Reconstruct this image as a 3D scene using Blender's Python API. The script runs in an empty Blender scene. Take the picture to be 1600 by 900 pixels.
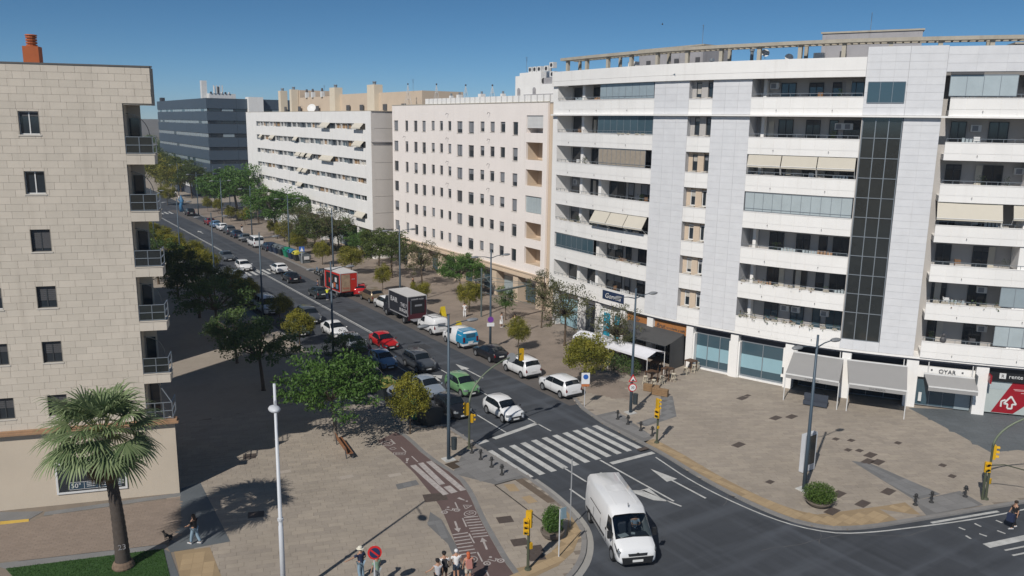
import bpy, bmesh, math, random
from mathutils import Vector, Matrix
PI=math.pi; R=math.radians
random.seed(7)
SC=bpy.context.scene; COL=SC.collection
# ------------------------------------------------------------------ camera
cd=bpy.data.cameras.new('camera'); cam=bpy.data.objects.new('camera',cd); COL.objects.link(cam); SC.camera=cam
cd.sensor_width=36; cd.lens=36*1268/1600; cd.clip_start=.5; cd.clip_end=20000
def cam_setup(pitch,roll,yaw,h):
    p,r,a=R(pitch),R(roll),R(yaw)
    right=Vector((1,0,0)); fw=Vector((0,math.cos(p),-math.sin(p))); up=right.cross(fw)
    r2=right*math.cos(r)+up*math.sin(r); u2=-right*math.sin(r)+up*math.cos(r)
    Z=Matrix.Rotation(-a,3,'Z'); r2,u2,fw=Z@r2,Z@u2,Z@fw
    M=Matrix((r2,u2,-fw)).transposed().to_4x4(); M.translation=Vector((0,0,h)); cam.matrix_world=M
cam_setup(11.486,.849,33.168,24)
# ------------------------------------------------------------------ light
SUN_AZ,SUN_EL=29.5,42.0           # direction the light travels to (degrees from +X), elevation
W=bpy.data.worlds.new('World'); SC.world=W; W.use_nodes=True
nt=W.node_tree; nt.nodes.clear()
wo=nt.nodes.new('ShaderNodeOutputWorld'); bg=nt.nodes.new('ShaderNodeBackground'); sky=nt.nodes.new('ShaderNodeTexSky')
sky.sky_type='NISHITA'; sky.sun_disc=False; sky.sun_elevation=R(SUN_EL); sky.sun_rotation=R(90-(SUN_AZ+180))
sky.air_density=.5; sky.dust_density=0.0; sky.ozone_density=6.0; sky.altitude=0
hs=nt.nodes.new('ShaderNodeHueSaturation'); hs.inputs['Saturation'].default_value=1.09; hs.inputs['Hue'].default_value=.488; hs.inputs['Value'].default_value=.93
bg.inputs[1].default_value=.06
nt.links.new(sky.outputs[0],hs.inputs['Color']); nt.links.new(hs.outputs[0],bg.inputs[0]); nt.links.new(bg.outputs[0],wo.inputs[0])
sl=bpy.data.lights.new('sun','SUN'); sl.energy=3.3; sl.angle=R(.53); sl.color=(1,.95,.88)
so=bpy.data.objects.new('sun',sl); COL.objects.link(so)
d=Vector((math.cos(R(SUN_AZ))*math.cos(R(SUN_EL)),math.sin(R(SUN_AZ))*math.cos(R(SUN_EL)),-math.sin(R(SUN_EL))))
so.rotation_euler=d.to_track_quat('-Z','Y').to_euler(); so.location=(-20,-20,60)
SC.view_settings.view_transform='Standard'; SC.view_settings.look='None'; SC.view_settings.exposure=.26; SC.view_settings.gamma=1
SC.render.resolution_x=1024; SC.render.resolution_y=576
# ------------------------------------------------------------------ materials
MATS={}
def mat(name,base,rough=.8,metal=0,var=.12,nscale=1.5,bump=0,bscale=8,tint=0,tcol=None,spec=.4,streak=0,scol=(.12,.1,.09),coat=0,detail=5,track=None,blotch=0):
    """procedural surface: base colour, soft mottling (var), piece-to-piece tint, optional dirt streaks and bump"""
    if name in MATS: return MATS[name]
    m=bpy.data.materials.new(name); m.use_nodes=True; n=m.node_tree; N=n.nodes; Lk=n.links.new; b=N['Principled BSDF']
    b.inputs['Roughness'].default_value=rough; b.inputs['Metallic'].default_value=metal
    b.inputs['Specular IOR Level'].default_value=spec; b.inputs['Coat Weight'].default_value=coat
    b.inputs['Coat Roughness'].default_value=.05
    geo=N.new('ShaderNodeNewGeometry')
    col=N.new('ShaderNodeRGB'); col.outputs[0].default_value=(*base,1); out=col.outputs[0]
    def mix(a,bb,fac,mode='MIX'):
        x=N.new('ShaderNodeMix'); x.data_type='RGBA'; x.blend_type=mode
        for i,v in ((0,fac),(6,a),(7,bb)):
            if hasattr(v,'type') and hasattr(v,'is_linked'): Lk(v,x.inputs[i])
            else: x.inputs[i].default_value=v
        return x.outputs[2]
    def noise(scale,det=detail,vec=None):
        t=N.new('ShaderNodeTexNoise'); t.inputs['Scale'].default_value=scale; t.inputs['Detail'].default_value=det
        Lk(vec or geo.outputs['Position'],t.inputs['Vector']); return t.outputs['Fac']
    def rng(v,a,b_,c,d_):
        r=N.new('ShaderNodeMapRange'); Lk(v,r.inputs[0])
        for i,q in enumerate((a,b_,c,d_)): r.inputs[i+1].default_value=q
        return r.outputs[0]
    if tint:
        oi=N.new('ShaderNodeObjectInfo'); at=N.new('ShaderNodeAttribute'); at.attribute_name='tint'
        ad=N.new('ShaderNodeMath'); ad.operation='ADD'; Lk(oi.outputs['Random'],ad.inputs[0]); Lk(at.outputs['Fac'],ad.inputs[1])
        fr=N.new('ShaderNodeMath'); fr.operation='FRACT'; Lk(ad.outputs[0],fr.inputs[0])
        tc=tcol or tuple(c*.6 for c in base)
        out=mix(out,(*tc,1),rng(fr.outputs[0],0,1,0,tint))
    if var:
        out=mix(out,tuple(c*.55 for c in base)+(1,),rng(noise(nscale),.35,.75,0,var*2))
        out=mix(out,tuple(min(1,c*1.35) for c in base)+(1,),rng(noise(nscale*7.3),.5,.85,0,var))
    if streak:
        mp=N.new('ShaderNodeMapping'); mp.inputs['Scale'].default_value=(1.6,1.6,.09); Lk(geo.outputs['Position'],mp.inputs[0])
        out=mix(out,(*scol,1),rng(noise(1.3,4,mp.outputs[0]),.56,.8,0,streak))
    if track:   # worn bands running along one direction
        for sc_,rot_ in track:
            mp=N.new('ShaderNodeMapping'); mp.inputs['Scale'].default_value=sc_; mp.inputs['Rotation'].default_value=(0,0,rot_); Lk(geo.outputs['Position'],mp.inputs[0])
            out=mix(out,tuple(min(1,c*1.55) for c in base)+(1,),rng(noise(1.,3,mp.outputs[0]),.5,.72,0,.85)); out=mix(out,tuple(c*.55 for c in base)+(1,),rng(noise(1.7,3,mp.outputs[0]),.55,.8,0,.6))
    if blotch:
        out=mix(out,tuple(c*.5 for c in base)+(1,),rng(noise(.9,7),.56,.72,0,blotch)); out=mix(out,tuple(min(1,c*1.2) for c in base)+(1,),rng(noise(.13,6),.5,.7,0,blotch))
    Lk(out,b.inputs['Base Color'])
    if bump:
        bp=N.new('ShaderNodeBump'); bp.inputs['Strength'].default_value=bump; bp.inputs['Distance'].default_value=.02
        Lk(noise(bscale,4),bp.inputs['Height']); Lk(bp.outputs[0],b.inputs['Normal'])
    MATS[name]=m; return m
def glassmat(name,base=(.02,.028,.035),rough=.06,var=.0):
    return mat(name,base,rough,0,var,.6,spec=.7)
def leafmat(name,a,b_,dead=None):
    m=bpy.data.materials.new(name); m.use_nodes=True; n=m.node_tree; N=n.nodes; Lk=n.links.new; p=N['Principled BSDF']; o=N['Material Output']
    at=N.new('ShaderNodeAttribute'); at.attribute_name='tint'; rp=N.new('ShaderNodeValToRGB'); Lk(at.outputs['Fac'],rp.inputs[0])
    e=rp.color_ramp.elements; e[0].color=(*a,1); e[1].color=(*b_,1)
    if dead: q=rp.color_ramp.elements.new(.93); q.color=(*b_,1); e[-1].color=(*dead,1)
    Lk(rp.outputs[0],p.inputs['Base Color']); p.inputs['Roughness'].default_value=.55; p.inputs['Specular IOR Level'].default_value=.35
    t=N.new('ShaderNodeBsdfTranslucent'); Lk(rp.outputs[0],t.inputs[0]); mx=N.new('ShaderNodeMixShader'); mx.inputs[0].default_value=.28
    Lk(p.outputs[0],mx.inputs[1]); Lk(t.outputs[0],mx.inputs[2]); Lk(mx.outputs[0],o.inputs[0]); return m
# ------------------------------------------------------------------ mesh builder
def rootloc(o):
    v=Vector((0,0,0))
    while o: v+=o.location; o=o.parent
    return v
class MB:
    def __init__(s): s.v=[]; s.f=[]; s.m=[]; s.t=[]; s.cm=0; s.ct=0.
    def face(s,pts,m=None):
        i=len(s.v); s.v+= [tuple(p) for p in pts]; s.f.append(tuple(range(i,i+len(pts)))); s.m.append(s.cm if m is None else m); s.t.append(s.ct); return s
    def hexa(s,b,t,m=None):      # b,t: 4 bottom, 4 top points (counter-clockwise from above)
        i=len(s.v); s.v+=[tuple(p) for p in b]+[tuple(p) for p in t]; m=s.cm if m is None else m
        for f in ((3,2,1,0),(4,5,6,7),(0,1,5,4),(1,2,6,5),(2,3,7,6),(3,0,4,7)): s.f.append(tuple(i+k for k in f)); s.m.append(m); s.t.append(s.ct)
        return s
    def box(s,x0,x1,y0,y1,z0,z1,m=None):
        return s.hexa(((x0,y0,z0),(x1,y0,z0),(x1,y1,z0),(x0,y1,z0)),((x0,y0,z1),(x1,y0,z1),(x1,y1,z1),(x0,y1,z1)),m)
    def rbox(s,c,ang,hx,hy,z0,z1,m=None):
        ca,sa=math.cos(ang),math.sin(ang); q=[(c[0]+ca*a-sa*b,c[1]+sa*a+ca*b) for a,b in ((-hx,-hy),(hx,-hy),(hx,hy),(-hx,hy))]
        return s.hexa([(x,y,z0) for x,y in q],[(x,y,z1) for x,y in q],m)
    def bar(s,a,b,w,h,m=None):   # rectangular bar from a to b
        a,b=Vector(a),Vector(b); d_=(b-a).normalized(); u=d_.cross(Vector((0,0,1)))
        if u.length<.01: u=Vector((1,0,0))
        u.normalize(); n=u.cross(d_); u*=w/2; n*=h/2
        return s.hexa([a-u-n,a+u-n,b+u-n,b-u-n],[a-u+n,a+u+n,b+u+n,b-u+n],m)
    def prism(s,poly,z0,z1,m=None,side=None):
        A=sum(poly[i][0]*poly[(i+1)%len(poly)][1]-poly[(i+1)%len(poly)][0]*poly[i][1] for i in range(len(poly)))
        if A<0: poly=poly[::-1]
        n=len(poly); s.face([(x,y,z1) for x,y in poly],m); s.face([(x,y,z0) for x,y in poly[::-1]],m)
        for i in range(n):
            a,b=poly[i],poly[(i+1)%n]; s.face([(a[0],a[1],z0),(b[0],b[1],z0),(b[0],b[1],z1),(a[0],a[1],z1)],m if side is None else side)
        return s
    def tube(s,path,rad,n=8,m=None,cap=True):
        path=[Vector(p) for p in path]; rad=rad if isinstance(rad,(list,tuple)) else [rad]*len(path); m=s.cm if m is None else m
        base=len(s.v); prev=None
        for k,p in enumerate(path):
            t=(path[min(k+1,len(path)-1)]-path[max(k-1,0)]).normalized()
            if prev is None: u=t.orthogonal().normalized()
            else: u=(prev-t*prev.dot(t)).normalized()
            prev=u; w=t.cross(u)
            for j in range(n):
                a=2*PI*j/n; s.v.append(tuple(p+(u*math.cos(a)+w*math.sin(a))*rad[k]))
        for k in range(len(path)-1):
            for j in range(n):
                a=base+k*n+j; b=base+k*n+(j+1)%n; s.f.append((a,b,b+n,a+n)); s.m.append(m); s.t.append(s.ct)
        if cap:
            s.f.append(tuple(base+j for j in range(n))[::-1]); s.m.append(m); s.t.append(s.ct)
            e=base+(len(path)-1)*n; s.f.append(tuple(e+j for j in range(n))); s.m.append(m); s.t.append(s.ct)
        return s
    def cyl(s,x,y,z0,z1,r0,r1=None,n=12,m=None): return s.tube([(x,y,z0),(x,y,z1)],[r0,r0 if r1 is None else r1],n,m)
    def lathe(s,c,prof,n=12,m=None,sx=1,sy=1):
        m=s.cm if m is None else m; base=len(s.v)
        for r,z in prof:
            for j in range(n): a=2*PI*j/n; s.v.append((c[0]+r*math.cos(a)*sx,c[1]+r*math.sin(a)*sy,c[2]+z))
        for k in range(len(prof)-1):
            for j in range(n): a=base+k*n+j; b=base+k*n+(j+1)%n; s.f.append((a,b,b+n,a+n)); s.m.append(m); s.t.append(s.ct)
        return s
    def ball(s,c,rx,ry=None,rz=None,n=10,k=6,m=None):
        ry=ry or rx; rz=rz or rx
        pr=[(math.sin(PI*i/k)+1e-4,-math.cos(PI*i/k)*rz) for i in range(k+1)]
        return s.lathe(c,[(r*rx,z) for r,z in pr],n,m,1,ry/rx)
    def strip(s,path,w,z,m=None):   # flat ribbon on the ground along 2D path
        q=[]
        for i,p in enumerate(path):
            a=path[max(0,i-1)]; b=path[min(len(path)-1,i+1)]; dx,dy=b[0]-a[0],b[1]-a[1]; l=math.hypot(dx,dy) or 1
            nx,ny=-dy/l*w/2,dx/l*w/2; q.append(((p[0]-nx,p[1]-ny,z),(p[0]+nx,p[1]+ny,z)))
        for (a,b),(c,d_) in zip(q,q[1:]): s.face([a,c,d_,b],m)
        return s
    def mesh(s,name,mats,off=(0,0,0),smooth=False):
        me=bpy.data.meshes.new(name); ox,oy,oz=off
        me.from_pydata([(x-ox,y-oy,z-oz) for x,y,z in s.v],[],s.f)
        for q in (mats if isinstance(mats,(list,tuple)) else [mats]): me.materials.append(q)
        if any(s.m): me.polygons.foreach_set('material_index',s.m)
        if any(s.t):
            at=me.attributes.new('tint','FLOAT','FACE'); at.data.foreach_set('value',s.t)
        if smooth: me.polygons.foreach_set('use_smooth',[True]*len(s.f))
        return me
    def build(s,name,mats,parent=None,label=None,cat=None,group=None,kind=None,smooth=False):
        me=s.mesh(name,mats,rootloc(parent) if parent else (0,0,0),smooth)
        o=bpy.data.objects.new(name,me); COL.objects.link(o)
        if parent: o.parent=parent
        tag(o,label,cat,group,kind); return o
def tag(o,label=None,cat=None,group=None,kind=None):
    for k,v in (('label',label),('category',cat),('group',group),('kind',kind)):
        if v: o[k]=v
    return o
def thing(name,label,cat,loc=(0,0,0),rz=0,group=None):
    o=bpy.data.objects.new(name,None); COL.objects.link(o); o.location=loc; o.rotation_euler=(0,0,rz); o.empty_display_size=.3
    return tag(o,label,cat,group)
def shared(name,me,parent,loc=(0,0,0),rot=(0,0,0)):
    o=bpy.data.objects.new(name,me); COL.objects.link(o); o.parent=parent; o.location=loc; o.rotation_euler=rot; return o
def settle(t,loc,rz=0,sc=1):       # move a thing that was built at the origin to its place
    t.location=loc; t.rotation_euler=(0,0,rz); t.scale=(sc,sc,sc); return t
def text(txt,size,font_m,name,parent,M,ext=.01,align='CENTER',shear=0,label=None,width=None):
    c=bpy.data.curves.new(name,'FONT'); c.body=txt; c.size=size; c.extrude=ext; c.align_x=align; c.align_y='CENTER'; c.shear=shear
    c.resolution_u=3; t=bpy.data.objects.new('tmp',c); COL.objects.link(t)
    me=bpy.data.meshes.new_from_object(t.evaluated_get(bpy.context.evaluated_depsgraph_get())); bpy.data.objects.remove(t); bpy.data.curves.remove(c)
    me.materials.clear(); me.materials.append(font_m)
    if width:
        xs=[v.co.x for v in me.vertices]; f=width/max(.01,max(xs)-min(xs)); me.transform(Matrix.Diagonal((f,1,1,1)))
    o=bpy.data.objects.new(name,me); COL.objects.link(o)
    if parent: o.parent=parent; M=Matrix.Translation(-rootloc(parent))@M
    o.matrix_local=M; return tag(o,label)
def frame_on(p,n,up=(0,0,1)):      # matrix whose +Z is the outward normal, +Y up
    n=Vector(n).normalized(); u=Vector(up); x=u.cross(n).normalized(); y=n.cross(x)
    M=Matrix((x,y,n)).transposed().to_4x4(); M.translation=Vector(p); return M
# a facade: a plan line with outward side to the right of travel; boxes are laid along it
class Fac:
    def __init__(s,pts):
        s.p=pts; s.c=[0]
        for a,b in zip(pts,pts[1:]): s.c.append(s.c[-1]+math.hypot(b[0]-a[0],b[1]-a[1]))
        s.n=[]
        for i in range(len(pts)):
            a=pts[max(0,i-1)]; b=pts[min(len(pts)-1,i+1)]; dx,dy=b[0]-a[0],b[1]-a[1]; l=math.hypot(dx,dy); s.n.append((dy/l,-dx/l))
    def at(s,u,d=0.,z=0.):
        c=s.c; i=0
        while i<len(c)-2 and u>c[i+1]: i+=1
        t=(u-c[i])/(c[i+1]-c[i]); a,b=s.p[i],s.p[i+1]; n0,n1=s.n[i],s.n[i+1]; tt=min(1,max(0,t))
        nx=n0[0]+(n1[0]-n0[0])*tt; ny=n0[1]+(n1[1]-n0[1])*tt; l=math.hypot(nx,ny)
        return (a[0]+(b[0]-a[0])*t+nx/l*d,a[1]+(b[1]-a[1])*t+ny/l*d,z)
    def nrm(s,u):
        a=s.at(u,0); b=s.at(u,1); return (b[0]-a[0],b[1]-a[1],0)
    def box(s,mb,u0,u1,d0,d1,z0,z1,m=None,seg=1.6):
        n=1 if len(s.p)==2 else max(1,round((u1-u0)/seg)); m=mb.cm if m is None else m; base=len(mb.v)
        for k in range(n+1):
            u=u0+(u1-u0)*k/n
            mb.v+=[s.at(u,d1,z0),s.at(u,d1,z1),s.at(u,d0,z1),s.at(u,d0,z0)]
        for k in range(n):
            a=base+4*k
            for j in range(4): mb.f.append((a+j,a+(j+1)%4,a+4+(j+1)%4,a+4+j)); mb.m.append(m); mb.t.append(mb.ct)
        mb.f.append((base,base+3,base+2,base+1)); e=base+4*n; mb.f.append((e,e+1,e+2,e+3)); mb.m+=[m,m]; mb.t+=[mb.ct,mb.ct]
        return mb
def fwindow(parent,F,u0,u1,z0,z1,d,fm,gm,div=1,fw=.07,shut=0,sm=None,sill=False,name='window'):
    """one window: frame part with its pane(s) as sub-part, optional roller shutter part-way down"""
    mb=MB()
    F.box(mb,u0,u1,d-.02,d+.05,z0,z0+fw); F.box(mb,u0,u1,d-.02,d+.05,z1-fw,z1)
    F.box(mb,u0,u0+fw,d-.02,d+.05,z0+fw,z1-fw); F.box(mb,u1-fw,u1,d-.02,d+.05,z0+fw,z1-fw)
    for k in range(1,div):
        u=u0+(u1-u0)*k/div; F.box(mb,u-fw/2,u+fw/2,d-.02,d+.05,z0+fw,z1-fw)
    w=mb.build(name,fm,parent)
    g=MB(); zt=z1-fw-(z1-z0-2*fw)*shut
    F.box(g,u0+fw,u1-fw,d-.015,d+.012,z0+fw,zt); g.build('pane',gm,w)
    if shut and sm:
        h=MB(); z=z1-fw
        while z>zt+.01: zb=max(zt,z-.12); F.box(h,u0+fw,u1-fw,d-.01,d+.03,zb+.012,z); z-=.12
        h.build('shutter',sm,w)
    if sill: q=MB(); F.box(q,u0-.05,u1+.05,d-.02,sill,z0-.08,z0-.003); q.build('sill',MATS.get('sill') or fm,w)
    return w
# ------------------------------------------------------------------ palette
ASPH=mat('asphalt',(.052,.058,.068),.88,var=.2,nscale=.35,bump=.3,bscale=30,track=[((.9,.035,1),0),((.05,.7,1),.25)],blotch=.3)
PAVE=mat('paving_stone',(.37,.32,.262),.85,var=.2,nscale=.3,tint=.5,tcol=(.235,.205,.18),bump=.2,bscale=12,blotch=.2)
JOINT=mat('paving_joint',(.22,.185,.15),.95,var=.2,nscale=1)
TAN=mat('tan_tile',(.42,.31,.185),.85,var=.12,nscale=.9,tint=.35,bump=.15)
KERB=mat('granite_kerb',(.25,.24,.23),.8,var=.15,nscale=2,tint=.3)
SLATE=mat('grey_slab',(.215,.215,.215),.8,var=.2,nscale=.8,tint=.35)
SLATE2=mat('slate_floor',(.125,.14,.15),.7,var=.2,nscale=.6,tint=.25)
BRICKP=mat('brick_paving',(.27,.215,.175),.9,var=.12,nscale=.8,tint=.3)
BIKE=mat('bike_lane_red',(.13,.088,.082),.85,var=.15,nscale=.8,bump=.1)
WPAINT=mat('road_paint',(.55,.55,.53),.7,var=.4,nscale=1.6)
BPAINT=mat('bike_paint',(.45,.41,.39),.8,var=.4,nscale=4)
YPAINT=mat('yellow_paint',(.6,.4,.08),.7,var=.2)
GRATE=mat('manhole_iron',(.09,.07,.06),.7,var=.2,nscale=5)
MARSH=mat('marsh_ground',(.16,.13,.085),1,var=.35,nscale=.004)
TURF=mat('turf',(.035,.085,.02),1,var=.25,nscale=3,bump=.4,bscale=40)
# ------------------------------------------------------------------ ground
g=MB(); g.face([(-9000,-3000,-.4),(9000,-3000,-.4),(9000,16000,-.4),(-9000,16000,-.4)]); g.build('ground',MARSH,kind='structure')
g=MB(); g.face([(-60,-60,-.12),(160,-60,-.12),(160,420,-.12),(-60,420,-.12)]); g.build('road',ASPH,kind='structure')
def chaik(p,n=2,closed=False):
    for _ in range(n):
        q=[] if closed else [p[0]]
        for i in range(len(p) if closed else len(p)-1):
            a,b=p[i],p[(i+1)%len(p)]; q.append((a[0]*.75+b[0]*.25,a[1]*.75+b[1]*.25)); q.append((a[0]*.25+b[0]*.75,a[1]*.25+b[1]*.75))
        if not closed: q.append(p[-1])
        p=q
    return p
def inside(x,y,P):
    c=False; j=len(P)-1
    for i in range(len(P)):
        if (P[i][1]>y)!=(P[j][1]>y) and x<(P[j][0]-P[i][0])*(y-P[i][1])/(P[j][1]-P[i][1])+P[i][0]: c=not c
        j=i
    return c
def dist_edge(x,y,E):
    best=9e9
    for a,b in zip(E,E[1:]):
        dx,dy=b[0]-a[0],b[1]-a[1]; t=max(0,min(1,((x-a[0])*dx+(y-a[1])*dy)/(dx*dx+dy*dy+1e-9))); best=min(best,math.hypot(x-a[0]-t*dx,y-a[1]-t*dy))
    return best
# kerb lines (plan): the left pavement corner and the right plaza corner
kerbL=chaik([(12,26.2),(17.5,28.6),(22,30.4),(25.9,32.0),(28.3,34.6),(29.25,37.0),(29.8,40.4),(29.9,43.2)],2)+[(29.72,48.8)]+[(29.75,52.6),(29.72,54.9),(27.5,55.7),(27.42,63),(27.4,120),(27.6,231)]
kerbR=[(46.4,231),(43.6,150),(43.45,62),(43.2,56.5),(41.6,52.5),(40.9,48.7),(40.75,44.5)]+chaik([(40.75,44.5),(40.7,41.5),(39.95,36.5),(39.9,31.3),(40.6,28.6),(42.4,26.7),(48.1,25.1),(55.8,23.0),(80,16.5)],2)[1:]
left_poly=kerbL+[(-40,231),(-40,12)]
right_poly=kerbR+[(150,-4),(150,231)]
pl=MB().prism(left_poly,-.25,-.012).build('pavement',JOINT,kind='structure')
pr=MB().prism(right_poly,-.25,-.012).build('plaza',JOINT,kind='structure')
farp=MB().prism([(27.6,262),(27.6,420),(-40,420),(-40,262)],-.25,0).build('pavement_beyond_junction',PAVE,kind='structure')
farq=MB().prism([(48,246),(50,420),(150,420),(150,246)],-.25,0).build('plaza_beyond_junction',PAVE,kind='structure')
# broad plain paving farther off, where slabs can no longer be told apart
MB().prism([(-39,66),(27.1,66),(27.1,231),(-39,231)],-.011,-.003).build('paving_field',PAVE,pl,kind='stuff')
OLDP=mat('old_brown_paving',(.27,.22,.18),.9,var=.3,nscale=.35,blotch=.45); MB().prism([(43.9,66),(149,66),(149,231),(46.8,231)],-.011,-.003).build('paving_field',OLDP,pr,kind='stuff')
# laid slabs: one shared mesh per slab as parts near the camera, the rest joined
def slabs(parent,poly,edge,x0,x1,y0,y1,ang,lx,ly,cam_first=300,excl=None,m2=None):
    ca,sa=math.cos(ang),math.sin(ang); cx,cy=(x0+x1)/2,(y0+y1)/2; hw=max(x1-x0,y1-y0)*.75; items=[]
    ny=int(2*hw/ly); nx=int(2*hw/lx)
    for j in range(ny):
        for i in range(nx):
            a=-hw+i*lx+(j%2)*lx*.5+((j*37)%11)*.03; b=-hw+j*ly; x=cx+ca*a-sa*b; y=cy+sa*a+ca*b
            if not(x0<x<x1 and y0<y<y1) or not inside(x,y,poly): continue
            if dist_edge(x,y,edge)<.32: continue
            if excl and excl(x,y): continue
            items.append((x*x+y*y,x,y))
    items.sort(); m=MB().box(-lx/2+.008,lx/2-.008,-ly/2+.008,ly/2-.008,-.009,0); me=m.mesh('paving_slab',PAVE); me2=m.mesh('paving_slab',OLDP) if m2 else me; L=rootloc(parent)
    # nearest ones that are in the picture
    M=cam.matrix_world.inverted(); sel=[]; rest=[]
    for d_,x,y in items:
        c=M@Vector((x,y,0)); vis=c.z<0 and abs(c.x/-c.z)<.62 and abs(c.y/-c.z)<.345
        (sel if vis and len(sel)<cam_first else rest).append((x,y))
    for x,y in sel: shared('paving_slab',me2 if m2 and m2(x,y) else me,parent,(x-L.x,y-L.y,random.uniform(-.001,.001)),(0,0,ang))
    r=MB()
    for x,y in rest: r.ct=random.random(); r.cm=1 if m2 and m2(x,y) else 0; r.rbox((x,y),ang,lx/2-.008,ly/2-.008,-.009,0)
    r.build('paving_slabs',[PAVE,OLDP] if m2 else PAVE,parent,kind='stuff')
slabs(pl,left_poly,kerbL,8.5,29.8,27,66,-.30,.95,.42,excl=lambda x,y:False)
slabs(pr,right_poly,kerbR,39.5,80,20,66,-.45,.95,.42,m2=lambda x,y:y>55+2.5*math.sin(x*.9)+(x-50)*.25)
# granite kerb stones
def kerb(parent,line,w,side,name='kerb_stone',limit=200):
    F=Fac(line); u=0; me=0; rest=MB()
    while u<F.c[-1]-.05:
        u1=min(u+1.0,F.c[-1]); b=MB(); x,y,_=F.at((u+u1)/2)
        near=x*x+y*y<62*62 and me<limit
        t=b if near else rest; t.ct=random.random()
        F.box(t,u+.006,u1-.006,-w,.012,-.13,.008,seg=.5)
        if near: b.build(name,KERB,parent); me+=1
        u=u1
    rest.build('kerb_stones',KERB,parent,kind='stuff')

kerb(pl,kerbL,.3,-1); kerb(pr,kerbR,.3,-1)
# flat concrete gutter beside the round corner
FKL=Fac(kerbL); m=MB(); FKL.box(m,1,27,.014,.42,-.125,-.112,seg=.6); m.build('gutter',mat('concrete',(.33,.32,.3),.9,var=.15,nscale=1.2),pl)
FKR=Fac(kerbR)
def patch(parent,name,poly,m,z=.006,kind=None,label=None):
    return MB().prism(poly,-.002,z).build(name,m,parent,kind=kind,label=label)
# tan tiles (counted pieces) inside a region
def tiles_in(parent,poly,m,name,lx,ly,ang,z=.012,jm=None,limit=140,base=True):
    if base: patch(parent,name+'_bed',poly,jm or mat(m.name+'_bed',tuple(c*.75 for c in m.node_tree.nodes['RGB'].outputs[0].default_value[:3]),.9),z-.006)
    me=MB().box(-lx/2+.012,lx/2-.012,-ly/2+.012,ly/2-.012,z-.008,z).mesh(name,m); xs=[p[0] for p in poly]; ys=[p[1] for p in poly]
    ca,sa=math.cos(ang),math.sin(ang); L=rootloc(parent); rest=MB(); k=0; cx,cy=sum(xs)/len(xs),sum(ys)/len(ys); h=max(max(xs)-min(xs),max(ys)-min(ys))
    n=int(h/min(lx,ly))+2; E=poly+[poly[0]]
    for i in range(-n,n):
        for j in range(-n,n):
            a,b=i*lx,j*ly; x=cx+ca*a-sa*b; y=cy+sa*a+ca*b
            if inside(x,y,poly) and dist_edge(x,y,E)>min(lx,ly)*.42:
                if k<limit: shared(name,me,parent,(x,y,0),(0,0,ang)); k+=1
                else: rest.ct=random.random(); rest.rbox((x,y),ang,lx/2-.012,ly/2-.012,z-.008,z)
    if rest.v: rest.build(name+'s',m,parent,kind='stuff')
tiles_in(pl,[(7.13, 45.39),(8.96, 44.86),(8.70, 40.62),(6.82, 41.77)],TAN,'tan_tile',.6,.6,-.3)
tiles_in(pl,[(28.87, 36.55),(28.16, 35.11),(26.41, 33.57),(24.77, 32.81),(23.15, 32.59),(21.23, 32.68),(21.67, 34.02),(23.37, 33.66),(25.35, 34.22),(27.09, 35.22),(28.47, 36.79),(29.32, 38.48)],TAN,'tan_tile',.6,.6,.1,limit=90)
patch(pl,'tan_square',[(27.72, 43.08),(28.37, 42.81),(28.11, 41.70),(27.51, 41.96)],TAN,.009); patch(pl,'tan_square',[(27.69, 40.85),(28.32, 40.80),(28.22, 39.78),(27.58, 39.86)],TAN,.009)
F2=Fac(kerbR); u0=F2.c[[i for i,p in enumerate(kerbR) if p==(40.75,44.5)][0]]
strip_in=[F2.at(u,-.32)[:2] for u in [u0+.6+k*.8 for k in range(28)]]; strip_out=[F2.at(u,-1.35-max(0,.04*(k-14)))[:2] for k,u in enumerate([u0+.6+k*.8 for k in range(28)])]
tiles_in(pr,strip_in+strip_out[::-1],TAN,'tan_tile',.5,.5,.12,limit=110)
tiles_in(pr,[strip_out[20],(47.27, 27.56),(48.79, 27.16),(48.02, 25.66),(47.6,26.0),strip_out[27],strip_out[24],strip_out[22]],TAN,'tan_tile',.5,.5,.12,limit=60)
# slate bands
patch(pl,'slate_band',[(9.06, 53.60),(10.42, 53.91),(10.11, 44.91),(6.94, 45.43),(6.91, 46.03),(8.20, 48.88)],SLATE2)
patch(pl,'slate_band',[(6.70, 45.99),(6.94, 45.43),(6.82, 41.77),(6.37, 42.05)],SLATE2,.005)
patch(pl,'slate_band',[(1.34, 54.51),(8.94, 53.01),(8.92, 52.48),(1.24, 53.99)],SLATE,.007)
patch(pl,'slate_band',[(-1.15, 48.59),(-0.89, 48.20),(6.67, 46.01),(6.92, 46.10),(6.87, 46.56),(-1.14, 49.04)],SLATE,.008)
patch(pl,'concrete_apron',[(-0.98, 55.93),(1.28, 54.65),(0.46, 53.89),(-1.01, 54.60)],SLATE,.009)
patch(pl,'yellow_line',[(-1.01, 54.50),(0.46, 53.98),(0.44, 53.61),(-1.03, 54.04)],YPAINT,.013)
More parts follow.
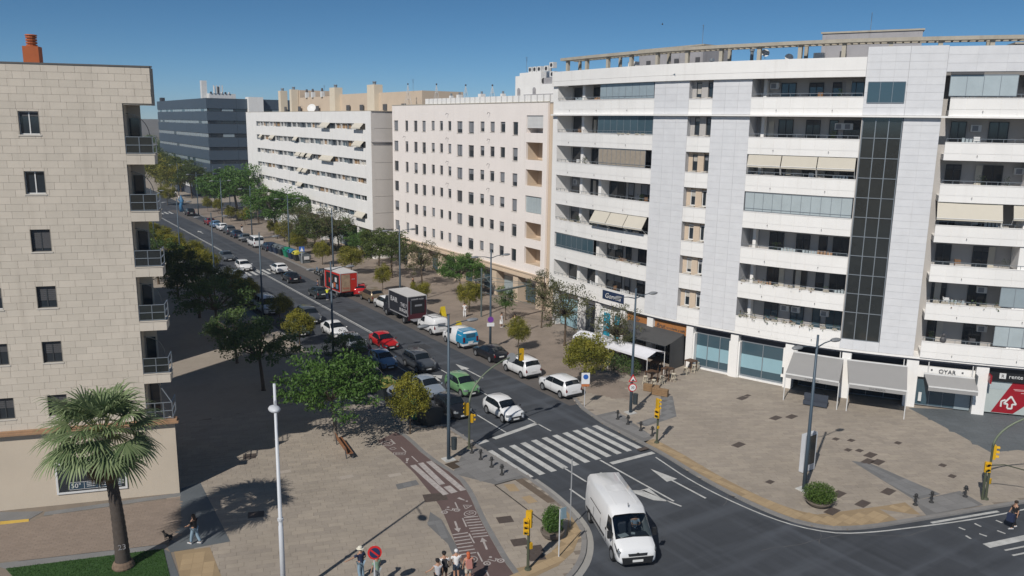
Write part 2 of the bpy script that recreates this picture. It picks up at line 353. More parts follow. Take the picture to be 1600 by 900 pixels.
# brick paving strip with bricks laid in running bond
bp=[(-1.99, 54.45),(0.45, 53.71),(1.31, 53.95),(8.90, 52.38),(7.73, 46.89),(6.79, 46.52),(-2.02, 49.28)]
patch(pl,'brick_paving_bed',bp,JOINT,.003)
xs=[p[0] for p in bp]; ys=[p[1] for p in bp]; me=MB().box(-.2,.2,-.095,.095,.0,.008).mesh('brick',BRICKP); rest=MB(); k=0; E=bp+[bp[0]]
a0=-.3; ca,sa=math.cos(a0),math.sin(a0); cx,cy=sum(xs)/len(xs),sum(ys)/len(ys); cand=[]
for i in range(-30,31):
    for j in range(-50,51):
        a,b=i*.415+(j%2)*.2,j*.205; x=cx+ca*a-sa*b; y=cy+sa*a+ca*b
        if inside(x,y,bp) and dist_edge(x,y,E)>.09: cand.append((x*x+y*y,x,y))
cand.sort()
for q,x,y in cand:
    if k<160: shared('brick',me,pl,(x,y,0),(0,0,a0)); k+=1
    else: rest.ct=random.random(); rest.rbox((x,y),a0,.2,.095,0,.008)
rest.build('bricks',BRICKP,pl,kind='stuff')
# turf bed with blades
tp=[(-0.89, 48.20),(6.67, 46.01),(6.37, 42.05),(-0.35, 46.19)]
gr=MB().prism(tp,-.002,.03).build('turf_bed',TURF,kind='structure')
rg=random.Random(3); bl=MB(); xs=[p[0] for p in tp]; ys=[p[1] for p in tp]
for _ in range(16000):
    x=rg.uniform(min(xs),max(xs)); y=rg.uniform(min(ys),max(ys))
    if not inside(x,y,tp): continue
    a=rg.uniform(0,PI); h=rg.uniform(.05,.1); w=.012; bl.ct=rg.random(); bl.face([(x-w*math.cos(a),y-w*math.sin(a),.028),(x+w*math.cos(a),y+w*math.sin(a),.028),(x+rg.uniform(-.03,.03),y+rg.uniform(-.03,.03),.03+h)])
bl.build('grass',leafmat('grass_blade',(.025,.075,.012),(.06,.14,.03)),label='short green grass around the palm',kind='stuff')
# slate area in front of the shops on the right, light-grey ramps at the crossings
slates=[(66.41, 37.70),(63.87, 31.75),(62.37, 28.59),(65.26, 27.57),(80.5,23.2),(76.5,28.6),(73.4,31.6),(70.4,34.6)]
patch(pr,'slate_floor_bed',slates,mat('slate_joint',(.11,.125,.135),.9),.004)
tiles_in(pr,slates,SLATE2,'slate_tile',1.2,.6,-.9,z=.01,limit=120,base=False)
RAMP=mat('ramp_slab',(.23,.225,.22),.85,var=.16,nscale=1,tint=.3)
tiles_in(pl,[(28.2,49.4),(29.65,49.4),(29.75,43.2),(27.2,43.4),(25.6,46.4)],RAMP,'ramp_slab',1.0,.6,.0,limit=60)
tiles_in(pr,[(40.95,43.6),(42.4,44.2),(43.6,50.3),(41.2,50.3)],RAMP,'ramp_slab',1.0,.6,.0,limit=60)
tiles_in(pr,[(43.4,46.2),(47.2,46.6),(50.6,50.6),(49.9,51.4),(46.4,47.6),(43.2,47.2)],SLATE,'grey_slab',.6,.6,.3,limit=40)
tiles_in(pr,[(49.44, 26.98),(53.66, 26.20),(52.90, 24.23),(48.20, 25.34)],RAMP,'ramp_slab',1.2,.6,-.25,limit=40)
tiles_in(pr,[(51.75, 33.19),(52.55, 32.16),(52.04, 26.61),(49.64, 26.97)],SLATE,'grey_slab',.6,.6,-.2,limit=60)
tiles_in(pl,[(21.48, 46.86),(22.97, 46.78),(22.84, 46.04),(21.29, 46.07)],SLATE,'grey_slab',.6,.6,-.2,limit=20)
tiles_in(pl,[(21.65, 42.14),(21.79, 40.87),(20.77, 36.53),(19.87, 35.36),(20.71, 38.08),(20.75, 40.74)],SLATE,'grey_slab',.45,.45,-.3,limit=60)
DIRT=mat('brown_slab',(.15,.115,.085),.95,var=.3,nscale=1.5)
patch(pl,'brown_strip',[(28.77, 43.27),(29.32, 43.29),(29.27, 39.25),(28.69, 39.29)],DIRT,.005)
m=MB().strip([(27.15, 43.31),(26.97, 37.42)],.09,.0105); m.strip([(27.15, 43.31),(28.87, 43.33)],.12,.0105); m.build('drain_slot',mat('slot_dark',(.04,.035,.03),.9),pl)
# pale and brown odd slabs
for q in [(15.71, 52.75),(19.11, 49.72),(22.05, 48.30),(55.71, 46.99)]: patch(pl if q[0]<35 else pr,'pale_slab',[(q[0]-.45,q[1]-.2),(q[0]+.45,q[1]-.3),(q[0]+.5,q[1]+.15),(q[0]-.4,q[1]+.25)],mat('pale_slab',(.4,.35,.3),.85),.004)
# iron covers
def cover(parent,c,lx,ly,ang=0.1,name='manhole_cover'):
    b=MB().rbox(c,ang,lx/2,ly/2,-.004,.011)
    for k in range(1,5): b.rbox((c[0]+math.cos(ang)*(k/5-.5)*lx,c[1]+math.sin(ang)*(k/5-.5)*lx),ang,.015,ly/2-.05,.011,.016)
    b.build(name,GRATE,parent)
for q in [(55.71, 46.99),(54.19, 42.04),(55.62, 41.55),(46.93, 39.62),(53.95, 33.09),(52.71, 32.47),(53.25, 32.01),(49.34, 28.70),(46.08, 30.23),(46.22, 28.51),(43.55, 28.89)]: cover(pr,q,1.1,.62,.15)
for q in [(43.65, 33.90),(56.83, 29.19),(55.56, 27.78),(54.01, 34.05),(58.00, 33.41),(54.48, 36.44),(55.29, 35.64),(49.21, 50.04),(56.67, 47.23),(53.36, 34.58)]: cover(pr,q,.6,.42,.15)
for q in [(22.87, 43.78)]: cover(pl,q,1.5,1.1,-.3)
for q in [(12.30, 47.44),(25.12, 38.84),(24.38, 36.08),(24.69, 34.95),(24.28, 34.22)]: cover(pl,q,.95,.8,-.3)
for q in [(14.44, 56.61)]: cover(pl,q,.9,.9,-.3,'drain_grate')
for q in [(40.34, 42.84)]: cover(pr,(q[0]-.3,q[1]),.9,.45,0,'gully_grate')
# ------------------------------------------------------------------ bicycle lane
bl_=[(23.55, 54.53),(23.56, 49.20),(22.71, 43.13),(22.06, 40.80),(21.43, 38.86),(20.72, 36.73),(20.09, 34.77),(19.6,28),(19.3,20.5)]
br_=[(25.55, 55.48),(25.67, 54.16),(25.30, 49.80),(25.61, 45.78),(25.05, 43.22),(23.97, 40.12),(23.27, 37.74),(22.23, 33.98),(21.4,28),(21.4,20.5)]
bl_=[bl_[0]]+chaik(bl_,1)[1:]; br_=chaik(br_,1)
bike=MB().prism(bl_+br_[::-1],-.003,.009).build('bicycle_lane',BIKE,kind='structure')
F3=Fac(br_[::-1]); mm=MB()
u=0
while u<F3.c[-1]: mm.ct=random.random(); F3.box(mm,u+.01,min(u+.8,F3.c[-1])-.01,.02,.36,-.003,.01,seg=.4); u+=.8
mm.build('border_slabs',RAMP,bike,kind='stuff')
zb=.013
def line(parent,a,b,w,m=BPAINT,z=zb,name='painted_line'): return MB().strip([a,b],w,z).build(name,m,parent)
for a,b,w in [((23.86, 49.09),(23.65, 43.74),.42),((24.50, 49.15),(24.17, 45.23),.42),((24.29, 44.82),(24.26, 43.71),.5),((25.14, 49.10),(24.93, 43.69),.42)]: line(bike,a,b,w,name='painted_stripe')
for a,b in [((23.62, 42.47),(23.27, 41.35)),((22.97, 40.34),(22.63, 39.26)),((22.35, 38.47),(22.05, 37.34)),((21.70, 36.40),(21.41, 35.36)),((21.12, 34.51),(20.83, 33.57)),((24.54, 54.29),(24.45, 53.29)),((24.54, 52.48),(24.47, 51.45)),((24.49, 50.56),(24.42, 49.40))]: line(bike,a,b,.09,name='centre_dash')
def ladder(a0,a1,b0,b1,n):
    for k in range(n):
        t=k/(n-1); p=(a0[0]+(b0[0]-a0[0])*t,a0[1]+(b0[1]-a0[1])*t); q=(a1[0]+(b1[0]-a1[0])*t,a1[1]+(b1[1]-a1[1])*t); line(bike,p,q,.11,name='rumble_bar')
ladder((23.09, 40.37),(23.91, 40.06),(22.34, 37.99),(23.21, 37.68),8); ladder((21.44, 38.86),(22.35, 38.61),(20.72, 36.65),(21.61, 36.39),7)
def arrow(parent,tail,tip,w,hw,hl,m=BPAINT,z=zb,name='painted_arrow'):
    dx,dy=tip[0]-tail[0],tip[1]-tail[1]; l=math.hypot(dx,dy); dx/=l; dy/=l; nx,ny=-dy,dx; c=(tip[0]-dx*hl,tip[1]-dy*hl)
    b=MB(); P_=lambda o,s,t:(o[0]+nx*s+dx*t,o[1]+ny*s+dy*t,z)
    b.face([P_(tail,-w/2,0),P_(c,-w/2,0),P_(c,w/2,0),P_(tail,w/2,0)][::-1]); b.face([P_(c,-hw/2,0),(tip[0],tip[1],z),P_(c,hw/2,0)]); return b.build(name,m,parent)
arrow(bike,(22.38, 40.25),(21.91, 38.93),.12,.42,.5); arrow(bike,(22.30, 36.34),(22.77, 37.68),.12,.42,.5)
def flat_symbol(parent,c,up,name,build,m=BPAINT):
    b=MB(); build(b); l=math.hypot(*up); ux,uy=up[0]/l,up[1]/l
    b.v=[(c[0]+.85*(x*uy+y*ux),c[1]+.85*(-x*ux+y*uy),zb+z) for x,y,z in b.v]; return b.build(name,m,parent)
def ring(b,cx,cy,r,w,n=20,a0=0,a1=2*PI,sy=1):
    for k in range(n):
        p,q=a0+(a1-a0)*k/n,a0+(a1-a0)*(k+1)/n
        b.face([(cx+r*math.cos(p),cy+r*sy*math.sin(p),0),(cx+(r+w)*math.cos(p),cy+(r+w)*sy*math.sin(p),0),(cx+(r+w)*math.cos(q),cy+(r+w)*sy*math.sin(q),0),(cx+r*math.cos(q),cy+r*sy*math.sin(q),0)])
def seg(b,x0,y0,x1,y1,w):
    b.strip([(x0,y0),(x1,y1)],w,0)
def bikesym(b):
    ring(b,-.48,-.2,.16,.1,14); ring(b,.48,-.2,.16,.1,14); ring(b,-.48,-.2,.0,.07,8); ring(b,.48,-.2,.0,.07,8)
    seg(b,-.2,.2,.1,-.15,.08); seg(b,.1,-.15,.3,.12,.08); seg(b,-.2,.2,-.32,.12,.08); seg(b,.22,.2,.38,.05,.07); ring(b,.0,.45,.0,.11,10)
upL=(-.35,1.)
flat_symbol(bike,(22.83, 41.72),(.2,1),'bicycle_symbol',bikesym); flat_symbol(bike,(21.97, 35.16),(.2,1),'bicycle_symbol',bikesym)
def tri(b): seg(b,-.36,-.2,.36,-.2,.07); seg(b,-.36,-.2,0,.35,.07); seg(b,.36,-.2,0,.35,.07); seg(b,0,-.1,0,.12,.07)
def bang(b): b.face([(-.05,-.15,0),(.05,-.15,0),(.14,.5,0),(-.14,.5,0)]); ring(b,0,-.38,0,.1,8)
flat_symbol(bike,(23.98, 41.58),upL,'warning_triangle_symbol',tri); flat_symbol(bike,(24.24, 42.52),upL,'exclamation_symbol',bang)
flat_symbol(bike,(23.68, 40.64),upL,'speed_circle_symbol',lambda b:ring(b,0,0,.44,.07,26,sy=.85)); flat_symbol(bike,(20.95, 35.86),upL,'speed_circle_symbol',lambda b:ring(b,0,0,.44,.07,26,sy=.85))
flat_symbol(bike,(23.97, 53.69),(.6,1),'speed_circle_symbol',lambda b:(ring(b,0,0,.5,.08,26),ring(b,0,0,.2,.06,12)))
flat_symbol(bike,(23.93, 52.56),(.6,1),'warning_triangle_symbol',lambda b:(seg(b,-.3,0,0,.3,.06),seg(b,0,.3,.3,0,.06),seg(b,.3,0,0,-.3,.06),seg(b,0,-.3,-.3,0,.06)))
flat_symbol(bike,(23.92, 51.45),(.6,1),'lane_box_symbol',lambda b:(seg(b,-.5,-.25,.5,-.25,.06),seg(b,-.5,.25,.5,.25,.06),seg(b,-.5,-.25,-.5,.25,.06),seg(b,.5,-.25,.5,.25,.06),ring(b,-.25,0,.05,.06,10),ring(b,.0,0,.05,.06,10),ring(b,.25,0,.05,.06,10)))
flat_symbol(bike,(23.85, 50.00),(.6,1),'exclamation_symbol',bang)
def flat_text(parent,txt,size,c,up,name,z=zb+.001,m=BPAINT):
    l=math.hypot(*up); ux,uy=up[0]/l,up[1]/l; M=Matrix(((uy,ux,0,c[0]),(-ux,uy,0,c[1]),(0,0,1,z),(0,0,0,1))); text(txt,size,m,name,parent,M,ext=0)
flat_text(bike,'10',.52,(23.68, 40.64),upL,'speed_number'); flat_text(bike,'10',.52,(20.95, 35.86),upL,'speed_number')
# ------------------------------------------------------------------ road markings
zr=-.114; road=bpy.data.objects['road']
def rl(a,b,w,name='lane_line'): return MB().strip([a,b],w,zr).build(name,WPAINT,road)
for k in range(11):
    x=30.05+k*1.005; rl((x,43.25),(x,48.75),.5,'crossing_stripe')
rl((29.95,50.4),(31.0,50.55),.45,'stop_line'); rl((31.6,50.6),(36.4,51.6),.45,'stop_line'); rl((36.4,42.2),(40.45,42.1),.42,'stop_line')
rl((36.5,84.6),(36.5,225),.16,'centre_line'); rl((36.25,85),(36.25,225),.08,'centre_line')
rl((36.35,49.6),(36.35,53.0),.13); rl((36.5,59.5),(36.55,60.9),.13); rl((36.5,67),(36.55,69.2),.13); rl((36.5,74.4),(36.5,76.5),.13)
rl((33.1,51.2),(33.15,57),.13); rl((33.3,69.6),(33.3,72),.13); rl((33.3,77),(33.3,79.3),.13); rl((31.5,67.7),(31.5,69.6),.12); rl((30.3,60.3),(30.3,62.2),.12)
rl((36.1,43.1),(36.05,35.4),.15); rl((33.0,43.4),(32.95,40.7),.14); rl((31.3,40.4),(31.2,38.6),.14)
arrow(road,(38.72,64.1),(38.74,69.6),.16,.85,2.1,WPAINT,zr,'lane_arrow'); arrow(road,(38.16,34.6),(38.22,40.0),.16,.95,2.2,WPAINT,zr,'lane_arrow'); arrow(road,(38.8,180.5),(38.8,185.5),.2,1.0,2.0,WPAINT,zr,'lane_arrow')
b=MB(); b.strip([(34.6,69.6),(34.7,67)],.16,zr); b.face([(34.35,67.0,zr),(34.75,65.2,zr),(35.1,67.0,zr)]); b.face([(34.7,67.6,zr),(35.8,66.9,zr),(35.2,66.0,zr),(34.9,66.9,zr)]); b.build('turn_arrow',WPAINT,road)
b=MB(); b.strip([(34.75,41.4),(34.65,38.2)],.16,zr); b.face([(34.4,38.3,zr),(35.0,36.2,zr),(35.75,35.5,zr),(35.5,37.6,zr)]); b.face([(35.3,37.8,zr),(35.95,37.7,zr),(35.65,36.2,zr)]); b.strip([(35.7,35.7),(35.95,34.6)],.14,zr); b.build('turn_arrow',WPAINT,road)
e=MB(); us=[u0+3.2+k*.8 for k in range(40)]
for a,c in zip(us,us[1:]):
    if c<F2.c[-1]: e.strip([F2.at(a,.55+.2*math.sin(a*.3))[:2],F2.at(c,.55+.2*math.sin(c*.3))[:2]],.12,zr)
e.build('edge_line',WPAINT,road)
for k in range(13): rl((30.2+k*1.0,127.5),(30.2+k*1.0,132),.5,'crossing_stripe')
for k in range(13): rl((30.5+k*1.12,222),(30.5+k*1.12,227.5),.55,'crossing_stripe')
rl((41.9,60.5),(41.9,62),.1); 
for a,c in [((48.69, 23.56),(48.71, 23.17)),((50.06, 23.30),(49.98, 22.87)),((51.65, 22.82),(51.64, 22.43)),((48.02, 22.76),(47.89, 22.39)),((48.97, 22.46),(49.05, 22.04)),((50.33, 22.08),(50.36, 21.61)),((48.23, 20.60),(50.18, 20.10)),((48.01, 20.06),(49.44, 19.69))]: rl(a,c,.14,'dotted_line')
rl((47.83, 21.45),(52.88, 20.25),.5,'stop_line'); rl((47.78, 24.79),(53.06, 23.37),.22,'edge_line')
# patches of old asphalt and sealed cracks
OLD=mat('asphalt_patch',(.045,.047,.052),.9,var=.2,nscale=1); CR=mat('crack_sealer',(.1,.1,.105),.9,var=.3,nscale=2)
rc=random.Random(5); b=MB()
for (x,y),a,n in [((38.36, 33.26),.3,26),((39.62, 31.46),-.1,22),((39.49, 26.82),.5,20),((35.97, 28.12),-.5,24),((38.64, 36.41),-.9,14)]:
    for _ in range(n):
        a+=rc.uniform(-.35,.35); q=(x+math.cos(a)*.5,y+math.sin(a)*.5); b.strip([(x,y),q],rc.uniform(.02,.07),zr-.001); x,y=q
b.build('cracks',CR,road,kind='stuff')
MB().prism([(37.4,76),(39.5,76),(39.5,78),(37.4,78.3)],-.122,-.117).build('asphalt_patch',OLD,road); MB().prism([(38.2,96),(40,96),(40,98),(38.2,98.2)],-.122,-.117).build('asphalt_patch',OLD,road)
# parking strip between carriageway and kerb on the plaza side
MB().box(41.25,43.5,53.6,231,-.121,-.113).build('parking_strip',mat('parking_asphalt',(.12,.108,.10),.9,var=.2,nscale=.5),road)
# ================================================================== BUILDINGS
STONE=mat('limestone_cladding',(.63,.565,.48),.8,var=.1,nscale=.9,tint=.36,tcol=(.46,.42,.355),bump=.12,bscale=10,streak=.3,scol=(.33,.29,.24))
STONEJ=mat('limestone_joint',(.36,.325,.275),.95,var=.1)
STUCCO=mat('beige_render',(.56,.485,.39),.85,var=.08,nscale=.5,streak=.25,scol=(.4,.33,.25),bump=.08)
TERRA=mat('terracotta',(.36,.22,.13),.8,var=.2,nscale=3)
ORANGE=mat('orange_clay',(.42,.11,.035),.75,var=.15,nscale=3)
WHITE=mat('white_render',(.82,.805,.78),.75,var=.06,nscale=.6,streak=.22,scol=(.45,.41,.36))
WHITEP=mat('white_panel',(.84,.825,.80),.6,var=.05,nscale=.7,tint=.1,streak=.14,scol=(.5,.46,.4))
MARB=mat('grey_marble',(.68,.685,.70),.5,var=.08,nscale=1.3,tint=.3,tcol=(.59,.60,.625),streak=.08,scol=(.4,.4,.4),spec=.35)
MARBJ=mat('marble_joint',(.5,.505,.515),.9)
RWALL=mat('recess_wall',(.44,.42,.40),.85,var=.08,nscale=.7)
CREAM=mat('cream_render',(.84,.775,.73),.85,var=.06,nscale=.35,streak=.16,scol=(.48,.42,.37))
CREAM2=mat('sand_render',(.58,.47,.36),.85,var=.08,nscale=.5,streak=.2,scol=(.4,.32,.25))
CONC=mat('weathered_concrete',(.42,.385,.32),.9,var=.2,nscale=1.2,streak=.4,scol=(.2,.17,.13))
GREYW=mat('grey_render',(.36,.35,.36),.85,var=.15,nscale=.8,streak=.25)
ROOF=mat('roof_gravel',(.25,.235,.22),.95,var=.2,nscale=1)
DGREY=mat('slate_metal_panel',(.062,.088,.118),.55,var=.05,nscale=.3,tint=.15)
DGREY2=mat('slate_metal_dark',(.055,.062,.075),.5,var=.05)
FRAME=mat('dark_frame',(.05,.055,.06),.4); WFRAME=mat('white_frame',(.68,.68,.67),.5); STEEL=mat('steel_frame',(.25,.28,.31),.35,metal=.3)
SHUT=mat('grey_shutter',(.24,.25,.27),.6,var=.05); SHUTD=mat('dark_shutter',(.085,.085,.09),.6); SHUTB=mat('beige_shutter',(.50,.47,.42),.7)
GL=glassmat('window_glass',(.022,.03,.038)); GLB=glassmat('blue_glass',(.05,.09,.115),.08); GLC=mat('curtain_behind_glass',(.30,.36,.39),.12,var=.12,nscale=1.4,spec=.8)
GLL=mat('pale_glazing',(.42,.48,.50),.15,var=.12,nscale=1.1,spec=.8); GLF=mat('frosted_blue',(.27,.43,.49),.25,var=.05,spec=.5); GLT=mat('tinted_glass_painted_reflection',(.03,.034,.034),.07,var=.45,nscale=.35,spec=.9)  # GLT: varied reflections are painted as mottling into the glass colour
AWB=mat('awning_beige',(.56,.52,.44),.85,var=.05,nscale=1); AWG=mat('awning_grey',(.30,.295,.29),.85,var=.04); AWD=mat('awning_dark',(.075,.075,.075),.9,var=.1)
MATS['sill']=mat('sill_stone',(.6,.56,.5),.7)
PLANT=mat('potted_leaves',(.06,.10,.035),.8,var=.3,nscale=9); BRN=mat('brown_plant',(.22,.12,.06),.9,var=.3,nscale=9)
# ---------------- limestone apartment block on the left
CA=(8.94,53.0); DL=(-.9553,.2959); ST=(CA[0]+16*DL[0],CA[1]+16*DL[1]); A=thing('apartment_block','pale limestone clad apartment block with corner balconies at the left edge','building',(0,58,0))
FA=Fac([ST,CA]); BK=(.0,1.)
def S(s): return 16-s

ne=(8.1,63.8); nw=(ST[0]+2,ST[1]+11)
b=MB().prism([FA.at(0,-.3)[:2],FA.at(S(1.6),-.3)[:2],FA.at(S(1.6),-1.3)[:2],FA.at(S(.85),-1.32)[:2],ne,nw],0.02,26.5); b.build('body',STUCCO,A)
b=MB(); FA.box(b,S(1.6),S(.02),-1.5,-.055,24.72,26.9); b.build('roof_slab',STONEJ,A)
b=MB(); FA.box(b,0,S(.0),-.4,.04,26.9,26.98); b.bar((8.94,53,26.94),(9.0,64,26.94),.3,.08); b.build('roof_cap',mat('roof_cap',(.12,.115,.11),.6),A)
b=MB().prism([ST,CA,(9.0,63.5),nw],0,4.86); b.build('ground_floor_wall',STUCCO,A)
b=MB(); FA.box(b,0,16.25,-.3,.32,4.9,5.02); FA.box(b,0,16.15,-.3,.22,5.02,5.15); b.build('ledge',TERRA,A)
wins=[(6.05,7.15,22.95-3.41*k,24.27-3.41*k) for k in range(6)]+[(8.95,10.0,22.95-3.41*k,24.27-3.41*k) for k in range(6)]
# cladding blocks, cut round the windows
bw,bh,gp=.88,.415,.011; rects=[]; nr=int((26.9-5.15)/bh)
bh=(26.9-5.15)/nr
rr=random.Random(11); off=0
for j in range(nr):
    z0=5.15+j*bh; off=(off+rr.choice([.3,.44,.58]))%bw; s=-off
    while s<16:
        a,c=max(s,0),min(s+bw,16); lim=0. if z0>24.6 else 1.62
        if c>lim and c-max(a,lim)>.08: rects.append((max(a,lim),c,z0,z0+bh))
        s+=bw
def sub(r,w):
    a,c,z0,z1=r; wa,wc,w0,w1=w
    if c<=wa or a>=wc or z1<=w0 or z0>=w1: return [r]
    o=[]
    if a<wa: o.append((a,wa,z0,z1))
    if c>wc: o.append((wc,c,z0,z1))
    m0,m1=max(a,wa),min(c,wc)
    if z0<w0: o.append((m0,m1,z0,w0))
    if z1>w1: o.append((m0,m1,w1,z1))
    return [q for q in o if q[1]-q[0]>.03 and q[3]-q[2]>.03]
for w in wins:
    rects=[q for r in rects for q in sub(r,w)]
bk=[(1.6,16,5.15,26.9)]
for w in wins: bk=[q for r in bk for q in sub(r,w)]
b=MB(); [FA.box(b,S(c),S(a),-.3,-.055,z0,z1) for a,c,z0,z1 in bk]; b.build('wall_backing',STONEJ,A)
rects.sort(key=lambda r:r[1]>8.0); n=0; rest=MB()
for a,c,z0,z1 in rects:
    d=.0+rr.uniform(-.003,.003)
    if n<300 and c<8.3: b=MB(); FA.box(b,S(c)+gp/2,S(a)-gp/2,-.054,d,z0+gp/2,z1-gp/2); b.build('stone_block',STONE,A); n+=1
    else: rest.ct=rr.random(); FA.box(rest,S(c)+gp/2,S(a)-gp/2,-.054,d,z0+gp/2,z1-gp/2)
rest.build('stone_blocks',STONE,A,kind='stuff')
for k,(s0,s1,z0,z1) in enumerate(wins):
    w=fwindow(A,FA,S(s1),S(s0),z0,z1,-.2,WFRAME if k in(0,1,6,7,9) else FRAME,GL,div=2,fw=.06,shut=[.2,.0,.9,.7,.6,.3,.2,.3,.4,.5,.4,.5][k],sm=SHUTD,sill=.03)
    FA.box(MB(),S(s1)-.002,S(s1)+.03,-.14,.005,z0,z1).build('reveal',STONEJ,w); FA.box(MB(),S(s0)-.03,S(s0)+.002,-.14,.005,z0,z1).build('reveal',STONEJ,w)
for k in range(5):
    z=21.25-3.42*k; sl=MB(); FA.box(sl,S(1.62),S(.84),-1.3,.0,z,z+.56); FA.box(sl,S(.83),S(.06),-1.3,.0,z,z+.56); FA.box(sl,S(1.6),S(.0),-1.3,.03,z+.57,z+.62)
    bo=sl.build('balcony',STONE,A)
    r=MB(); zt=z+.62
    p0,p1,p2=FA.at(S(1.6),-.06,zt),FA.at(S(.12),-.06,zt),FA.at(S(.12),-1.5,zt)
    for p in (p0,FA.at(S(.86),-.06,zt),p1,p2): r.bar(p,(p[0],p[1],zt+1.02),.05,.05)
    for h in (.05,.52,1.0):
        r.bar((p0[0],p0[1],zt+h),(p1[0],p1[1],zt+h),.05,.04); r.bar((p1[0],p1[1],zt+h),(p2[0],p2[1],zt+h),.05,.04)
    r.build('railing',STEEL,bo)
    g2=MB(); FA.box(g2,S(1.57),S(.14),-.08,-.07,zt+.08,zt+.98); g2.build('railing_glass',GLT,bo)
    arc=[FA.at(S(1.5-1.2*math.sin(t*PI/2)),-.3-.1*t,zt+1.1+1.25*math.cos(t*PI/2)) for t in [i/8 for i in range(9)]]
    MB().tube(arc,.022,5).build('awning_arm',FRAME,bo)
    dr=MB(); FA.box(dr,S(1.5),S(.95),-1.3,-1.24,z+.65,z+2.7); dr.build('balcony_door',GL,bo)
r=MB(); zt=5.16; p0,p1,p2=FA.at(S(1.6),.05,zt),FA.at(S(.08),.05,zt),FA.at(S(.08),-1.5,zt)
for p in (p0,FA.at(S(1.1),.05,zt),FA.at(S(.6),.05,zt),p1,p2): r.bar(p,(p[0],p[1],zt+1.1),.05,.05)
for h in (.08,.55,1.1): r.bar((p0[0],p0[1],zt+h),(p1[0],p1[1],zt+h),.05,.04); r.bar((p1[0],p1[1],zt+h),(p2[0],p2[1],zt+h),.05,.04)
r.bar((p1[0],p1[1],zt+1.1),(*FA.at(S(.95),-.6)[:2],zt+2.3),.05,.04); r.build('terrace_railing',STEEL,A)
FA.box(MB(),S(1.5),S(.95),-1.3,-1.24,5.3,7.3).build('balcony_door',GL,A)
w=fwindow(A,FA,S(7.12),S(3.06),.72,2.8,.03,WFRAME,GL,div=1,fw=.12,name='shop_window')
q=MB(); FA.box(q,S(6.4),S(3.4),.05,.06,.95,1.45); q.build('window_poster',mat('poster_dark_blue',(.03,.06,.09),.5),w)
q=MB()
for s in (6.4,5.55,4.7,3.9):
    FA.box(q,S(s),S(s)+.02,.06,.068,.95,1.45)
FA.box(q,S(6.4),S(3.4),.06,.068,1.43,1.45); FA.box(q,S(6.4),S(3.4),.06,.068,.95,.97)
for s in (5.4,4.55,3.75):
    for z in (1.1,1.22,1.32): FA.box(q,S(s),S(s)+.5,.06,.068,z,z+.03)
q.build('poster_lines',WFRAME,w)
nA=(DL[1]*-1,DL[0],0); nA=(-.2959,-.9553,0)
text('50°',.42,WFRAME,'poster_text',w,frame_on(FA.at(S(6.0),.075,1.2),nA),.005)
b=MB(); c=FA.at(S(6.6),-2.2); b.rbox(c,-.3,.42,.42,26.5,28.0); b.build('chimney',ORANGE,A)
b=MB(); [b.cyl(c[0],c[1],28.0+.16*k,28.1+.16*k,.3,.3,14) for k in range(4)]; b.cyl(c[0],c[1],28,28.6,.22,.22,12); b.cyl(c[0],c[1],28.62,28.68,.34,.3,14); b.build('chimney_pot',ORANGE,A)
# ---------------- apartment block standing behind it (its shade falls across the street)
D=thing('apartment_block','tall beige apartment block standing north of the limestone corner block','building',(0,92,0))
MB().prism([(8,80.2),(8,107),(-14,112),(-14,86)],0.02,25.6).build('body',STUCCO,D)
FD=Fac([(8.0,80.2),(8.0,107)])
for k in range(7):
    b=MB(); FD.box(b,1.5,25,-.05,1.0,4.4+3.1*k,5.4+3.1*k); b.build('balcony',WHITE,D)
    for j in range(6): fwindow(D,FD,2+j*4,3.8+j*4,5.5+3.1*k,7.2+3.1*k,.01,FRAME,GL,div=2)
# ---------------- curved white block on the plaza
BPTS=chaik([(57.25,79.2),(56.95,71),(57.15,62.5),(58.25,56.4),(59.7,52.0),(61.3,47.3),(63.3,42.8),(66.2,38.6),(69.0,34.7),(72.2,30.9),(76.2,26.6),(80.5,22)],2)
FB=Fac(BPTS); UE=FB.c[-1]; B=thing('apartment_block','big curved white apartment block with marble bays and long balconies above the plaza shops','building',(66,50,0))
ZL=[4.6,7.98,11.3,14.68,18.08,21.5,25.05]; ZR=28.3
uA0,uA1,uM1,uM2,uB0,uB1,uC1,uD0=.9,17.09,21.25,23.82,27.62,37.3,40.5,43.3
back=[FB.at(u,-14)[:2] for u in (0,12,24,36,48,UE)]
core=[FB.at(u,-2.0)[:2] for u in [k*1.6 for k in range(int(UE/1.6)+1)]]+[FB.at(UE,-2.0)[:2]]
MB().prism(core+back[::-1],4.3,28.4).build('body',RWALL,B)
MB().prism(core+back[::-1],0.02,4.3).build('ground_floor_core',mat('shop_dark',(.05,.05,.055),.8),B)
b=MB(); FB.box(b,0,UE,-1.95,.0,28.32,28.6); b.build('roof',ROOF,B)
b=MB(); FB.box(b,0,uC1-3.2,-.5,.32,28.25,28.78); FB.box(b,0,uC1-3.2,-.4,.3,28.8,29.86); b.build('cornice',WHITE,B)
b=MB(); FB.box(b,0,UE,-.2,.42,24.93,25.08); b.build('string_course',WHITE,B)
b=MB(); FB.box(b,0,UE,-2.2,.1,4.42,4.6); b.build('soffit',WHITE,B)
b=MB(); FB.box(b,0,UE,-1.99,.06,4.28,4.42,seg=1.6); b.build('soffit_strip',mat('navy_fascia',(.03,.035,.05),.6),B)  # solid dark navy strip below the soffit
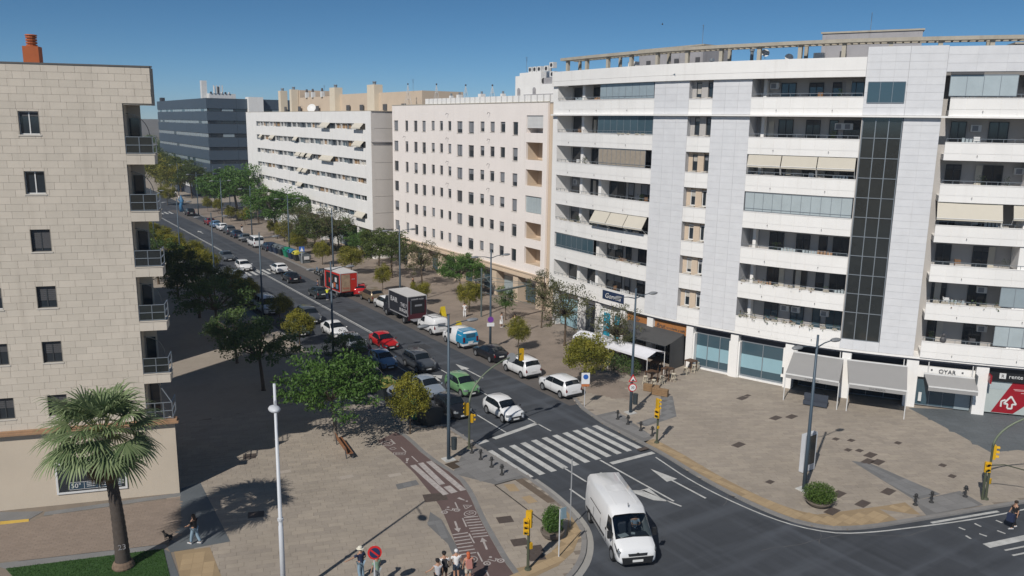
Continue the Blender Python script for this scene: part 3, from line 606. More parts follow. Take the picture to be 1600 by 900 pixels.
def band(u0,u1,z,h=1.58,d=.08,step=1.25,th=.14,name='balcony_parapet'):
    n=max(1,round((u1-u0)/step)); w=(u1-u0)/n; b=MB()
    for k in range(n):
        b.ct=random.random()
        FB.box(b,u0+k*w+.008,u0+(k+1)*w-.008,d-.03,d,z+.02,z+.56,seg=.7); FB.box(b,u0+k*w+.008,u0+(k+1)*w-.008,d-.03,d,z+.58,z+h-.06,seg=.7)
    o=b.build(name,WHITEP,B); c=MB(); FB.box(c,u0,u1,d-th,d-.03,z,z+h-.06,seg=.7); FB.box(c,u0,u1,d-th-.02,d+.03,z+h-.06,z+h,seg=.7); c.build('coping',WHITE,o)
    q=MB(); FB.box(q,u0,u1,-2.0,d-th,z,z+.5,seg=1.6); q.build('floor_slab',WHITE,o)
    for k in range(2,n,4):
        p=FB.at(u0+k*w,d+.02,z+.45); MB().tube([p,(p[0]-.12,p[1]-.06,p[2]-.03)],.03,5).build('drain_spout',SHUTD,o)
    return o
def rail(par,u0,u1,z,d=0.0,h=.28):
    r=MB(); n=max(1,int((u1-u0)/.8)); prev=None
    for k in range(n+1):
        p=FB.at(u0+(u1-u0)*k/n,d,z); r.bar(p,(p[0],p[1],z+h),.03,.03)
        if prev: r.bar((prev[0],prev[1],z+h),(p[0],p[1],z+h),.05,.04)
        prev=p
    r.build('railing',STEEL,par)
def glazing(u0,u1,z0,z1,d,gm,step=.8,name='balcony_glazing'):
    n=max(1,round((u1-u0)/step)); w=(u1-u0)/n; f=MB(); FB.box(f,u0,u1,d-.03,d+.03,z0,z0+.06,seg=.8); FB.box(f,u0,u1,d-.03,d+.03,z1-.06,z1,seg=.8)
    for k in range(n+1): u=u0+k*w; FB.box(f,u-.02,u+.02,d-.02,d+.025,z0+.06,z1-.06)
    o=f.build(name,STEEL,B)
    for k in range(n):
        g_=MB(); FB.box(g_,u0+k*w+.02,u0+(k+1)*w-.02,d-.01,d+.01,z0+.06,z1-.06); g_.build('pane',gm,o)
    return o
def drop_awning(u0,u1,z1,n,mt=AWB,drop=1.15,out=.75):
    w=(u1-u0)/n
    for k in range(n):
        a,c=u0+k*w+.04,u0+(k+1)*w-.04; b=MB(); th=.03
        P4=[FB.at(a,.05,z1),FB.at(c,.05,z1),FB.at(c,.05+out,z1-drop),FB.at(a,.05+out,z1-drop)]
        b.face(P4[::-1]); b.face([(x,y,z-th) for x,y,z in P4]); b.hexa([(x,y,z-.16) for x,y,z in (P4[2],P4[3],FB.at(a,.02+out,z1-drop),FB.at(c,.02+out,z1-drop))],[(x,y,z) for x,y,z in (P4[2],P4[3],FB.at(a,.02+out,z1-drop),FB.at(c,.02+out,z1-drop))])
        o=b.build('awning',mt,B); r=MB(); r.tube([P4[2],P4[3]],.035,6); p=FB.at(a,.1,z1-1.7); r.tube([p,P4[3]],.02,5); p=FB.at(c,.1,z1-1.7); r.tube([p,P4[2]],.02,5); r.build('awning_bar',WFRAME,o)
def planter(par,u0,u1,z,d,dens,seed):
    rg=random.Random(seed); b=MB(); l=MB()
    u=u0
    while u<u1:
        w=rg.uniform(.3,.6); FB.box(b,u,u+w,d-.12,d+.12,z,z+.16)
        for _ in range(int(dens*14)):
            p=FB.at(u+rg.uniform(0,w),d+rg.uniform(-.15,.3),z+rg.uniform(-.25,.5)); a=rg.uniform(0,6); s=rg.uniform(.04,.1); l.ct=rg.random(); l.m; l.face([(p[0]+s*math.cos(a),p[1]+s*math.sin(a),p[2]),(p[0]-s*math.sin(a),p[1]+s*math.cos(a),p[2]+s),(p[0]-s*math.cos(a),p[1]-s*math.sin(a),p[2]-s*.4)],rg.choice([0,0,0,1]))
        u+=w+rg.uniform(.1,.9)
    o=b.build('flower_box',CONC,par); l.build('foliage',[PLANT,BRN],o,kind='stuff')
# end walls of the balcony blocks and marble bays
cut=[(uA1,uM1),(uM2,uB0),(uC1,uD0)]
nm=0; mrest=MB()
def marble(u0,u1,z0,z1,pw=1.2,ph=.62,d=.06):
    global nm
    b=MB(); FB.box(b,u0,u1,-2.0,d-.03,z0,z1,seg=1.4); b.build('marble_bay_wall',MARBJ,B)
    n=max(1,round((u1-u0)/pw)); w=(u1-u0)/n; m_=max(1,round((z1-z0)/ph)); h=(z1-z0)/m_
    for j in range(m_):
        for k in range(n):
            nm+=1; t=MB() if nm<=300 else mrest; t.ct=random.random()
            FB.box(t,u0+k*w+.006,u0+(k+1)*w-.006,d-.029,d+random.uniform(-.002,.002),z0+j*h+.006,z0+(j+1)*h-.006)
            if nm<=300: t.build('marble_panel',MARB,B)
marble(uB1+0.0,uC1+.02,25.1,30.68); marble(uC1+.03,uD0,4.62,24.92); marble(uC1+.03,uD0,25.1,30.68)
marble(uD0+.01,UE,28.6,30.6,2.2,.66); marble(uM2,uB0,4.62,24.92); marble(uM2,uB0,25.1,28.24); marble(uA1,uM1,4.62,24.92); marble(uA1,uM1,25.1,28.24)
marble(uB1+0.0,uC1+.02,4.62,5.5)
mrest.build('marble_panels',MARB,B,kind='stuff')
b=MB(); FB.box(b,0,uA0,-2.0,.05,4.62,28.24); b.build('end_wall',WHITE,B)
# balcony blocks
for k,z in enumerate(ZL):
    zt=z+1.58; zc=(ZL[k+1] if k<6 else ZR)-.02
    oA=band(uA0,uA1,z) if k!=5 else band(uA0,uA1,z,1.56); oB=band(uB0,uB1,z); oD=band(uD0+.5,UE,z,1.5,.22)
    rail(oA,uA0+.1,uA1-.1,zt); rail(oB,uB0+.1,uB1-.1,zt); rail(oD,uD0+.6,UE-.1,zt-.08,.1)
    for (u0_,u1_) in ((1.4,4.6),(5.25,8.1),(8.8,11.4),(11.9,12.8),(13.9,16.0)): fwindow(B,FB,u0_,u1_,z+.55 if u1_-u0_<1 else z+1.0,zc-.2,-1.94,FRAME,GL,div=1 if u1_-u0_<1 else 2,fw=.06,shut=random.choice([0,0,.3,.5]),sm=SHUT,name='balcony_window')
    for u_ in (4.9,8.4): q=MB(); FB.box(q,u_-.25,u_+.25,-1.9,-.75,zt-.9,zc-.02); q.build('balcony_pier',WHITE,B)
    for (u0_,u1_) in ((29.6,31.0),(32.2,33.5),(34.3,35.1),(35.6,37.1)): fwindow(B,FB,u0_,u1_,z+.55 if u1_-u0_<1 else z+1.1,zc-.35,-1.94,FRAME,GL if k%3 else GLB,div=1 if u1_-u0_<1 else 2,fw=.06,shut=(.9 if k==3 else random.choice([0,0,.2,.4])),sm=SHUTD,name='balcony_window')
    q=MB(); FB.box(q,28.2,28.5,-1.9,-1.3,z+.5,zc-.02); q.build('balcony_pier',WHITE,B)
    for (u0_,u1_) in ((44.3,45.5),(47.2,48.7)): fwindow(B,FB,u0_,u1_,z+1.0,zc-.35,-1.94,FRAME,GL,div=2,fw=.06,shut=random.choice([0,.2]),sm=SHUTD,name='balcony_window')
    for (u0_,u1_) in ((52.6,54.0),(56,57.4)): fwindow(B,FB,u0_,u1_,z+1.0,zc-.35,-1.94,FRAME,GL,div=2,fw=.06,name='balcony_window')
    [FB.box(q,a_,c_,-1.9,.1,z+1.4,zc-.02).build('balcony_pier',WHITE,B) for q,a_,c_ in ((MB(),50.2,51.3),(MB(),58.4,59.2))]
    # narrow window bay between the marble bays
    bb=band(uM1+.005,uM2-.005,z,1.5,.045,1.3)
    fwindow(B,FB,21.75,22.35,z+1.62,zc-.25,-.55,WFRAME if k<4 else FRAME,GL,fw=.08,shut=random.choice([.4,.8,.2]),sm=SHUTB,sill=.03); fwindow(B,FB,23.05,23.55,z+1.62,zc-.25,-.55,WFRAME if k<4 else FRAME,GL,fw=.08,shut=random.choice([.0,.8,.3]),sm=SHUT,sill=.03)
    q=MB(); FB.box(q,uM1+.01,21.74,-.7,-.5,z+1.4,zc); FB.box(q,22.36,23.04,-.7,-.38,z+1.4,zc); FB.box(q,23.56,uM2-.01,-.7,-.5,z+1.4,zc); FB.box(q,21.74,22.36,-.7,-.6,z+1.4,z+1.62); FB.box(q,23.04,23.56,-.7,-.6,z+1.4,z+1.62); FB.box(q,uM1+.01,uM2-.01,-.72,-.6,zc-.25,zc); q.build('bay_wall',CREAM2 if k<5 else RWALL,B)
zb_=lambda k:ZL[k]+1.6
zt_=lambda k:(ZL[k+1] if k<6 else ZR)-.04
glazing(8.84,16.96,zb_(6),zt_(6),-.02,GLC,1.0); glazing(8.62,uA1-.1,zb_(5),zt_(5),-.02,GLB,1.1); glazing(8.91,16.20,zb_(4),zt_(4),-.02,mat('beige_curtain',(.36,.31,.25),.3,var=.2,nscale=3),.7); glazing(1.2,8.54,zb_(1),zt_(1),-.02,GLB,1.0)
drop_awning(8.61,uA1-.2,zt_(2),3)
drop_awning(uB0+.1,uB1-.1,zt_(4),3,out=.25,drop=.95); glazing(uB0+.1,uB1-.1,zb_(3),zt_(3),-.02,GLL,.85)
glazing(43.65,48.45,zb_(6),zt_(6)+.1,.12,GLL,1.3); q=MB(); FB.box(q,43.65,45.98,.1,.3,zt_(6)+.1,zt_(6)+.3); q.build('blind_box',SHUTD,B)
drop_awning(43.74,48.59,zt_(3)+.1,1,drop=1.35,out=.7); drop_awning(49.30,60,zt_(3)+.1,3,out=.5)
glazing(49.24,61,zb_(1),zt_(1),.12,GLC,1.1); glazing(49.18,61,zb_(0),zt_(0),.12,GLL,1.1)
for k,dn,par in ((1,.7,0),(0,1.2,0)): planter(B,uB0+.3,uB1-.6,ZL[k]+1.58,.02,dn,k+3)
planter(B,uD0+1,uD0+6,ZL[1]+1.5,.12,1.,9); planter(B,12,16,ZL[5]+1.5,.0,.1,10) ; planter(B,12.5,16.6,ZL[1]+1.58,.0,.4,12); planter(B,2,6,ZL[2]+1.58,.0,.4,13)
p=FB.at(45.42,.12,0); q=MB(); q.ball((p[0],p[1],ZL[0]+1.75),.28,.28,.3,8,5); q.ball((p[0]+.05,p[1],ZL[0]+2.15),.14,.14,.16,8,5); q.build('hanging_bag',SHUTD,B)
# glazed stair shaft
cwz=[5.52]+[7.98+k*1.69 for k in range(0,11)]; cwz=[z for z in cwz if z<24.8]+[24.9]
cw0,cw1=uB1+.12,uC1-.05; f=MB()
for u in (cw0,cw0+(cw1-cw0)/3,cw0+2*(cw1-cw0)/3,cw1): FB.box(f,u-.035,u+.035,-.12,.06,5.52,24.9)
for z in cwz: FB.box(f,cw0+.036,cw1-.036,-.1,.05,z-.03,z+.03)
o=f.build('stair_glazing',STEEL,B)
for z0,z1 in zip(cwz,cwz[1:]):
    for k in range(3):
        a=cw0+(cw1-cw0)*k/3; g_=MB(); t0=rr.uniform(-.012,.012); FB.box(g_,a+.036,a+(cw1-cw0)/3-.036,-.06,-.03+t0*.3,z0+.031,z1-.031); g_.build('pane',GLT,o)
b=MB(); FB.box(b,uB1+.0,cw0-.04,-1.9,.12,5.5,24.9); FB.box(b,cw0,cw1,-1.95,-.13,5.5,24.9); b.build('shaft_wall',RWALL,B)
glazing(uB1+.25,uC1-.1,26.1,27.85,.1,GLB,.95,name='stair_window')
# roof pergola and rooftop rooms
pg=MB(); 
for k in range(17):
    u=1.57+k*3.74
    if u>UE: break
    FB.box(pg,u-.17,u+.17,-.95,-.6,28.6,31.2)
pg.build('pergola_posts',CONC,B) if False else None
for k in range(17):
    u=1.57+k*3.74
    if u<UE: q=MB(); FB.box(q,u-.17,u+.17,-.95,-.6,28.6,31.1); q.build('pergola_post',CONC,B)
b=MB(); FB.box(b,.6,UE,-1.1,-.35,31.12,31.42,seg=1.5); b.build('pergola_beam',CONC,B)
b=MB(); u=.8
while u<UE: FB.box(b,u,u+.14,-2.3,-1.11,31.15,31.4); u+=.62
FB.box(b,.6,UE,-2.6,-2.3,31.12,31.42,seg=1.5); b.build('pergola_slats',CONC,B,kind='stuff')
for k in range(0,17,2):
    u=1.57+k*3.74
    if u<UE: q=MB(); FB.box(q,u-.15,u+.15,-2.6,-2.32,28.6,31.1); q.build('pergola_post',CONC,B)
def rooftop(u0,u1,d0,d1,z1,wn):
    b=MB(); FB.box(b,u0,u1,d1,d0,28.4,z1,seg=50); b.build('rooftop_room',GREYW,B); c=MB(); FB.box(c,u0-.15,u1+.15,d1-.1,d0+.12,z1,z1+.15,seg=50); c.build('room_roof',CONC,B)
    for u in wn: q=MB(); FB.box(q,u-.35,u+.35,d0,d0+.03,30.3,31.1); q.build('vent_opening',SHUTD,B)
rooftop(6.2,16.8,-7.5,-12,32.25,(7.9,12.6,16.0)); rooftop(31,41.8,-8.2,-13,32.75,(33.4,)); rooftop(50,58,-8,-12,31.4,())
b=MB(); FB.box(b,10.4,11.6,-3,-2.4,29.6,30.6); FB.box(b,32.3,33.2,-2.6,-2,29.6,30.5); b.build('air_unit',WHITE,B)
def antenna(par,x,y,z0,h):
    a=MB(); a.tube([(x,y,z0),(x,y,z0+h)],.025,5)
    for k in range(4): a.tube([(x-.35+.04*k,y-.2,z0+h-.1-.18*k),(x+.35-.04*k,y+.2,z0+h-.1-.18*k)],.014,4)
    a.build('antenna',STEEL,par)
p=FB.at(15.6,-8.5); antenna(B,p[0],p[1],32.3,2.2); p=FB.at(36,-9.5); antenna(B,p[0],p[1],32.8,1.8)
def dish(par,p,r=.38):
    d_=MB(); d_.lathe((0,0,0),[(.01,0),(r*.5,.03),(r,.12)],12); M=Matrix.Translation(p)@Matrix.Rotation(R(70),4,'X'); M=Matrix.Translation(p)@Matrix.Rotation(R(-40),4,'Z')@Matrix.Rotation(R(65),4,'X')
    d_.v=[tuple(M@Vector(v)) for v in d_.v]; d_.tube([p,(p[0],p[1],p[2]-.9)],.025,5); d_.build('satellite_dish',WFRAME,par)
p=FB.at(30.2,-1.6,30.1); dish(B,Vector(p)); p=FB.at(27.4,-3,30.7); dish(B,Vector(p))
for (u,d_,z) in ((25.9,-3.5,31.0),(26.6,-3.5,30.8),(21,-4,30.3)):
    p=FB.at(u,d_); q=MB().cyl(p[0],p[1],28.5,z,.16,.16,8); q.cyl(p[0],p[1],z,z+.25,.24,.2,8); q.build('flue',STEEL,B)
# lived-in balconies: cooling units, drying racks, chairs, curtains
rk=random.Random(44)
for k,z in enumerate(ZL):
    for (a,c) in ((uA0+.6,uA1-.8),(uB0+1,uB1-.8),(uD0+1,uD0+7)):
        for _ in range(4):
            u=rk.uniform(a,c); t_=rk.random(); q=MB()
            if t_<.3: FB.box(q,u,u+.8,-1.9,-1.55,z+2.35,z+2.9); o=q.build('cooling_unit',WFRAME,B); f_=MB(); FB.box(f_,u+.1,u+.55,-1.55,-1.54,z+2.42,z+2.83); f_.build('fan_grille',SHUT,o)
            elif t_<.5:
                FB.box(q,u,u+.45,-.9,-.45,z+.95,z+1.0); FB.box(q,u,u+.05,-.9,-.45,z+.5,z+1.95); FB.box(q,u+.05,u+.45,-.5,-.45,z+1.6,z+1.95); q.build('balcony_chair',rk.choice([WFRAME,BRN,SHUTD]),B)
            elif t_<.7:
                for j in range(5): q.bar(FB.at(u+j*.28,-.5,z+1.62),FB.at(u+j*.28+.2,-.5,z+1.62),.02,rk.uniform(.25,.5))
                q.build('hanging_laundry',rk.choice([WFRAME,SHUTB,GLL,TERRA]),B,kind='stuff')
            elif t_<.85: FB.box(q,u,u+.5,-1.93,-1.88,z+1.1,z+3.0); q.build('curtain',rk.choice([SHUTB,AWB]),B)
            else:
                pl_=MB(); p=FB.at(u,-.45,z+1.5); pl_.cyl(p[0],p[1],z+.6,z+1.3,.16,.2,8); o=pl_.build('plant_pot',ORANGE,B); l_=MB()
                for _2 in range(70): d_=Vector((rk.gauss(0,.16),rk.gauss(0,.16),rk.uniform(-.1,.7))); l_.face([(p[0]+d_.x-.05,p[1]+d_.y,p[2]+d_.z),(p[0]+d_.x+.05,p[1]+d_.y+.02,p[2]+d_.z),(p[0]+d_.x,p[1]+d_.y,p[2]+d_.z+.13)])
                l_.build('foliage',PLANT,o,kind='stuff')
# ---------------- shops under the curved block
def pier(u,w=.75,d=.0,label=None):
    q=MB(); FB.box(q,u-w/2,u+w/2,-.75,d,0.002,4.42); q.build('pier',WHITEP,B)
for u in (1.2,6.4,9.7,13.9,17.9,22.85,27.65,33.0,38.0,43.35,48.75,54.0,59.2): pier(u,.78 if u<40 else .95)
def front(u0,u1,z0,z1,gm,div=2,d=-.65,fm=FRAME,name='shop_front'):
    o=glazing(u0,u1,z0,z1,d,gm,(u1-u0)/div,name=name); return o
def wallpiece(u0,u1,z0,z1,d0,d1,m,name,par=None,label=None): q=MB(); FB.box(q,u0,u1,d0,d1,z0,z1); return q.build(name,m,par or B,label=label)
# frosted glass unit: clear above and below a frosted blue band
def frosted(u0,u1,div):
    n=div; w=(u1-u0)/n; f=MB(); FB.box(f,u0,u1,-.7,-.6,.12,.3)
    for k in range(n+1): FB.box(f,u0+k*w-.04,u0+k*w+.04,-.7,-.6,.3,3.55)
    FB.box(f,u0,u1,-.7,-.6,3.55,3.65); o=f.build('shop_front',STEEL,B)
    for k in range(n):
        for z0,z1,m in ((.3,1.0,GLB),(1.0,2.35,GLF),(2.35,3.55,GLB)):
            g_=MB(); FB.box(g_,u0+k*w+.04,u0+(k+1)*w-.04,-.66,-.64,z0,z1-.003); g_.build('pane',m,o)
    wallpiece(u0,u1,.0,.12,-.75,-.3,WHITE,'shop_step'); wallpiece(u0,u1,3.65,4.28,-.75,-.6,mat('navy_fascia',(.03,.035,.05)),'fascia')
frosted(23.3,27.25,3); frosted(28.1,32.55,2)
wallpiece(23.25,23.4,0.01,3.6,-.6,-.1,WHITE,'white_jamb'); wallpiece(27.1,27.25,0.01,3.5,-.6,-.1,WHITE,'white_jamb'); wallpiece(28.05,28.2,0.01,3.6,-.6,-.1,WHITE,'white_jamb')
wallpiece(32.4,33.6,1.9,3.75,-.55,-.15,WHITE,'white_panel'); wallpiece(32.4,33.6,1.25,1.85,-.55,-.2,SHUTD,'dark_panel'); wallpiece(32.35,33.65,.95,1.22,-.55,-.1,WHITE,'white_panel')
for a,c in ((33.7,37.6),(38.4,42.85)):
    front(a,c,.1,2.6,GL,3,-1.4); wallpiece(a-.2,c+.2,2.6,4.28,-1.6,-1.45,mat('navy_fascia',(.03,.035,.05)),'fascia'); wallpiece(a,c,2.9,3.3,-.8,-.7,GLF,'sign_band')
front(1.6,6.0,.1,3.7,GLF,4); front(6.8,9.3,.1,3.5,GL,3)
wallpiece(1.6,9.3,3.7,4.2,-.7,-.5,WHITE,'fascia')
wallpiece(10.1,13.5,.0,4.1,-.75,-.45,WHITEP,'shop_wall')
CY=mat('cyan_poster',(.015,.28,.42),.45,var=.15,nscale=.9)
for (a,c,z1,lab) in ((10.35,11.45,3.3,'smaller cyan poster'),(12.2,13.45,3.3,'larger cyan poster')):
    o=wallpiece(a,c,.7,z1,-.44,-.4,CY,'poster',label=lab); 
    q=MB()
    for z,f in ((2.75,.5),(2.0,.6),(1.85,.7),(1.7,.4),(1.2,.3)): FB.box(q,a+.2,a+.2+(c-a-.4)*f,-.4,-.39,z,z+.09)
    q.build('poster_lines',WFRAME,o)
PINE=mat('varnished_wood',(.40,.17,.055),.6,var=.25,nscale=3,streak=.2)
for a,c,t,sz in ((14.35,17.45,'La',.55),(18.35,22.35,'Brut',.62)):
    o=wallpiece(a,c,3.05,4.15,-.7,-.3,PINE,'wooden_sign'); front(a,c,.1,2.9,GL,3,-.9)
    mid=(a+c)/2
    if t=='Brut':
        p=FB.at(a+.75,-.27,3.6); n_=FB.nrm(a+.75); nv=n_; text('Brut',.62,SHUTD,'sign_text',o,frame_on(p,nv),.01,shear=.3)
        p=FB.at(a+2.6,-.27,3.52); text('panadería y café',.34,SHUTD,'sign_text',o,frame_on(p,nv),.01,shear=.2,width=2.4)
    else: p=FB.at(mid,-.27,3.6); n_=FB.nrm(mid); text('Br',.62,SHUTD,'sign_text',o,frame_on(p,n_),.01,shear=.3)
NAVY=mat('navy_sign',(.018,.035,.085),.4)
o=wallpiece(10.65,14.1,5.02,5.98,.085,.16,NAVY,'hanging_sign'); p=FB.at(12.4,.19,5.45); n_=FB.nrm(12.4); text('Gorrilla',.78,WFRAME,'sign_text',o,frame_on(p,n_),.01,shear=.25,width=2.5)
# white shop with small awning
wallpiece(43.85,48.25,2.75,3.75,-.7,-.3,WHITE,'fascia'); wallpiece(43.85,48.25,3.78,4.28,-.75,-.7,mat('navy_fascia',(.03,.035,.05)),'fascia_gap'); front(43.9,48.2,.1,2.7,GLB,4)
p=FB.at(46.1,-.18,3.45); n_=FB.nrm(46.1); nv=n_; text('OYAR',.5,SHUTD,'sign_text',B,frame_on(p,nv),.01)
for u in (44.9,47.3): q=MB(); FB.box(q,u-.07,u+.07,-.29,-.27,3.4,3.55); q.build('sign_mark',SHUTD,B)
wallpiece(47.0,48.2,.1,2.6,-.6,-.58,GLC,'window_poster')
q=MB(); FB.box(q,44.1,44.35,-.5,-.4,.5,1.3); q.build('window_sticker',WFRAME,B)
# brand-red shop at the right end
wallpiece(49.25,53.5,3.0,4.28,-.72,-.45,mat('black_fascia',(.015,.016,.018),.4),'fascia'); o=wallpiece(49.3,53.5,.15,2.98,-.7,-.62,mat('poster_grey',(.42,.47,.46),.4),'window_poster')
RED=mat('deep_red',(.30,.008,.018),.45)
P3=lambda u,z,d=-.6:FB.at(u,d,z)
q=MB(); q.face([P3(49.9,.2),P3(51.6,.2),P3(53.4,1.9),P3(53.4,2.95),P3(51.3,2.95)]); q.build('red_band',RED,o)
q=MB(); q.face([P3(49.4,2.25,-.605),P3(50.95,2.25,-.605),P3(51.15,2.85,-.605),P3(49.4,2.85,-.605)]); q.build('pale_band',GLL,o)
n_=FB.nrm(51.4); nv=n_
text('rente',.5,WFRAME,'sign_text',B,frame_on(P3(50.85,3.5,-.38),nv),.01,align='LEFT'); q=MB(); 
FB.box(q,50.15,50.65,-.45,-.40,3.28,3.75); q.build('sign_badge',WFRAME,B); text('R',.4,SHUTD,'badge_text',B,frame_on(P3(50.4,3.5,-.37),nv),.005)
q=MB()
def sg(u0,z0,u1,z1,w=.13): 
    a=Vector(P3(u0-.35,z0,-.56)); b_=Vector(P3(u1-.35,z1,-.56)); q.bar(a,b_,.03,w)
for a in ((50.95,.75,50.95,1.25),(50.95,1.25,51.25,1.4),(51.15,1.05,51.65,1.75),(51.65,1.75,52.1,1.05),(52.1,1.05,51.8,1.05),(51.8,1.05,51.8,.65),(51.8,.65,51.45,.65),(51.45,.65,51.45,1.05),(51.45,1.05,51.15,1.05)): sg(*a)
q.build('arrow_logo',WFRAME,o)
q=MB()
for z,a,c in ((2.35,51.4,53.2),(2.25,51.5,53.2),(2.05,52.0,52.6)): FB.box(q,a,c,-.6,-.58,z,z+.05)
q.build('poster_lines',mat('pink_line',(.6,.35,.36)),o)
bs=MB(); c=FB.at(49.25,.35); FB.box(bs,49.2,49.32,.0,.75,3.05,3.75); o2=bs.build('blade_sign',RED,B); e=FB.nrm(49.2); l=math.hypot(*e[:2]); text('R',.5,WFRAME,'badge_text',o2,frame_on(FB.at(49.17,.38,3.4),(e[1],-e[0],0)),.005)
bs=MB(); FB.box(bs,48.2,48.3,.05,.75,2.9,3.6); bs.build('blade_sign',SLATE2,B)
# awnings over the pavement
def legged_awning(u0,u1,z1,g0,g1,zf,txt,label,cat='awning',legs=True,mt=AWG,grp='grey awnings over the plaza shops'):
    a,b_=FB.at(u0,.06,z1),FB.at(u1,.06,z1); T=thing('shop_awning',label,cat,((g0[0]+g1[0])/2,(g0[1]+g1[1])/2,0),0,grp)
    c,d_=(g1[0],g1[1],zf),(g0[0],g0[1],zf); f=MB(); f.face([a,d_,c,b_]); f.face([(x,y,z-.03) for x,y,z in (a,b_,c,d_)]); o=f.build('canopy',mt,T)
    v=MB().bar((d_[0],d_[1],zf-.02),(c[0],c[1],zf-.02),.1,.12).build('front_rail',WFRAME,T)
    v=MB().bar((d_[0],d_[1],zf-.24),(c[0],c[1],zf-.24),.03,.3).build('valance',mt,T)
    dx,dy=g1[0]-g0[0],g1[1]-g0[1]; l=math.hypot(dx,dy); nv=(dy/l,-dx/l,0); 
    if nv[0]*g0[0]+nv[1]*g0[1]>0: nv=(-nv[0],-nv[1],0)
    if txt: text(txt,.24,SHUTD,'valance_text',v,frame_on(((g0[0]+g1[0])/2+nv[0]*.03,(g0[1]+g1[1])/2+nv[1]*.03,zf-.25),nv),.004)
    if legs:
        for p in (g0,g1): MB().tube([(p[0],p[1],.0),(p[0],p[1],zf-.08)],.045,6).build('leg',WFRAME,T)
    for s in (a,b_): pass
    MB().bar(a,b_,.14,.14).build('cassette',WFRAME,T)
    for u in (u0+.3,u1-.3): p=FB.at(u,.0); MB().bar((p[0],p[1],z1),(p[0],p[1],4.42),.06,.06).build('hanger',WFRAME,T)
    return T
legged_awning(33.4,37.75,3.62,(58.50, 44.73),(60.47, 40.67),2.5,'CAFETERIA','left grey awning on white legs above the dark sofa at the plaza shops')
legged_awning(38.05,42.95,3.62,(60.91, 40.03),(63.35, 36.23),2.5,'CHURRERIA','right grey awning on white legs, between the left one and the white shop')
a,b_=FB.at(44.6,1.35)[:2],FB.at(48.3,1.35)[:2]; legged_awning(44.3,48.3,3.2,a,b_,2.45,'','small pale grey awning without legs on the white-fronted shop',legs=False)
T=thing('shop_awning','big dark charcoal awning over the bar terrace beside the white canopy','awning',(56,60,0))
zz=3.3; L4=[FB.at(14.9,-.1,zz+.1),FB.at(22.2,-.1,zz)]; F4=[(53.4,64.1,2.8),(54.9,56.3,2.7)]
f=MB(); N_=8
for k in range(N_):
    t0,t1=k/N_,(k+1)/N_; A_=lambda t,sagg:tuple(L4[0][i]+(L4[1][i]-L4[0][i])*t for i in range(3)); Fq=lambda t:tuple(F4[0][i]+(F4[1][i]-F4[0][i])*t for i in range(3))
    for j in range(4):
        s0,s1=j/4,(j+1)/4; P_=lambda t,s:tuple(A_(t,0)[i]+(Fq(t)[i]-A_(t,0)[i])*s-(.12*math.sin(PI*s) if i==2 else 0) for i in range(3))
        f.face([P_(t0,s0),P_(t0,s1),P_(t1,s1),P_(t1,s0)])
f.build('canopy',AWD,T); q=MB().bar(F4[0],F4[1],.06,.06); q.build('front_rail',FRAME,T)
for p in F4: MB().cyl(p[0],p[1],0,2.7,.04,n=6).build('leg',FRAME,T)
q=MB(); q.face([FB.at(22.2,-.1,zz),FB.at(22.3,2.6,zz-.5),FB.at(22.3,2.6,.05),FB.at(22.3,-.1,.05)]); q.build('side_curtain',AWD,T)
CANV=mat('white_canvas',(.72,.72,.76),.8,var=.05)
T=thing('canopy_tent','long white fabric canopy over the terrace tables in front of the charcoal awning','canopy',(52.6,60.5,0))
e0,e1,w0,w1=(52.9,66.2),(54.5,55.9),(50.4,65.3),(51.5,55.1); f=MB(); M_=9
for k in range(M_):
    t0,t1=k/M_,(k+1)/M_; Lp=lambda a,b_,t:(a[0]+(b_[0]-a[0])*t,a[1]+(b_[1]-a[1])*t)
    for t in ():
        pass
    ridge=lambda t:((Lp(e0,e1,t)[0]+Lp(w0,w1,t)[0])/2,(Lp(e0,e1,t)[1]+Lp(w0,w1,t)[1])/2,2.62+.10*abs(math.sin(t*3*PI)))
    for X in (e0,e1),(w0,w1):
        a,b_=Lp(X[0],X[1],t0),Lp(X[0],X[1],t1); z=2.3
        f.face([(a[0],a[1],z),(b_[0],b_[1],z),ridge(t1),ridge(t0)]); f.face([(a[0],a[1],z),(b_[0],b_[1],z),(b_[0],b_[1],z-.22),(a[0],a[1],z-.22)])
f.build('canopy',CANV,T)
for p in (e0,e1,w0,w1,Lp(e0,e1,.5),Lp(w0,w1,.5)): MB().cyl(p[0],p[1],0,2.3,.035,n=6).build('leg',WFRAME,T)
# ---------------- cream block
C3=thing('apartment_block','cream rendered apartment block with rows of small windows, left of the curved white block','building',(62,107,0))
F3b=Fac([(60,130),(60,84.2)]); Y=lambda y:130-y
cols=[(129.36,127.71),(124.98,123.89),(121.76,120.48),(118.77,117.54),(115.57,114.49),(112.81,111.77),(110.14,109.14),(107.37,105.74),(103.96,102.4),(100.61,99.48),(97.93,96.75),(95.27,94.05),(92.16,90.92)]
rows=[(22.48,24.15),(19.1,20.77),(15.72,17.4),(12.33,14.0),(8.95,10.6),(5.55,7.22)]
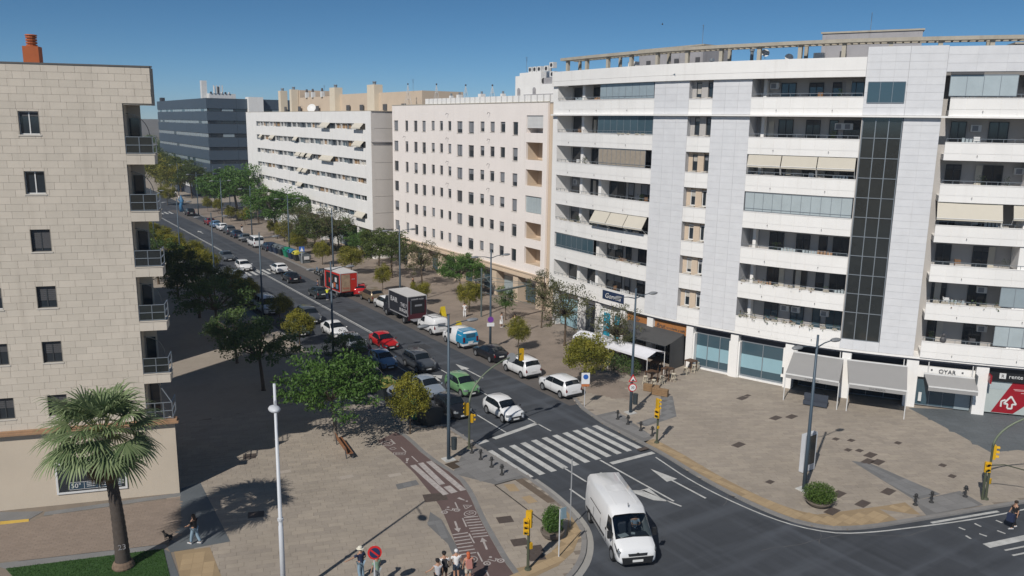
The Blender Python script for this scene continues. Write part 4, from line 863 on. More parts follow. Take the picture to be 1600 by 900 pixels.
# wall built as pieces round real openings
wb=MB(); yl=[0]; 
spans=[]; 
for a,c in cols: spans.append((Y(a),Y(c)))
lo,hi=Y(88.95),Y(85.2); spans.append((lo,hi)); ZB=3.75
prev=0
for a,c in spans+[(45.8,45.8)]:
    if a>prev: F3b.box(wb,prev,a,-.3,0,ZB,26.6)
    prev=c
for i,(a,c) in enumerate(spans):
    zs=ZB
    rws=rows[::-1] if i<13 else [(5.6,7.9),(9.0,11.25),(12.5,14.7),(16.0,18.1),(19.35,21.6),(22.8,25.0)]
    for z0,z1 in rws:
        if 4<=i<=6 or 9<=i<=11: z0+=.3
        F3b.box(wb,a,c,-.3,0,zs,z0); zs=z1
    F3b.box(wb,a,c,-.3,0,zs,26.6)
wb.build('wall',CREAM,C3)
MB().prism([(60.35,130),(60.35,90),(62.2,90),(62.2,84.25),(60.35,84.25),(60.35,82.5),(74,82.5),(74,130)],3.7,26.5).build('body',CREAM2,C3)
MB().prism([(60.32,84.19),(60.32,79.5),(61,79.5),(61,84.19)],0.01,26.4).build('corner_wall',CREAM2,C3)
q=MB(); F3b.box(q,0,45.8,-.32,.04,26.6,26.72); q.build('parapet_cap',CONC,C3)
for i,(a,c) in enumerate(spans[:13]):
    for j,(z0,z1) in enumerate(rows):
        if 4<=i<=6 or 9<=i<=11: z0+=.3
        fwindow(C3,F3b,a+.002,c-.002,z0+.002,z1-.002,-.2,FRAME,GL,div=1 if c-a<1.3 else 2,fw=.06,shut=rr.choice([0,.2,.45,.7,.97,.97,.97]),sm=SHUT if rr.random()<.7 else SHUTD,sill=.05)
for z0,z1,kind in [(22.8,25.0,'roll'),(19.35,21.6,''),(16.0,18.1,''),(12.5,14.7,'glz'),(9.0,11.25,''),(5.6,7.9,'')]:
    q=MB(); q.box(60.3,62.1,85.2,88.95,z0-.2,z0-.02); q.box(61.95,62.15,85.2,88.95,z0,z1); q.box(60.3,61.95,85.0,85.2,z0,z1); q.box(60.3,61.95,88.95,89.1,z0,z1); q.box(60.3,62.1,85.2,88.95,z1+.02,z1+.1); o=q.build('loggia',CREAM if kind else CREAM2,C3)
    q=MB(); q.box(61.9,61.94,85.5,86.6,z0,z1-.15); q.build('loggia_door',SHUTD,o)
    if kind=='roll': q=MB(); [F3b.box(q,lo+.05,hi-.05,-.2,-.12,z1-.16*k-.14,z1-.16*k) for k in range(10)]; q.build('roller_blind',WFRAME,o)
    if kind=='glz':
        for k in range(6): g_=MB(); F3b.box(g_,lo+.05+k*.61,lo+.62+k*.61,-.2,-.15,z0+.05,z1-.05); g_.build('pane',GLL,o)
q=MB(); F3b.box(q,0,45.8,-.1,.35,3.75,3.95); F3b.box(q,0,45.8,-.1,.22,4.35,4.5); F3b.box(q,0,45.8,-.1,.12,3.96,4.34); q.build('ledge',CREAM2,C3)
q=MB(); [F3b.box(q,1+k*.9,1.45+k*.9,.12,.14,4.02,4.3) for k in range(12)]; q.build('ledge_slots',SHUTD,C3)
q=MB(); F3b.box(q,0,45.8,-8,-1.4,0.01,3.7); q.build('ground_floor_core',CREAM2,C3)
for k in range(9):
    u=.6+k*5.5; q=MB(); F3b.box(q,u-.6,u+.6,-1.4,.05,.005,3.7); q.build('pier',CREAM2,C3)
    if k<8: 
        f_=MB(); F3b.box(f_,u+.7,u+4.8,-1.2,-1.1,2.9,3.68); o=f_.build('shop_fascia',CREAM,C3); g_=MB(); F3b.box(g_,u+.8,u+4.7,-1.2,-1.15,.25,2.85); g_.build('shop_pane',GLB if k%3 else GLC,o)
for k in range(25):
    y=118-k*1.42
    if y>83.5: q=MB(); q.box(60.2,60.5,y-1.15,y,26.72,27.55); q.build('parapet_block',WHITE,C3)
b=MB().box(60.3,73.8,82.8,129.6,26.5,26.62); b.build('roof',ROOF,C3)
for (y,z,s) in ((104.3,28.1,.8),(98.3,28.0,.55),(110.8,28.1,.7),(113.2,28.0,.5)):
    q=MB().box(62,62+s,y-s/2,y+s/2,26.6,z); o=q.build('chimney',WHITE,C3); MB().cyl(62+s/2,y,z,z+.35,.16,.16,8).build('chimney_pot',STEEL,o)
for y,z in ((117.6,29.85),(108.3,29.45),(100.7,29.2),(127.9,30.2)):
    q=MB(); 
    for dx,dy in ((-.45,-.45),(.45,-.45),(.45,.45),(-.45,.45)): q.tube([(62+dx,y+dy,26.6),(62,y,z-.1)],.03,4)
    for h in (.3,.6): 
        r_=.45*(1-h); q.box(62-r_,62+r_,y-r_,y+r_,26.6+(z-26.6)*h,26.65+(z-26.6)*h)
    o=q.build('roof_mast',WFRAME,C3); MB().ball((62,y,z),.14,n=8,k=5).build('mast_cap',SHUTD,o)
# bracket lamps on the cream wall
for a,z in ((Y(110),25.2),(Y(98),25.3),(Y(110),21.6),(Y(98),21.7),(Y(124.9),21.5),(Y(110),18.1),(Y(98),18.3),(Y(98),14.9),(Y(110),14.8)):
    p=F3b.at(a,.02,z); q=MB().tube([p,(p[0]-.35,p[1],z+.1),(p[0]-.4,p[1]+.1,z-.15)],.035,5); q.build('wall_bracket',SHUTD,C3)
# ---------------- white rooftop block with air units behind the cream block
K=thing('white_building','white building with rounded openings and many air units on its roof, behind the cream block','building',(69,96,0))
MB().box(66,78,91,100.9,0.01,29.3).build('body',WHITE,K); MB().box(66,77,94.5,99.8,29.3,31).build('upper_room',WHITE,K); MB().prism([(66,100.9),(66,99.8),(70,99.8)],29.3,30.6).build('gable',WHITE,K)
for y,z in ((99.9,28.6),(96,28.6)):
    q=MB(); q.tube([(65.98,y,z),(65.9,y,z)],.36,12); q.box(65.93,65.98,y-.36,y+.36,z-1,z); q.build('arched_opening',GREYW,K)
MB().box(65.9,66,91.5,98.6,27.3,28.0).build('grey_band',GREYW,K)
FAN=mat('fan_dark',(.04,.04,.045),.6)
for (y,z,s) in ((93.6,31.0,1.0),(92.2,30.2,1.1),(95.3,31.0,.8),(96.4,31.0,.7),(97.5,31.0,.75),(92.4,31.4,.9),(94.5,29.4,.8),(91.8,28.3,.8)):
    q=MB().box(66.2,66.8,y-s/2,y+s/2,z-.01,z+.75); o=q.build('air_unit',WFRAME,K); MB().tube([(66.2,y,z+.38),(66.17,y,z+.38)],.26,12).build('fan',FAN,o)
MB().box(66.2,68,91,94.4,29.3,30.15).build('unit_platform',GREYW,K)
antenna(K,66.5,98.8,31,2.2)
# ---------------- white block with ribbon windows
E2=thing('apartment_block','white block with six long ribbon window strips and beige sun blinds','building',(62,170,0))
F5=Fac([(57,209.6),(57,132.2)]); SO=[(6.84,7.86),(9.95,10.97),(13.02,14.06),(16.24,17.28),(19.3,20.46),(22.46,23.55)]
a,c=209.6-201.1,209.6-134.6; q=MB(); F5.box(q,0,a,-.6,0,5.16,25.65); F5.box(q,c,77.4,-.6,0,5.16,25.65); zs=5.16
for z0,z1 in SO: F5.box(q,a,c,-.6,0,zs,z0); zs=z1
F5.box(q,a,c,-.6,0,zs,25.65); q.build('front_wall',WHITE,E2)
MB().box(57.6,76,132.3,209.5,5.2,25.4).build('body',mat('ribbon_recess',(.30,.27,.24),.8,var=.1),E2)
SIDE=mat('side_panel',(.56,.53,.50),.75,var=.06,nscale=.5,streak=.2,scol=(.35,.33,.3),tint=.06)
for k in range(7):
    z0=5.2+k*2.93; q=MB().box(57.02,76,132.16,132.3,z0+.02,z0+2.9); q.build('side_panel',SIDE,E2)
MB().box(57.0,76,131.9,132.28,20.4,20.52).build('side_ledge',GREYW,E2)
WOOD=mat('wood_shutter',(.33,.21,.11),.7,var=.3,nscale=1.4)
for k,(z0,z1) in enumerate(SO):
    u=a+.1; i=0
    while u<c-2.9:
        w_=rr.choice([2.2,2.8,3.2]); m_=rr.choice([GL,GL,SHUTB,WOOD,GLB]) if u>30 else rr.choice([SHUTB,SHUT,WOOD,GL])
        q=MB(); F5.box(q,u,u+.14,-.56,-.1,z0+.004,z1-.004); F5.box(q,u+.14,u+w_,-.5,-.42,z0+.004,z0+.1); F5.box(q,u+.14,u+w_,-.5,-.42,z1-.1,z1-.004); F5.box(q,u+w_/2-.04,u+w_/2+.06,-.5,-.42,z0+.1,z1-.1); o=q.build('window',WFRAME if i%3 else STEEL,E2)
        g_=MB(); F5.box(g_,u+.14,u+w_,-.48,-.44,z0+.1,z1-.1); g_.build('pane',m_,o); u+=w_+.02; i+=1
def blind(y0,y1,zt,out=1.0,drop=1.0):
    u0,u1=209.6-y0,209.6-y1; P4=[F5.at(u0,.02,zt),F5.at(u1,.02,zt),F5.at(u1,out,zt-drop),F5.at(u0,out,zt-drop)]; f=MB(); f.face(P4); f.face([(x,y,z-.03) for x,y,z in P4][::-1]); f.hexa([(x,y,z-.2) for x,y,z in (P4[2],P4[3],F5.at(u0,out-.03,zt-drop),F5.at(u1,out-.03,zt-drop))],[(x,y,z) for x,y,z in (P4[2],P4[3],F5.at(u0,out-.03,zt-drop),F5.at(u1,out-.03,zt-drop))]); f.build('sun_blind',AWB,E2)
for y0,y1,k in ((139.5,135.3,5),(139.5,135.3,4),(156,151.5,5),(172,169,3),(168.5,166,3),(164.8,162,3),(156.5,154,3),(154,150,3),(171,168.4,2),(167.8,165,2),(172,168.5,1),(139.3,135.2,0),(190,186.5,4),(198,196,4),(173,170.5,4)): blind(y0,y1,SO[k][1]+.05,.75 if y0<160 else .55,.8 if y0<160 else .6)
q=MB().box(57.0,76,132.0,209.8,25.65,25.75); q.build('roof_cap',CONC,E2)
MB().box(57.4,76,132.6,209,25.3,25.66).build('roof',ROOF,E2)
q=MB().box(58.6,76,132.6,209,0.01,5.16); q.build('ground_floor_core',CREAM2,E2)
for k in range(12):
    y=133+k*6.5; MB().box(57.2,58.6,y-.35,y+.35,.01,5.16).build('pier',WHITE,E2); 
    o=MB().box(58.45,58.58,y+.5,y+6,.3,3.7).build('shop_front',STEEL,E2)
    for j in range(3): MB().box(58.40,58.45,y+.6+j*1.8,y+2.3+j*1.8,.4,3.6).build('pane',GLB if j%2 else GLC,o)
MB().box(57.25,62,132.3,133.2,.01,5.14).build('corner_pier',WHITE,E2)
for y0,y1,z1,x0 in ((197,192.2,30.9,65),(191,169,29.1,64.6),(168,148.9,29.3,64.4),(148,127.0,29.2,64.2)):
    MB().box(x0,x0+8,y1,y0,25.4,z1).build('rooftop_room',CREAM2,E2)
for y,z,s in ((201.9,30.9,1.8),(166.4,30.7,3.0),(146.4,30.7,3.4),(193.5,31,1.4)):
    o=MB().box(63.2,64.9,y-s/2,y+s/2,25.4,z).build('chimney_stack',mat('stack_render',(.66,.58,.46),.85,var=.06),E2); MB().cyl(64,y,z,z+.5,.35,.35,8).build('chimney_pot',STEEL,o)
    MB().cyl(64,y,z+.5,z+.62,.45,.4,8).build('chimney_cap',STEEL,o)
for y in (200.5,196,178,160,153,142,134,190): MB().box(64,64.18,y-.8,y+.8,26.0,27.1).build('roof_vent',SHUTD,E2)
for y in (176,182,186): q=MB().box(64.3,65,y-.5,y+.5,29,30.2); o=q.build('roof_flue',WFRAME,E2); MB().cyl(64.6,y,30.2,30.9,.3,.2,8).build('flue_cap',SHUTD,o)
antenna(E2,64,173,29,2.4); antenna(E2,64,130,29,2.2)
p=Vector((63.5,180,26.6)); dish(E2,p,1.0); 
# ---------------- slate office building
O=thing('office_building','dark slate grey office building with thin window bands in the distance','building',(70,290,0))
bz=[7.13,10.18,11.4,14.31,15.4,18.28,19.56,22.39,23.46,26.16,27.12,30.17]
MB().box(60.5,96,264.5,344.5,6,29.8).build('core',DGREY2,O)
for k in range(0,12,2):
    z0,z1=bz[k],bz[k+1]
    for j in range(8): MB().box(60,60.4,264+j*10.1+.03,264+(j+1)*10.1-.03,z0,z1).build('cladding_panel',DGREY,O)
    for j in range(4): MB().box(60.4 if j==0 else 60+j*9+.03,60+(j+1)*9-.03,264,264.4,z0,z1).build('cladding_panel',DGREY,O)
for k in range(1,11,2):
    z0,z1=bz[k],bz[k+1]
    for j in range(20): 
        o=MB().box(60.25,60.45,264.4+j*4.03+.02,264.4+(j+1)*4.03-.02,z0+.004,z1-.004).build('window',STEEL if j%3 else FRAME,O); MB().box(60.2,60.249,264.5+j*4.03,264.4+(j+1)*4.03-.15,z0+.1,z1-.1).build('pane',GLC if rr.random()<.85 else GLB,o)
    for j in range(9):
        o=MB().box(60.5+j*3.9+.02,60.5+(j+1)*3.9-.02,264.25,264.45,z0+.004,z1-.004).build('window',FRAME,O); MB().box(60.7+j*3.9,60.5+(j+1)*3.9-.3,264.2,264.249,z0+.15,z1-.1).build('pane',GLC if rr.random()<.25 else GL,o)
MB().box(61.5,95,265.5,344,0.01,7.1).build('ground_floor_core',DGREY2,O)
q=MB().box(56.5,61.4,268,336,0.01,4.2); q.build('podium',mat('podium_grey',(.09,.10,.12),.8),O); MB().box(56.2,61.6,268,336,4.2,4.5).build('podium_roof',DGREY,O)
for y0,y1,z in ((272,282,2.6),(285,290,2.7),(300,304,2.9)): MB().box(56.1,56.4,y0,y1,z,z+1.1).build('white_panel',WFRAME,O)
for k in range(8): MB().box(62+k*4,62.3+k*4,264.6,265,0.01,7.1).build('column',DGREY,O)
q=MB().box(72.4,77,262.5,266,25,30.8); q.build('white_stair_tower',WHITE,O); MB().box(56.9+3.6,58.3+3.8,271,273,30,35.6).build('white_roof_screen',WFRAME,O)
MB().box(60.5,61.5,263.9,264,30,30.2).build('edge_trim',STEEL,O)
q=MB().box(62,70,268,275,30,31.7); q.build('plant_room',WFRAME,O)
for k in range(6):
    q=MB().cyl(62.5+k*1.1,268,31.7,32.2+1.6*(k in(1,2)),.3,.3,8); q.build('roof_vent',WFRAME if k%2 else FAN,O)
for x in (63.4,64.3,65.2,66): MB().box(x-.15,x+.15,267.9,268.1,31.7,34.2).build('mobile_antenna',WFRAME,O)
MB().box(60.2,61.4,336,340,30.2,31.5).build('roof_box',FAN,O)
# ================================================================== VEHICLES
TYRE=mat('tyre_rubber',(.012,.012,.013),.9,var=0); RIM=mat('wheel_rim',(.36,.37,.38),.35,metal=.6,var=0); PLAS=mat('black_plastic',(.02,.021,.023),.6,var=.05)
CGL=glassmat('car_glass',(.01,.014,.018),.04); LAMP=mat('headlamp',(.20,.22,.24),.08,var=0,spec=.9); TAIL=mat('tail_lamp',(.16,.006,.006),.15,var=0); PLATE=mat('number_plate',(.72,.72,.70),.5,var=0)
SEAM=mat('panel_gap',(.02,.02,.022),.8,var=0)
def paint(n,c,m=0.): return mat('car_paint_'+n,c,.28,metal=m,var=.03,nscale=1,coat=.6,spec=.5)
# stations: x/L from the nose, lower edge, belt height, top height, half width factor, roof half width factor
ST_={
'hatch':[(.500,.30,.50,.56,.70,.62),(.490,.20,.62,.72,.86,.74),(.450,.19,.74,.84,.95,.82),(.28,.19,.88,.98,1.,.86),(.26,.19,.89,1.0,1.,.85),(.08,.19,.91,9.35,1.,.74),(-.08,.19,.93,10,1.,.75),(-.37,.19,.97,9.55,1.,.73),(-.468,.22,1.0,1.08,.96,.80),(-.482,.24,.90,.95,.94,.8),(-.498,.30,.62,.68,.91,.72),(-.5,.34,.5,.56,.86,.62)],
'sedan':[(.500,.30,.48,.53,.72,.62),(.491,.19,.58,.67,.88,.74),(.45,.18,.68,.78,.96,.82),(.245,.18,.84,.93,1.,.86),(.23,.18,.85,.95,1.,.85),(.065,.18,.87,9.3,1.,.71),(-.07,.18,.89,10,1.,.73),(-.25,.18,.91,9.5,1.,.71),(-.40,.2,.95,1.03,.98,.80),(-.48,.24,.93,.99,.95,.8),(-.497,.30,.66,.72,.91,.72),(-.5,.34,.5,.55,.87,.62)],
'suv':[(.500,.34,.60,.68,.76,.66),(.491,.25,.76,.88,.90,.78),(.455,.24,.88,.98,.97,.86),(.28,.24,1.0,1.08,1.,.88),(.265,.24,1.0,1.10,1.,.88),(.13,.24,1.02,9.45,1.,.79),(-.02,.24,1.03,10,1.,.80),(-.40,.24,1.07,9.75,1.,.79),(-.472,.26,1.10,1.17,.975,.84),(-.485,.28,.98,1.02,.96,.84),(-.498,.34,.70,.76,.94,.78),(-.5,.38,.55,.6,.9,.7)],
'van':[(.500,.30,.60,.68,.78,.66),(.490,.22,.76,.90,.92,.8),(.455,.22,.90,1.04,.98,.88),(.335,.22,1.04,1.16,1.,.90),(.32,.22,1.05,1.18,1.,.90),(.19,.22,1.07,9.4,1.,.84),(.04,.22,1.09,10,1.,.86),(-.44,.22,1.12,9.9,1.,.86),(-.475,.22,1.14,9.6,.99,.85),(-.486,.24,1.1,1.16,.985,.9),(-.497,.26,.75,.8,.97,.9),(-.5,.3,.5,.56,.95,.85)],
}
def car(name,label,cat,col,style='hatch',L=4.1,Wd=1.76,H=1.48,glass_rear=True,roofcol=None,lights=False,wheel=.33,grp=None,lower=None,rails=False,blackroof=False):
    T=thing(name,label,cat,(0,0,0),0,grp); hw=Wd/2; st=ST_[style]; b=MB(); rings=[]
    big=1.0 if style!='van' else 1.0
    def top(v): return H*v/10 if v>5 else v
    for xf,zb,zm,zt,w,wr in st:
        x=xf*L; zt=top(zt); W_=hw*w; gh=zt-zm>.2
        if gh: ring=[(0,zb),(W_*.8,zb),(W_*.97,zb+.1),(W_,zb+(zm-zb)*.55),(W_*.97,zm),(hw*wr,zt-.07),(hw*wr*.86,zt-.012),(0,zt+.02)]
        else: ring=[(0,zb),(W_*.8,zb),(W_*.97,zb+.1*min(1,(zm-zb)*2)),(W_,zb+(zm-zb)*.55),(W_*.97,zm-.01),(W_*.9,zt-.035),(W_*.62,zt),(0,zt+.025)]
        rings.append([Vector((x,y,z)) for y,z in ring])
    n=len(rings[0]); full=[[*r,*[Vector((p.x,-p.y,p.z)) for p in r[-2:0:-1]]] for r in rings]; m_=len(full[0])
    for r in full: b.v+=[tuple(p) for p in r]
    for i in range(len(full)-1):
        for j in range(m_):
            a,c=i*m_+j,i*m_+(j+1)%m_
            b.f.append((a,c,c+m_,a+m_)); rf=5<=i<=6 and j in (5,6,7,8) ; b.m.append(1 if (rf and roofcol) else (2 if j in(0,1,m_-1,m_-2) else 0)); b.t.append(0)
    b.f.append(tuple(range(m_))[::-1]); b.m.append(0); b.t.append(0); b.f.append(tuple((len(full)-1)*m_+k for k in range(m_))); b.m.append(0); b.t.append(0)
    body=b.build('body',[col,roofcol or col,lower or PLAS],T,smooth=True)
    me=body.data
    def lerp(a,c,t): return a+(c-a)*t
    def patch_(name,quads,m,par=T,off=.012,smooth=False):
        g_=MB()
        for q in quads:
            nn=(q[1]-q[0]).cross(q[3]-q[0]); nn=nn.normalized() if nn.length>1e-6 else Vector((0,0,1))
            if nn.dot(sum(q,Vector((0,0,0)))/4-Vector((0,0,.8)))<0: nn=-nn
            g_.face([p+nn*off for p in q])
        return g_.build(name,m,par)
    def sub_(A,B_,C,D_,u0,u1,v0,v1): # A,B bottom edge along length; D,C top
        f=lambda u,v: lerp(lerp(A,B_,u),lerp(D_,C,u),v)
        return [f(u0,v0),f(u1,v0),f(u1,v1),f(u0,v1)]
    iw=4 # windscreen between stations 4 and 5
    def mir(p): return Vector((p.x,-p.y,p.z))
    r4,r5=rings[iw],rings[iw+1]
    q=[]; 
    for (ja,jb) in ((5,6),(6,7)):
        A_,B_,C_,D_=r4[ja],r4[jb],r5[jb],r5[ja]; s_=.10 if ja==5 else 0
        f=[lerp(lerp(A_,B_,s_),lerp(D_,C_,s_),.06),lerp(B_,C_,.06),lerp(B_,C_,.95),lerp(lerp(A_,B_,s_),lerp(D_,C_,s_),.95)]; q+=[f,[mir(p) for p in f]]
    patch_('windscreen',q,CGL,off=.02)
    # side windows
    segs=[(4,5,.25,1.0),(5,6,.0,.985),(6,7,.015,.97)]
    if style=='van': segs=[(4,5,.35,1.),(5,6,.02,.9)]+([(6,7,.04,.46),(6,7,.52,.94)] if glass_rear=='all' else [])
    for sgn in (1,-1):
        for i0,i1,u0,u1 in segs:
            a,c=rings[i0],rings[i1]; f=sub_(a[4],c[4],c[5],a[5],u0,u1,.07,.93)
            if i0==4: f=[lerp(a[4],c[4],.35),lerp(a[4],c[4],1.),lerp(c[4],c[5],.86),lerp(lerp(a[4],c[4],.35),lerp(a[5],c[5],.35),.8)]; f[0]=lerp(f[0],f[3],.1); f[1]=lerp(f[1],f[2],.12)
            if i0==7 and style!='van': f=[lerp(a[4],c[4],.06)+Vector((0,0,.05)),lerp(a[4],c[4],u1)+Vector((0,0,.06)),lerp(lerp(a[4],c[4],u1*.75),lerp(a[5],c[5],u1*.75),.6),lerp(a[4],a[5],.82)]
            if sgn<0: f=[mir(p) for p in f]
            patch_('side_window',[f],CGL,off=.03)
    # rear window
    ir=7 if style!='van' else 8
    a,c=rings[ir],rings[ir+1]
    if glass_rear:
        q=[]
        for (ja,jb) in ((5,6),(6,7)):
            s_=.12 if ja==5 else 0; lo_,hi_=(.12,.9) if style!='van' else (.08,.85)
            f=[lerp(lerp(a[ja],a[jb],s_),lerp(c[ja],c[jb],s_),lo_),lerp(a[jb],c[jb],lo_),lerp(a[jb],c[jb],hi_),lerp(lerp(a[ja],a[jb],s_),lerp(c[ja],c[jb],s_),hi_)]; q+=[f,[mir(p) for p in f]]
        patch_('rear_window',q,CGL)
    # lamps, grille, bumpers, plates
    f0,f1,f2=rings[0],rings[1],rings[2]; S3=lambda i,j,u,v:lerp(lerp(rings[i][j],rings[i+1][j],u),lerp(rings[i][j+1],rings[i+1][j+1],u),v)
    for sgn in (1,-1):
        S_=lambda p:Vector((p.x,p.y*sgn,p.z))
        qs=[[S3(1,3,0,.35),S3(1,3,1,.6),S3(1,3,1,1),S3(1,3,0,1)],[S3(2,3,0,.6),S3(2,3,.3,.85),S3(2,3,.3,1),S3(2,3,0,1)],[S3(1,4,0,0),S3(1,4,1,0),S3(1,4,1,.75),S3(1,4,0,.9)]]

        e=rings[-2]; e2=rings[-3]; pts=[S_(lerp(e[4],e[3],.3)),S_(lerp(e2[4],e2[3],.5)),S_(e2[5]),S_(lerp(e[5],e[6],.45))]
        patch_('tail_light',[pts],TAIL,off=.015)
    xn,xt=L/2,-L/2; zf=(st[0][2]+st[0][1])/2; zh=st[1][3]
    for sgn in (1,-1):
        for nm_,m2_,e_,w_ in (('headlight_surround',PLAS,0.,1.),('headlight',LAMP,.012,.8)):
            pa=[(.500*L+e_,.50*hw*(2-w_)),(.493*L+e_,.84*hw),(.452*L+e_,.975*hw+e_),(.452*L,.50*hw)]; z0_,z1_=zh-.16*w_,zh+.0
            q=MB(); pa=[(x_,y_*sgn) for x_,y_ in pa]; pa=pa if sgn>0 else pa[::-1]; q.hexa([(x_,y_,z0_) for x_,y_ in pa],[(x_-.02,y_,z1_+(.03 if abs(y_)>.9*hw else 0)) for x_,y_ in pa]); q.build(nm_,m2_,T)
    MB().box(xn-.06,xn+.014,-hw*.66,hw*.66,st[1][1]+.03,st[1][1]+.17).build('lower_intake',PLAS,T)
    g_=MB().box(xn-.04,xn+.012,-hw*.56,hw*.56,zf-.02,zf+.13); g_.build('grille',PLAS,T); MB().box(xn-.1,xn+.005,-hw*.62,hw*.62,st[1][1]-.0,st[1][1]+.12).build('bumper',lower or PLAS,T)
    MB().box(xn+.012,xn+.03,-.26,.26,zf-.11,zf-.0).build('number_plate',PLATE,T)
    MB().box(xt-.005,xt+.1,-hw*.84,hw*.84,st[-2][1]-.06,st[-2][1]+.12).build('bumper',lower or PLAS,T); zr_=st[-1][3]+.05; MB().box(xt-.022,xt+.04,-.26,.26,zr_,zr_+.11).build('number_plate',PLATE,T)
    # door gaps and handles
    for sgn in (1,-1):
        for i0 in (4,5,7):
            a=rings[i0] if i0!=4 else [lerp(p,qq,.15) for p,qq in zip(rings[4],rings[5])]
            if i0==5: a=[lerp(p,qq,.75) for p,qq in zip(rings[5],rings[6])]
            if i0==7: a=[lerp(p,qq,.92) for p,qq in zip(rings[6],rings[7])]
            P_=[Vector((p.x,(p.y+.004)*sgn,p.z)) for p in (a[2],a[3],a[4])]; q=MB(); 
            for p,r_ in zip(P_,P_[1:]): q.face([p+Vector((-.008,0,0)),p+Vector((.008,0,0)),r_+Vector((.008,0,0)),r_+Vector((-.008,0,0))])
            q.build('door_gap',SEAM,T)
        for xq in (.04*L,-.17*L): MB().box(xq-.08,xq+.08,sgn*hw*.985,sgn*hw*.985+sgn*.025,st[5][2]-.14,st[5][2]-.11).build('door_handle',col,T)
        p=rings[4][4]; mm_=MB(); mm_.ball((p.x-.12,sgn*(hw+.12),p.z+.08),.07,.10,.07,8,5); o=mm_.build('mirror',blackroof and PLAS or col,T,smooth=True)
    # wheels with dark arches
    wb=L*.318
    for x in (wb,-wb*.96):
        for sgn in (1,-1):
            ar=MB(); N2=12
            c0=hw*1.004*sgn; pts=[(x+(wheel+.055)*math.cos(PI*t/N2),c0,max(st[2][1]-.02,wheel+(wheel+.055)*math.sin(PI*t/N2))) for t in range(N2+1)]
            pts=[(x+(wheel+.055)*math.cos(PI*t/N2),c0,wheel+(wheel+.055)*math.sin(PI*t/N2)) for t in range(N2+1)]+[(x-(wheel+.055),c0,st[2][1]+.01),(x+(wheel+.055),c0,st[2][1]+.01)]
            ar.face(pts); ar.build('wheel_arch',PLAS,T)
            w_=MB(); w_.tube([(x,sgn*(hw-.20),wheel),(x,sgn*(hw+.012),wheel)],wheel,16); wo_=w_.build('wheel',TYRE,T)
            r_=MB(); r_.tube([(x,sgn*(hw+.0),wheel),(x,sgn*(hw+.02),wheel)],wheel*.66,12); 
            ro=r_.build('rim',RIM,wo_)
    if rails:
        for sgn in (1,-1): MB().tube([(L*.08,sgn*hw*.70,H+.0),(L*.05,sgn*hw*.72,H+.05),(-L*.3,sgn*hw*.72,H+.04),(-L*.33,sgn*hw*.7,H-.03)],.02,5).build('roof_rail',PLAS,T)
    if lights:
        for sgn in (1,-1): MB().ball((xn-.03,sgn*hw*.66,zf+.12),.07,.11,.05,8,4).build('daylight_lamp',mat('lit_lamp',(.9,.9,.85),.2,var=0),T)
    return T
RZ=-.114
INB,OUT=-PI/2,PI/2
WP=paint('white',(.74,.745,.75)); BK=paint('black',(.012,.013,.016)); DG=paint('dark_grey',(.085,.095,.11),.2); SG=paint('silver_blue',(.30,.35,.41),.3); RD=paint('red',(.45,.012,.012)); GN=paint('green',(.16,.32,.15),.1); BL=paint('steel_blue',(.15,.26,.40),.2); TN=paint('tan',(.26,.20,.13),.4); DB=paint('navy',(.02,.03,.055),.2); TE=paint('grey_green',(.14,.20,.20),.3); MG=paint('mid_grey',(.13,.145,.16),.4); DR=paint('dark_red',(.20,.012,.015)); LG=paint('light_grey',(.33,.36,.40),.4)
gi='cars driving down the avenue'; gp_='vehicles parked along the plaza kerb'; gl='vehicles parked on the shaded side'
def put(T,x,y,h,z=RZ): settle(T,(x,y,z),h); T.scale=(1.0,1.06,1.1); return T
put(car('hatchback','white hatchback waiting nearest the zebra crossing in the middle lane','car',WP,'hatch',4.0,1.75,1.48,grp=gi,blackroof=True),34.9,54.45,INB)
put(car('hatchback','light green hatchback just behind the white one in the middle lane','car',GN,'hatch',3.86,1.67,1.52,grp=gi),35.05,61.7,INB)
put(car('compact_suv','dark grey compact SUV with roof rails between the green and red cars','car',DG,'suv',4.16,1.79,1.62,grp=gi,rails=True),34.9,70.1,INB)
put(car('sedan_car','bright red car with lit front lamps in the middle lane','car',RD,'sedan',4.3,1.75,1.45,grp=gi,lights=True),35.2,79.3,INB)
put(car('sedan_car','silver blue saloon partly behind the small yellow-green tree','car',SG,'sedan',4.35,1.74,1.44,grp=gi),32.1,62.9,INB)
put(car('hatchback','small pale steel blue hatchback half in shade behind the round dark tree','car',BL,'hatch',3.85,1.66,1.48,grp=gi),32.1,72.6,INB)
put(car('hatchback','black small hatchback beside the dark bin at the kerb','car',BK,'hatch',3.75,1.66,1.46,grp=gi),31.6,57.2,INB)
t=put(car('taxi','white taxi with two dark stripes across its bonnet','car',WP,'sedan',4.55,1.8,1.47,grp=gi),32.4,86.6,INB)
for dy in (-.25,.12): MB().bar((1.25,dy,.93),(2.0,dy,.80),.08,.02).build('bonnet_stripe',SEAM,t)
put(car('hatchback','silver hatchback whose roof shows above the round dark tree','car',LG,'hatch',4.1,1.74,1.5,grp=gi),32.0,80.0,INB)
put(car('suv_car','dark grey SUV with bright front lamp left of the white taxi','car',DG,'suv',4.4,1.82,1.66,grp=gi,lights=True),32.0,94.2,INB)
put(car('compact_car','grey-green older car in shade beside the yellow-lit tree','car',TE,'hatch',4.0,1.7,1.45,grp=gl),28.9,89.2,INB)
put(car('compact_car','dark navy car in deep shade by the yellow-topped bin','car',DB,'sedan',4.3,1.75,1.46,grp=gl),28.8,67.6,INB)
put(car('minivan','white minivan in half shade behind the dark lamp post','van',WP,'van',4.9,1.9,1.95,glass_rear='all',grp=gl),29.1,101.6,INB)
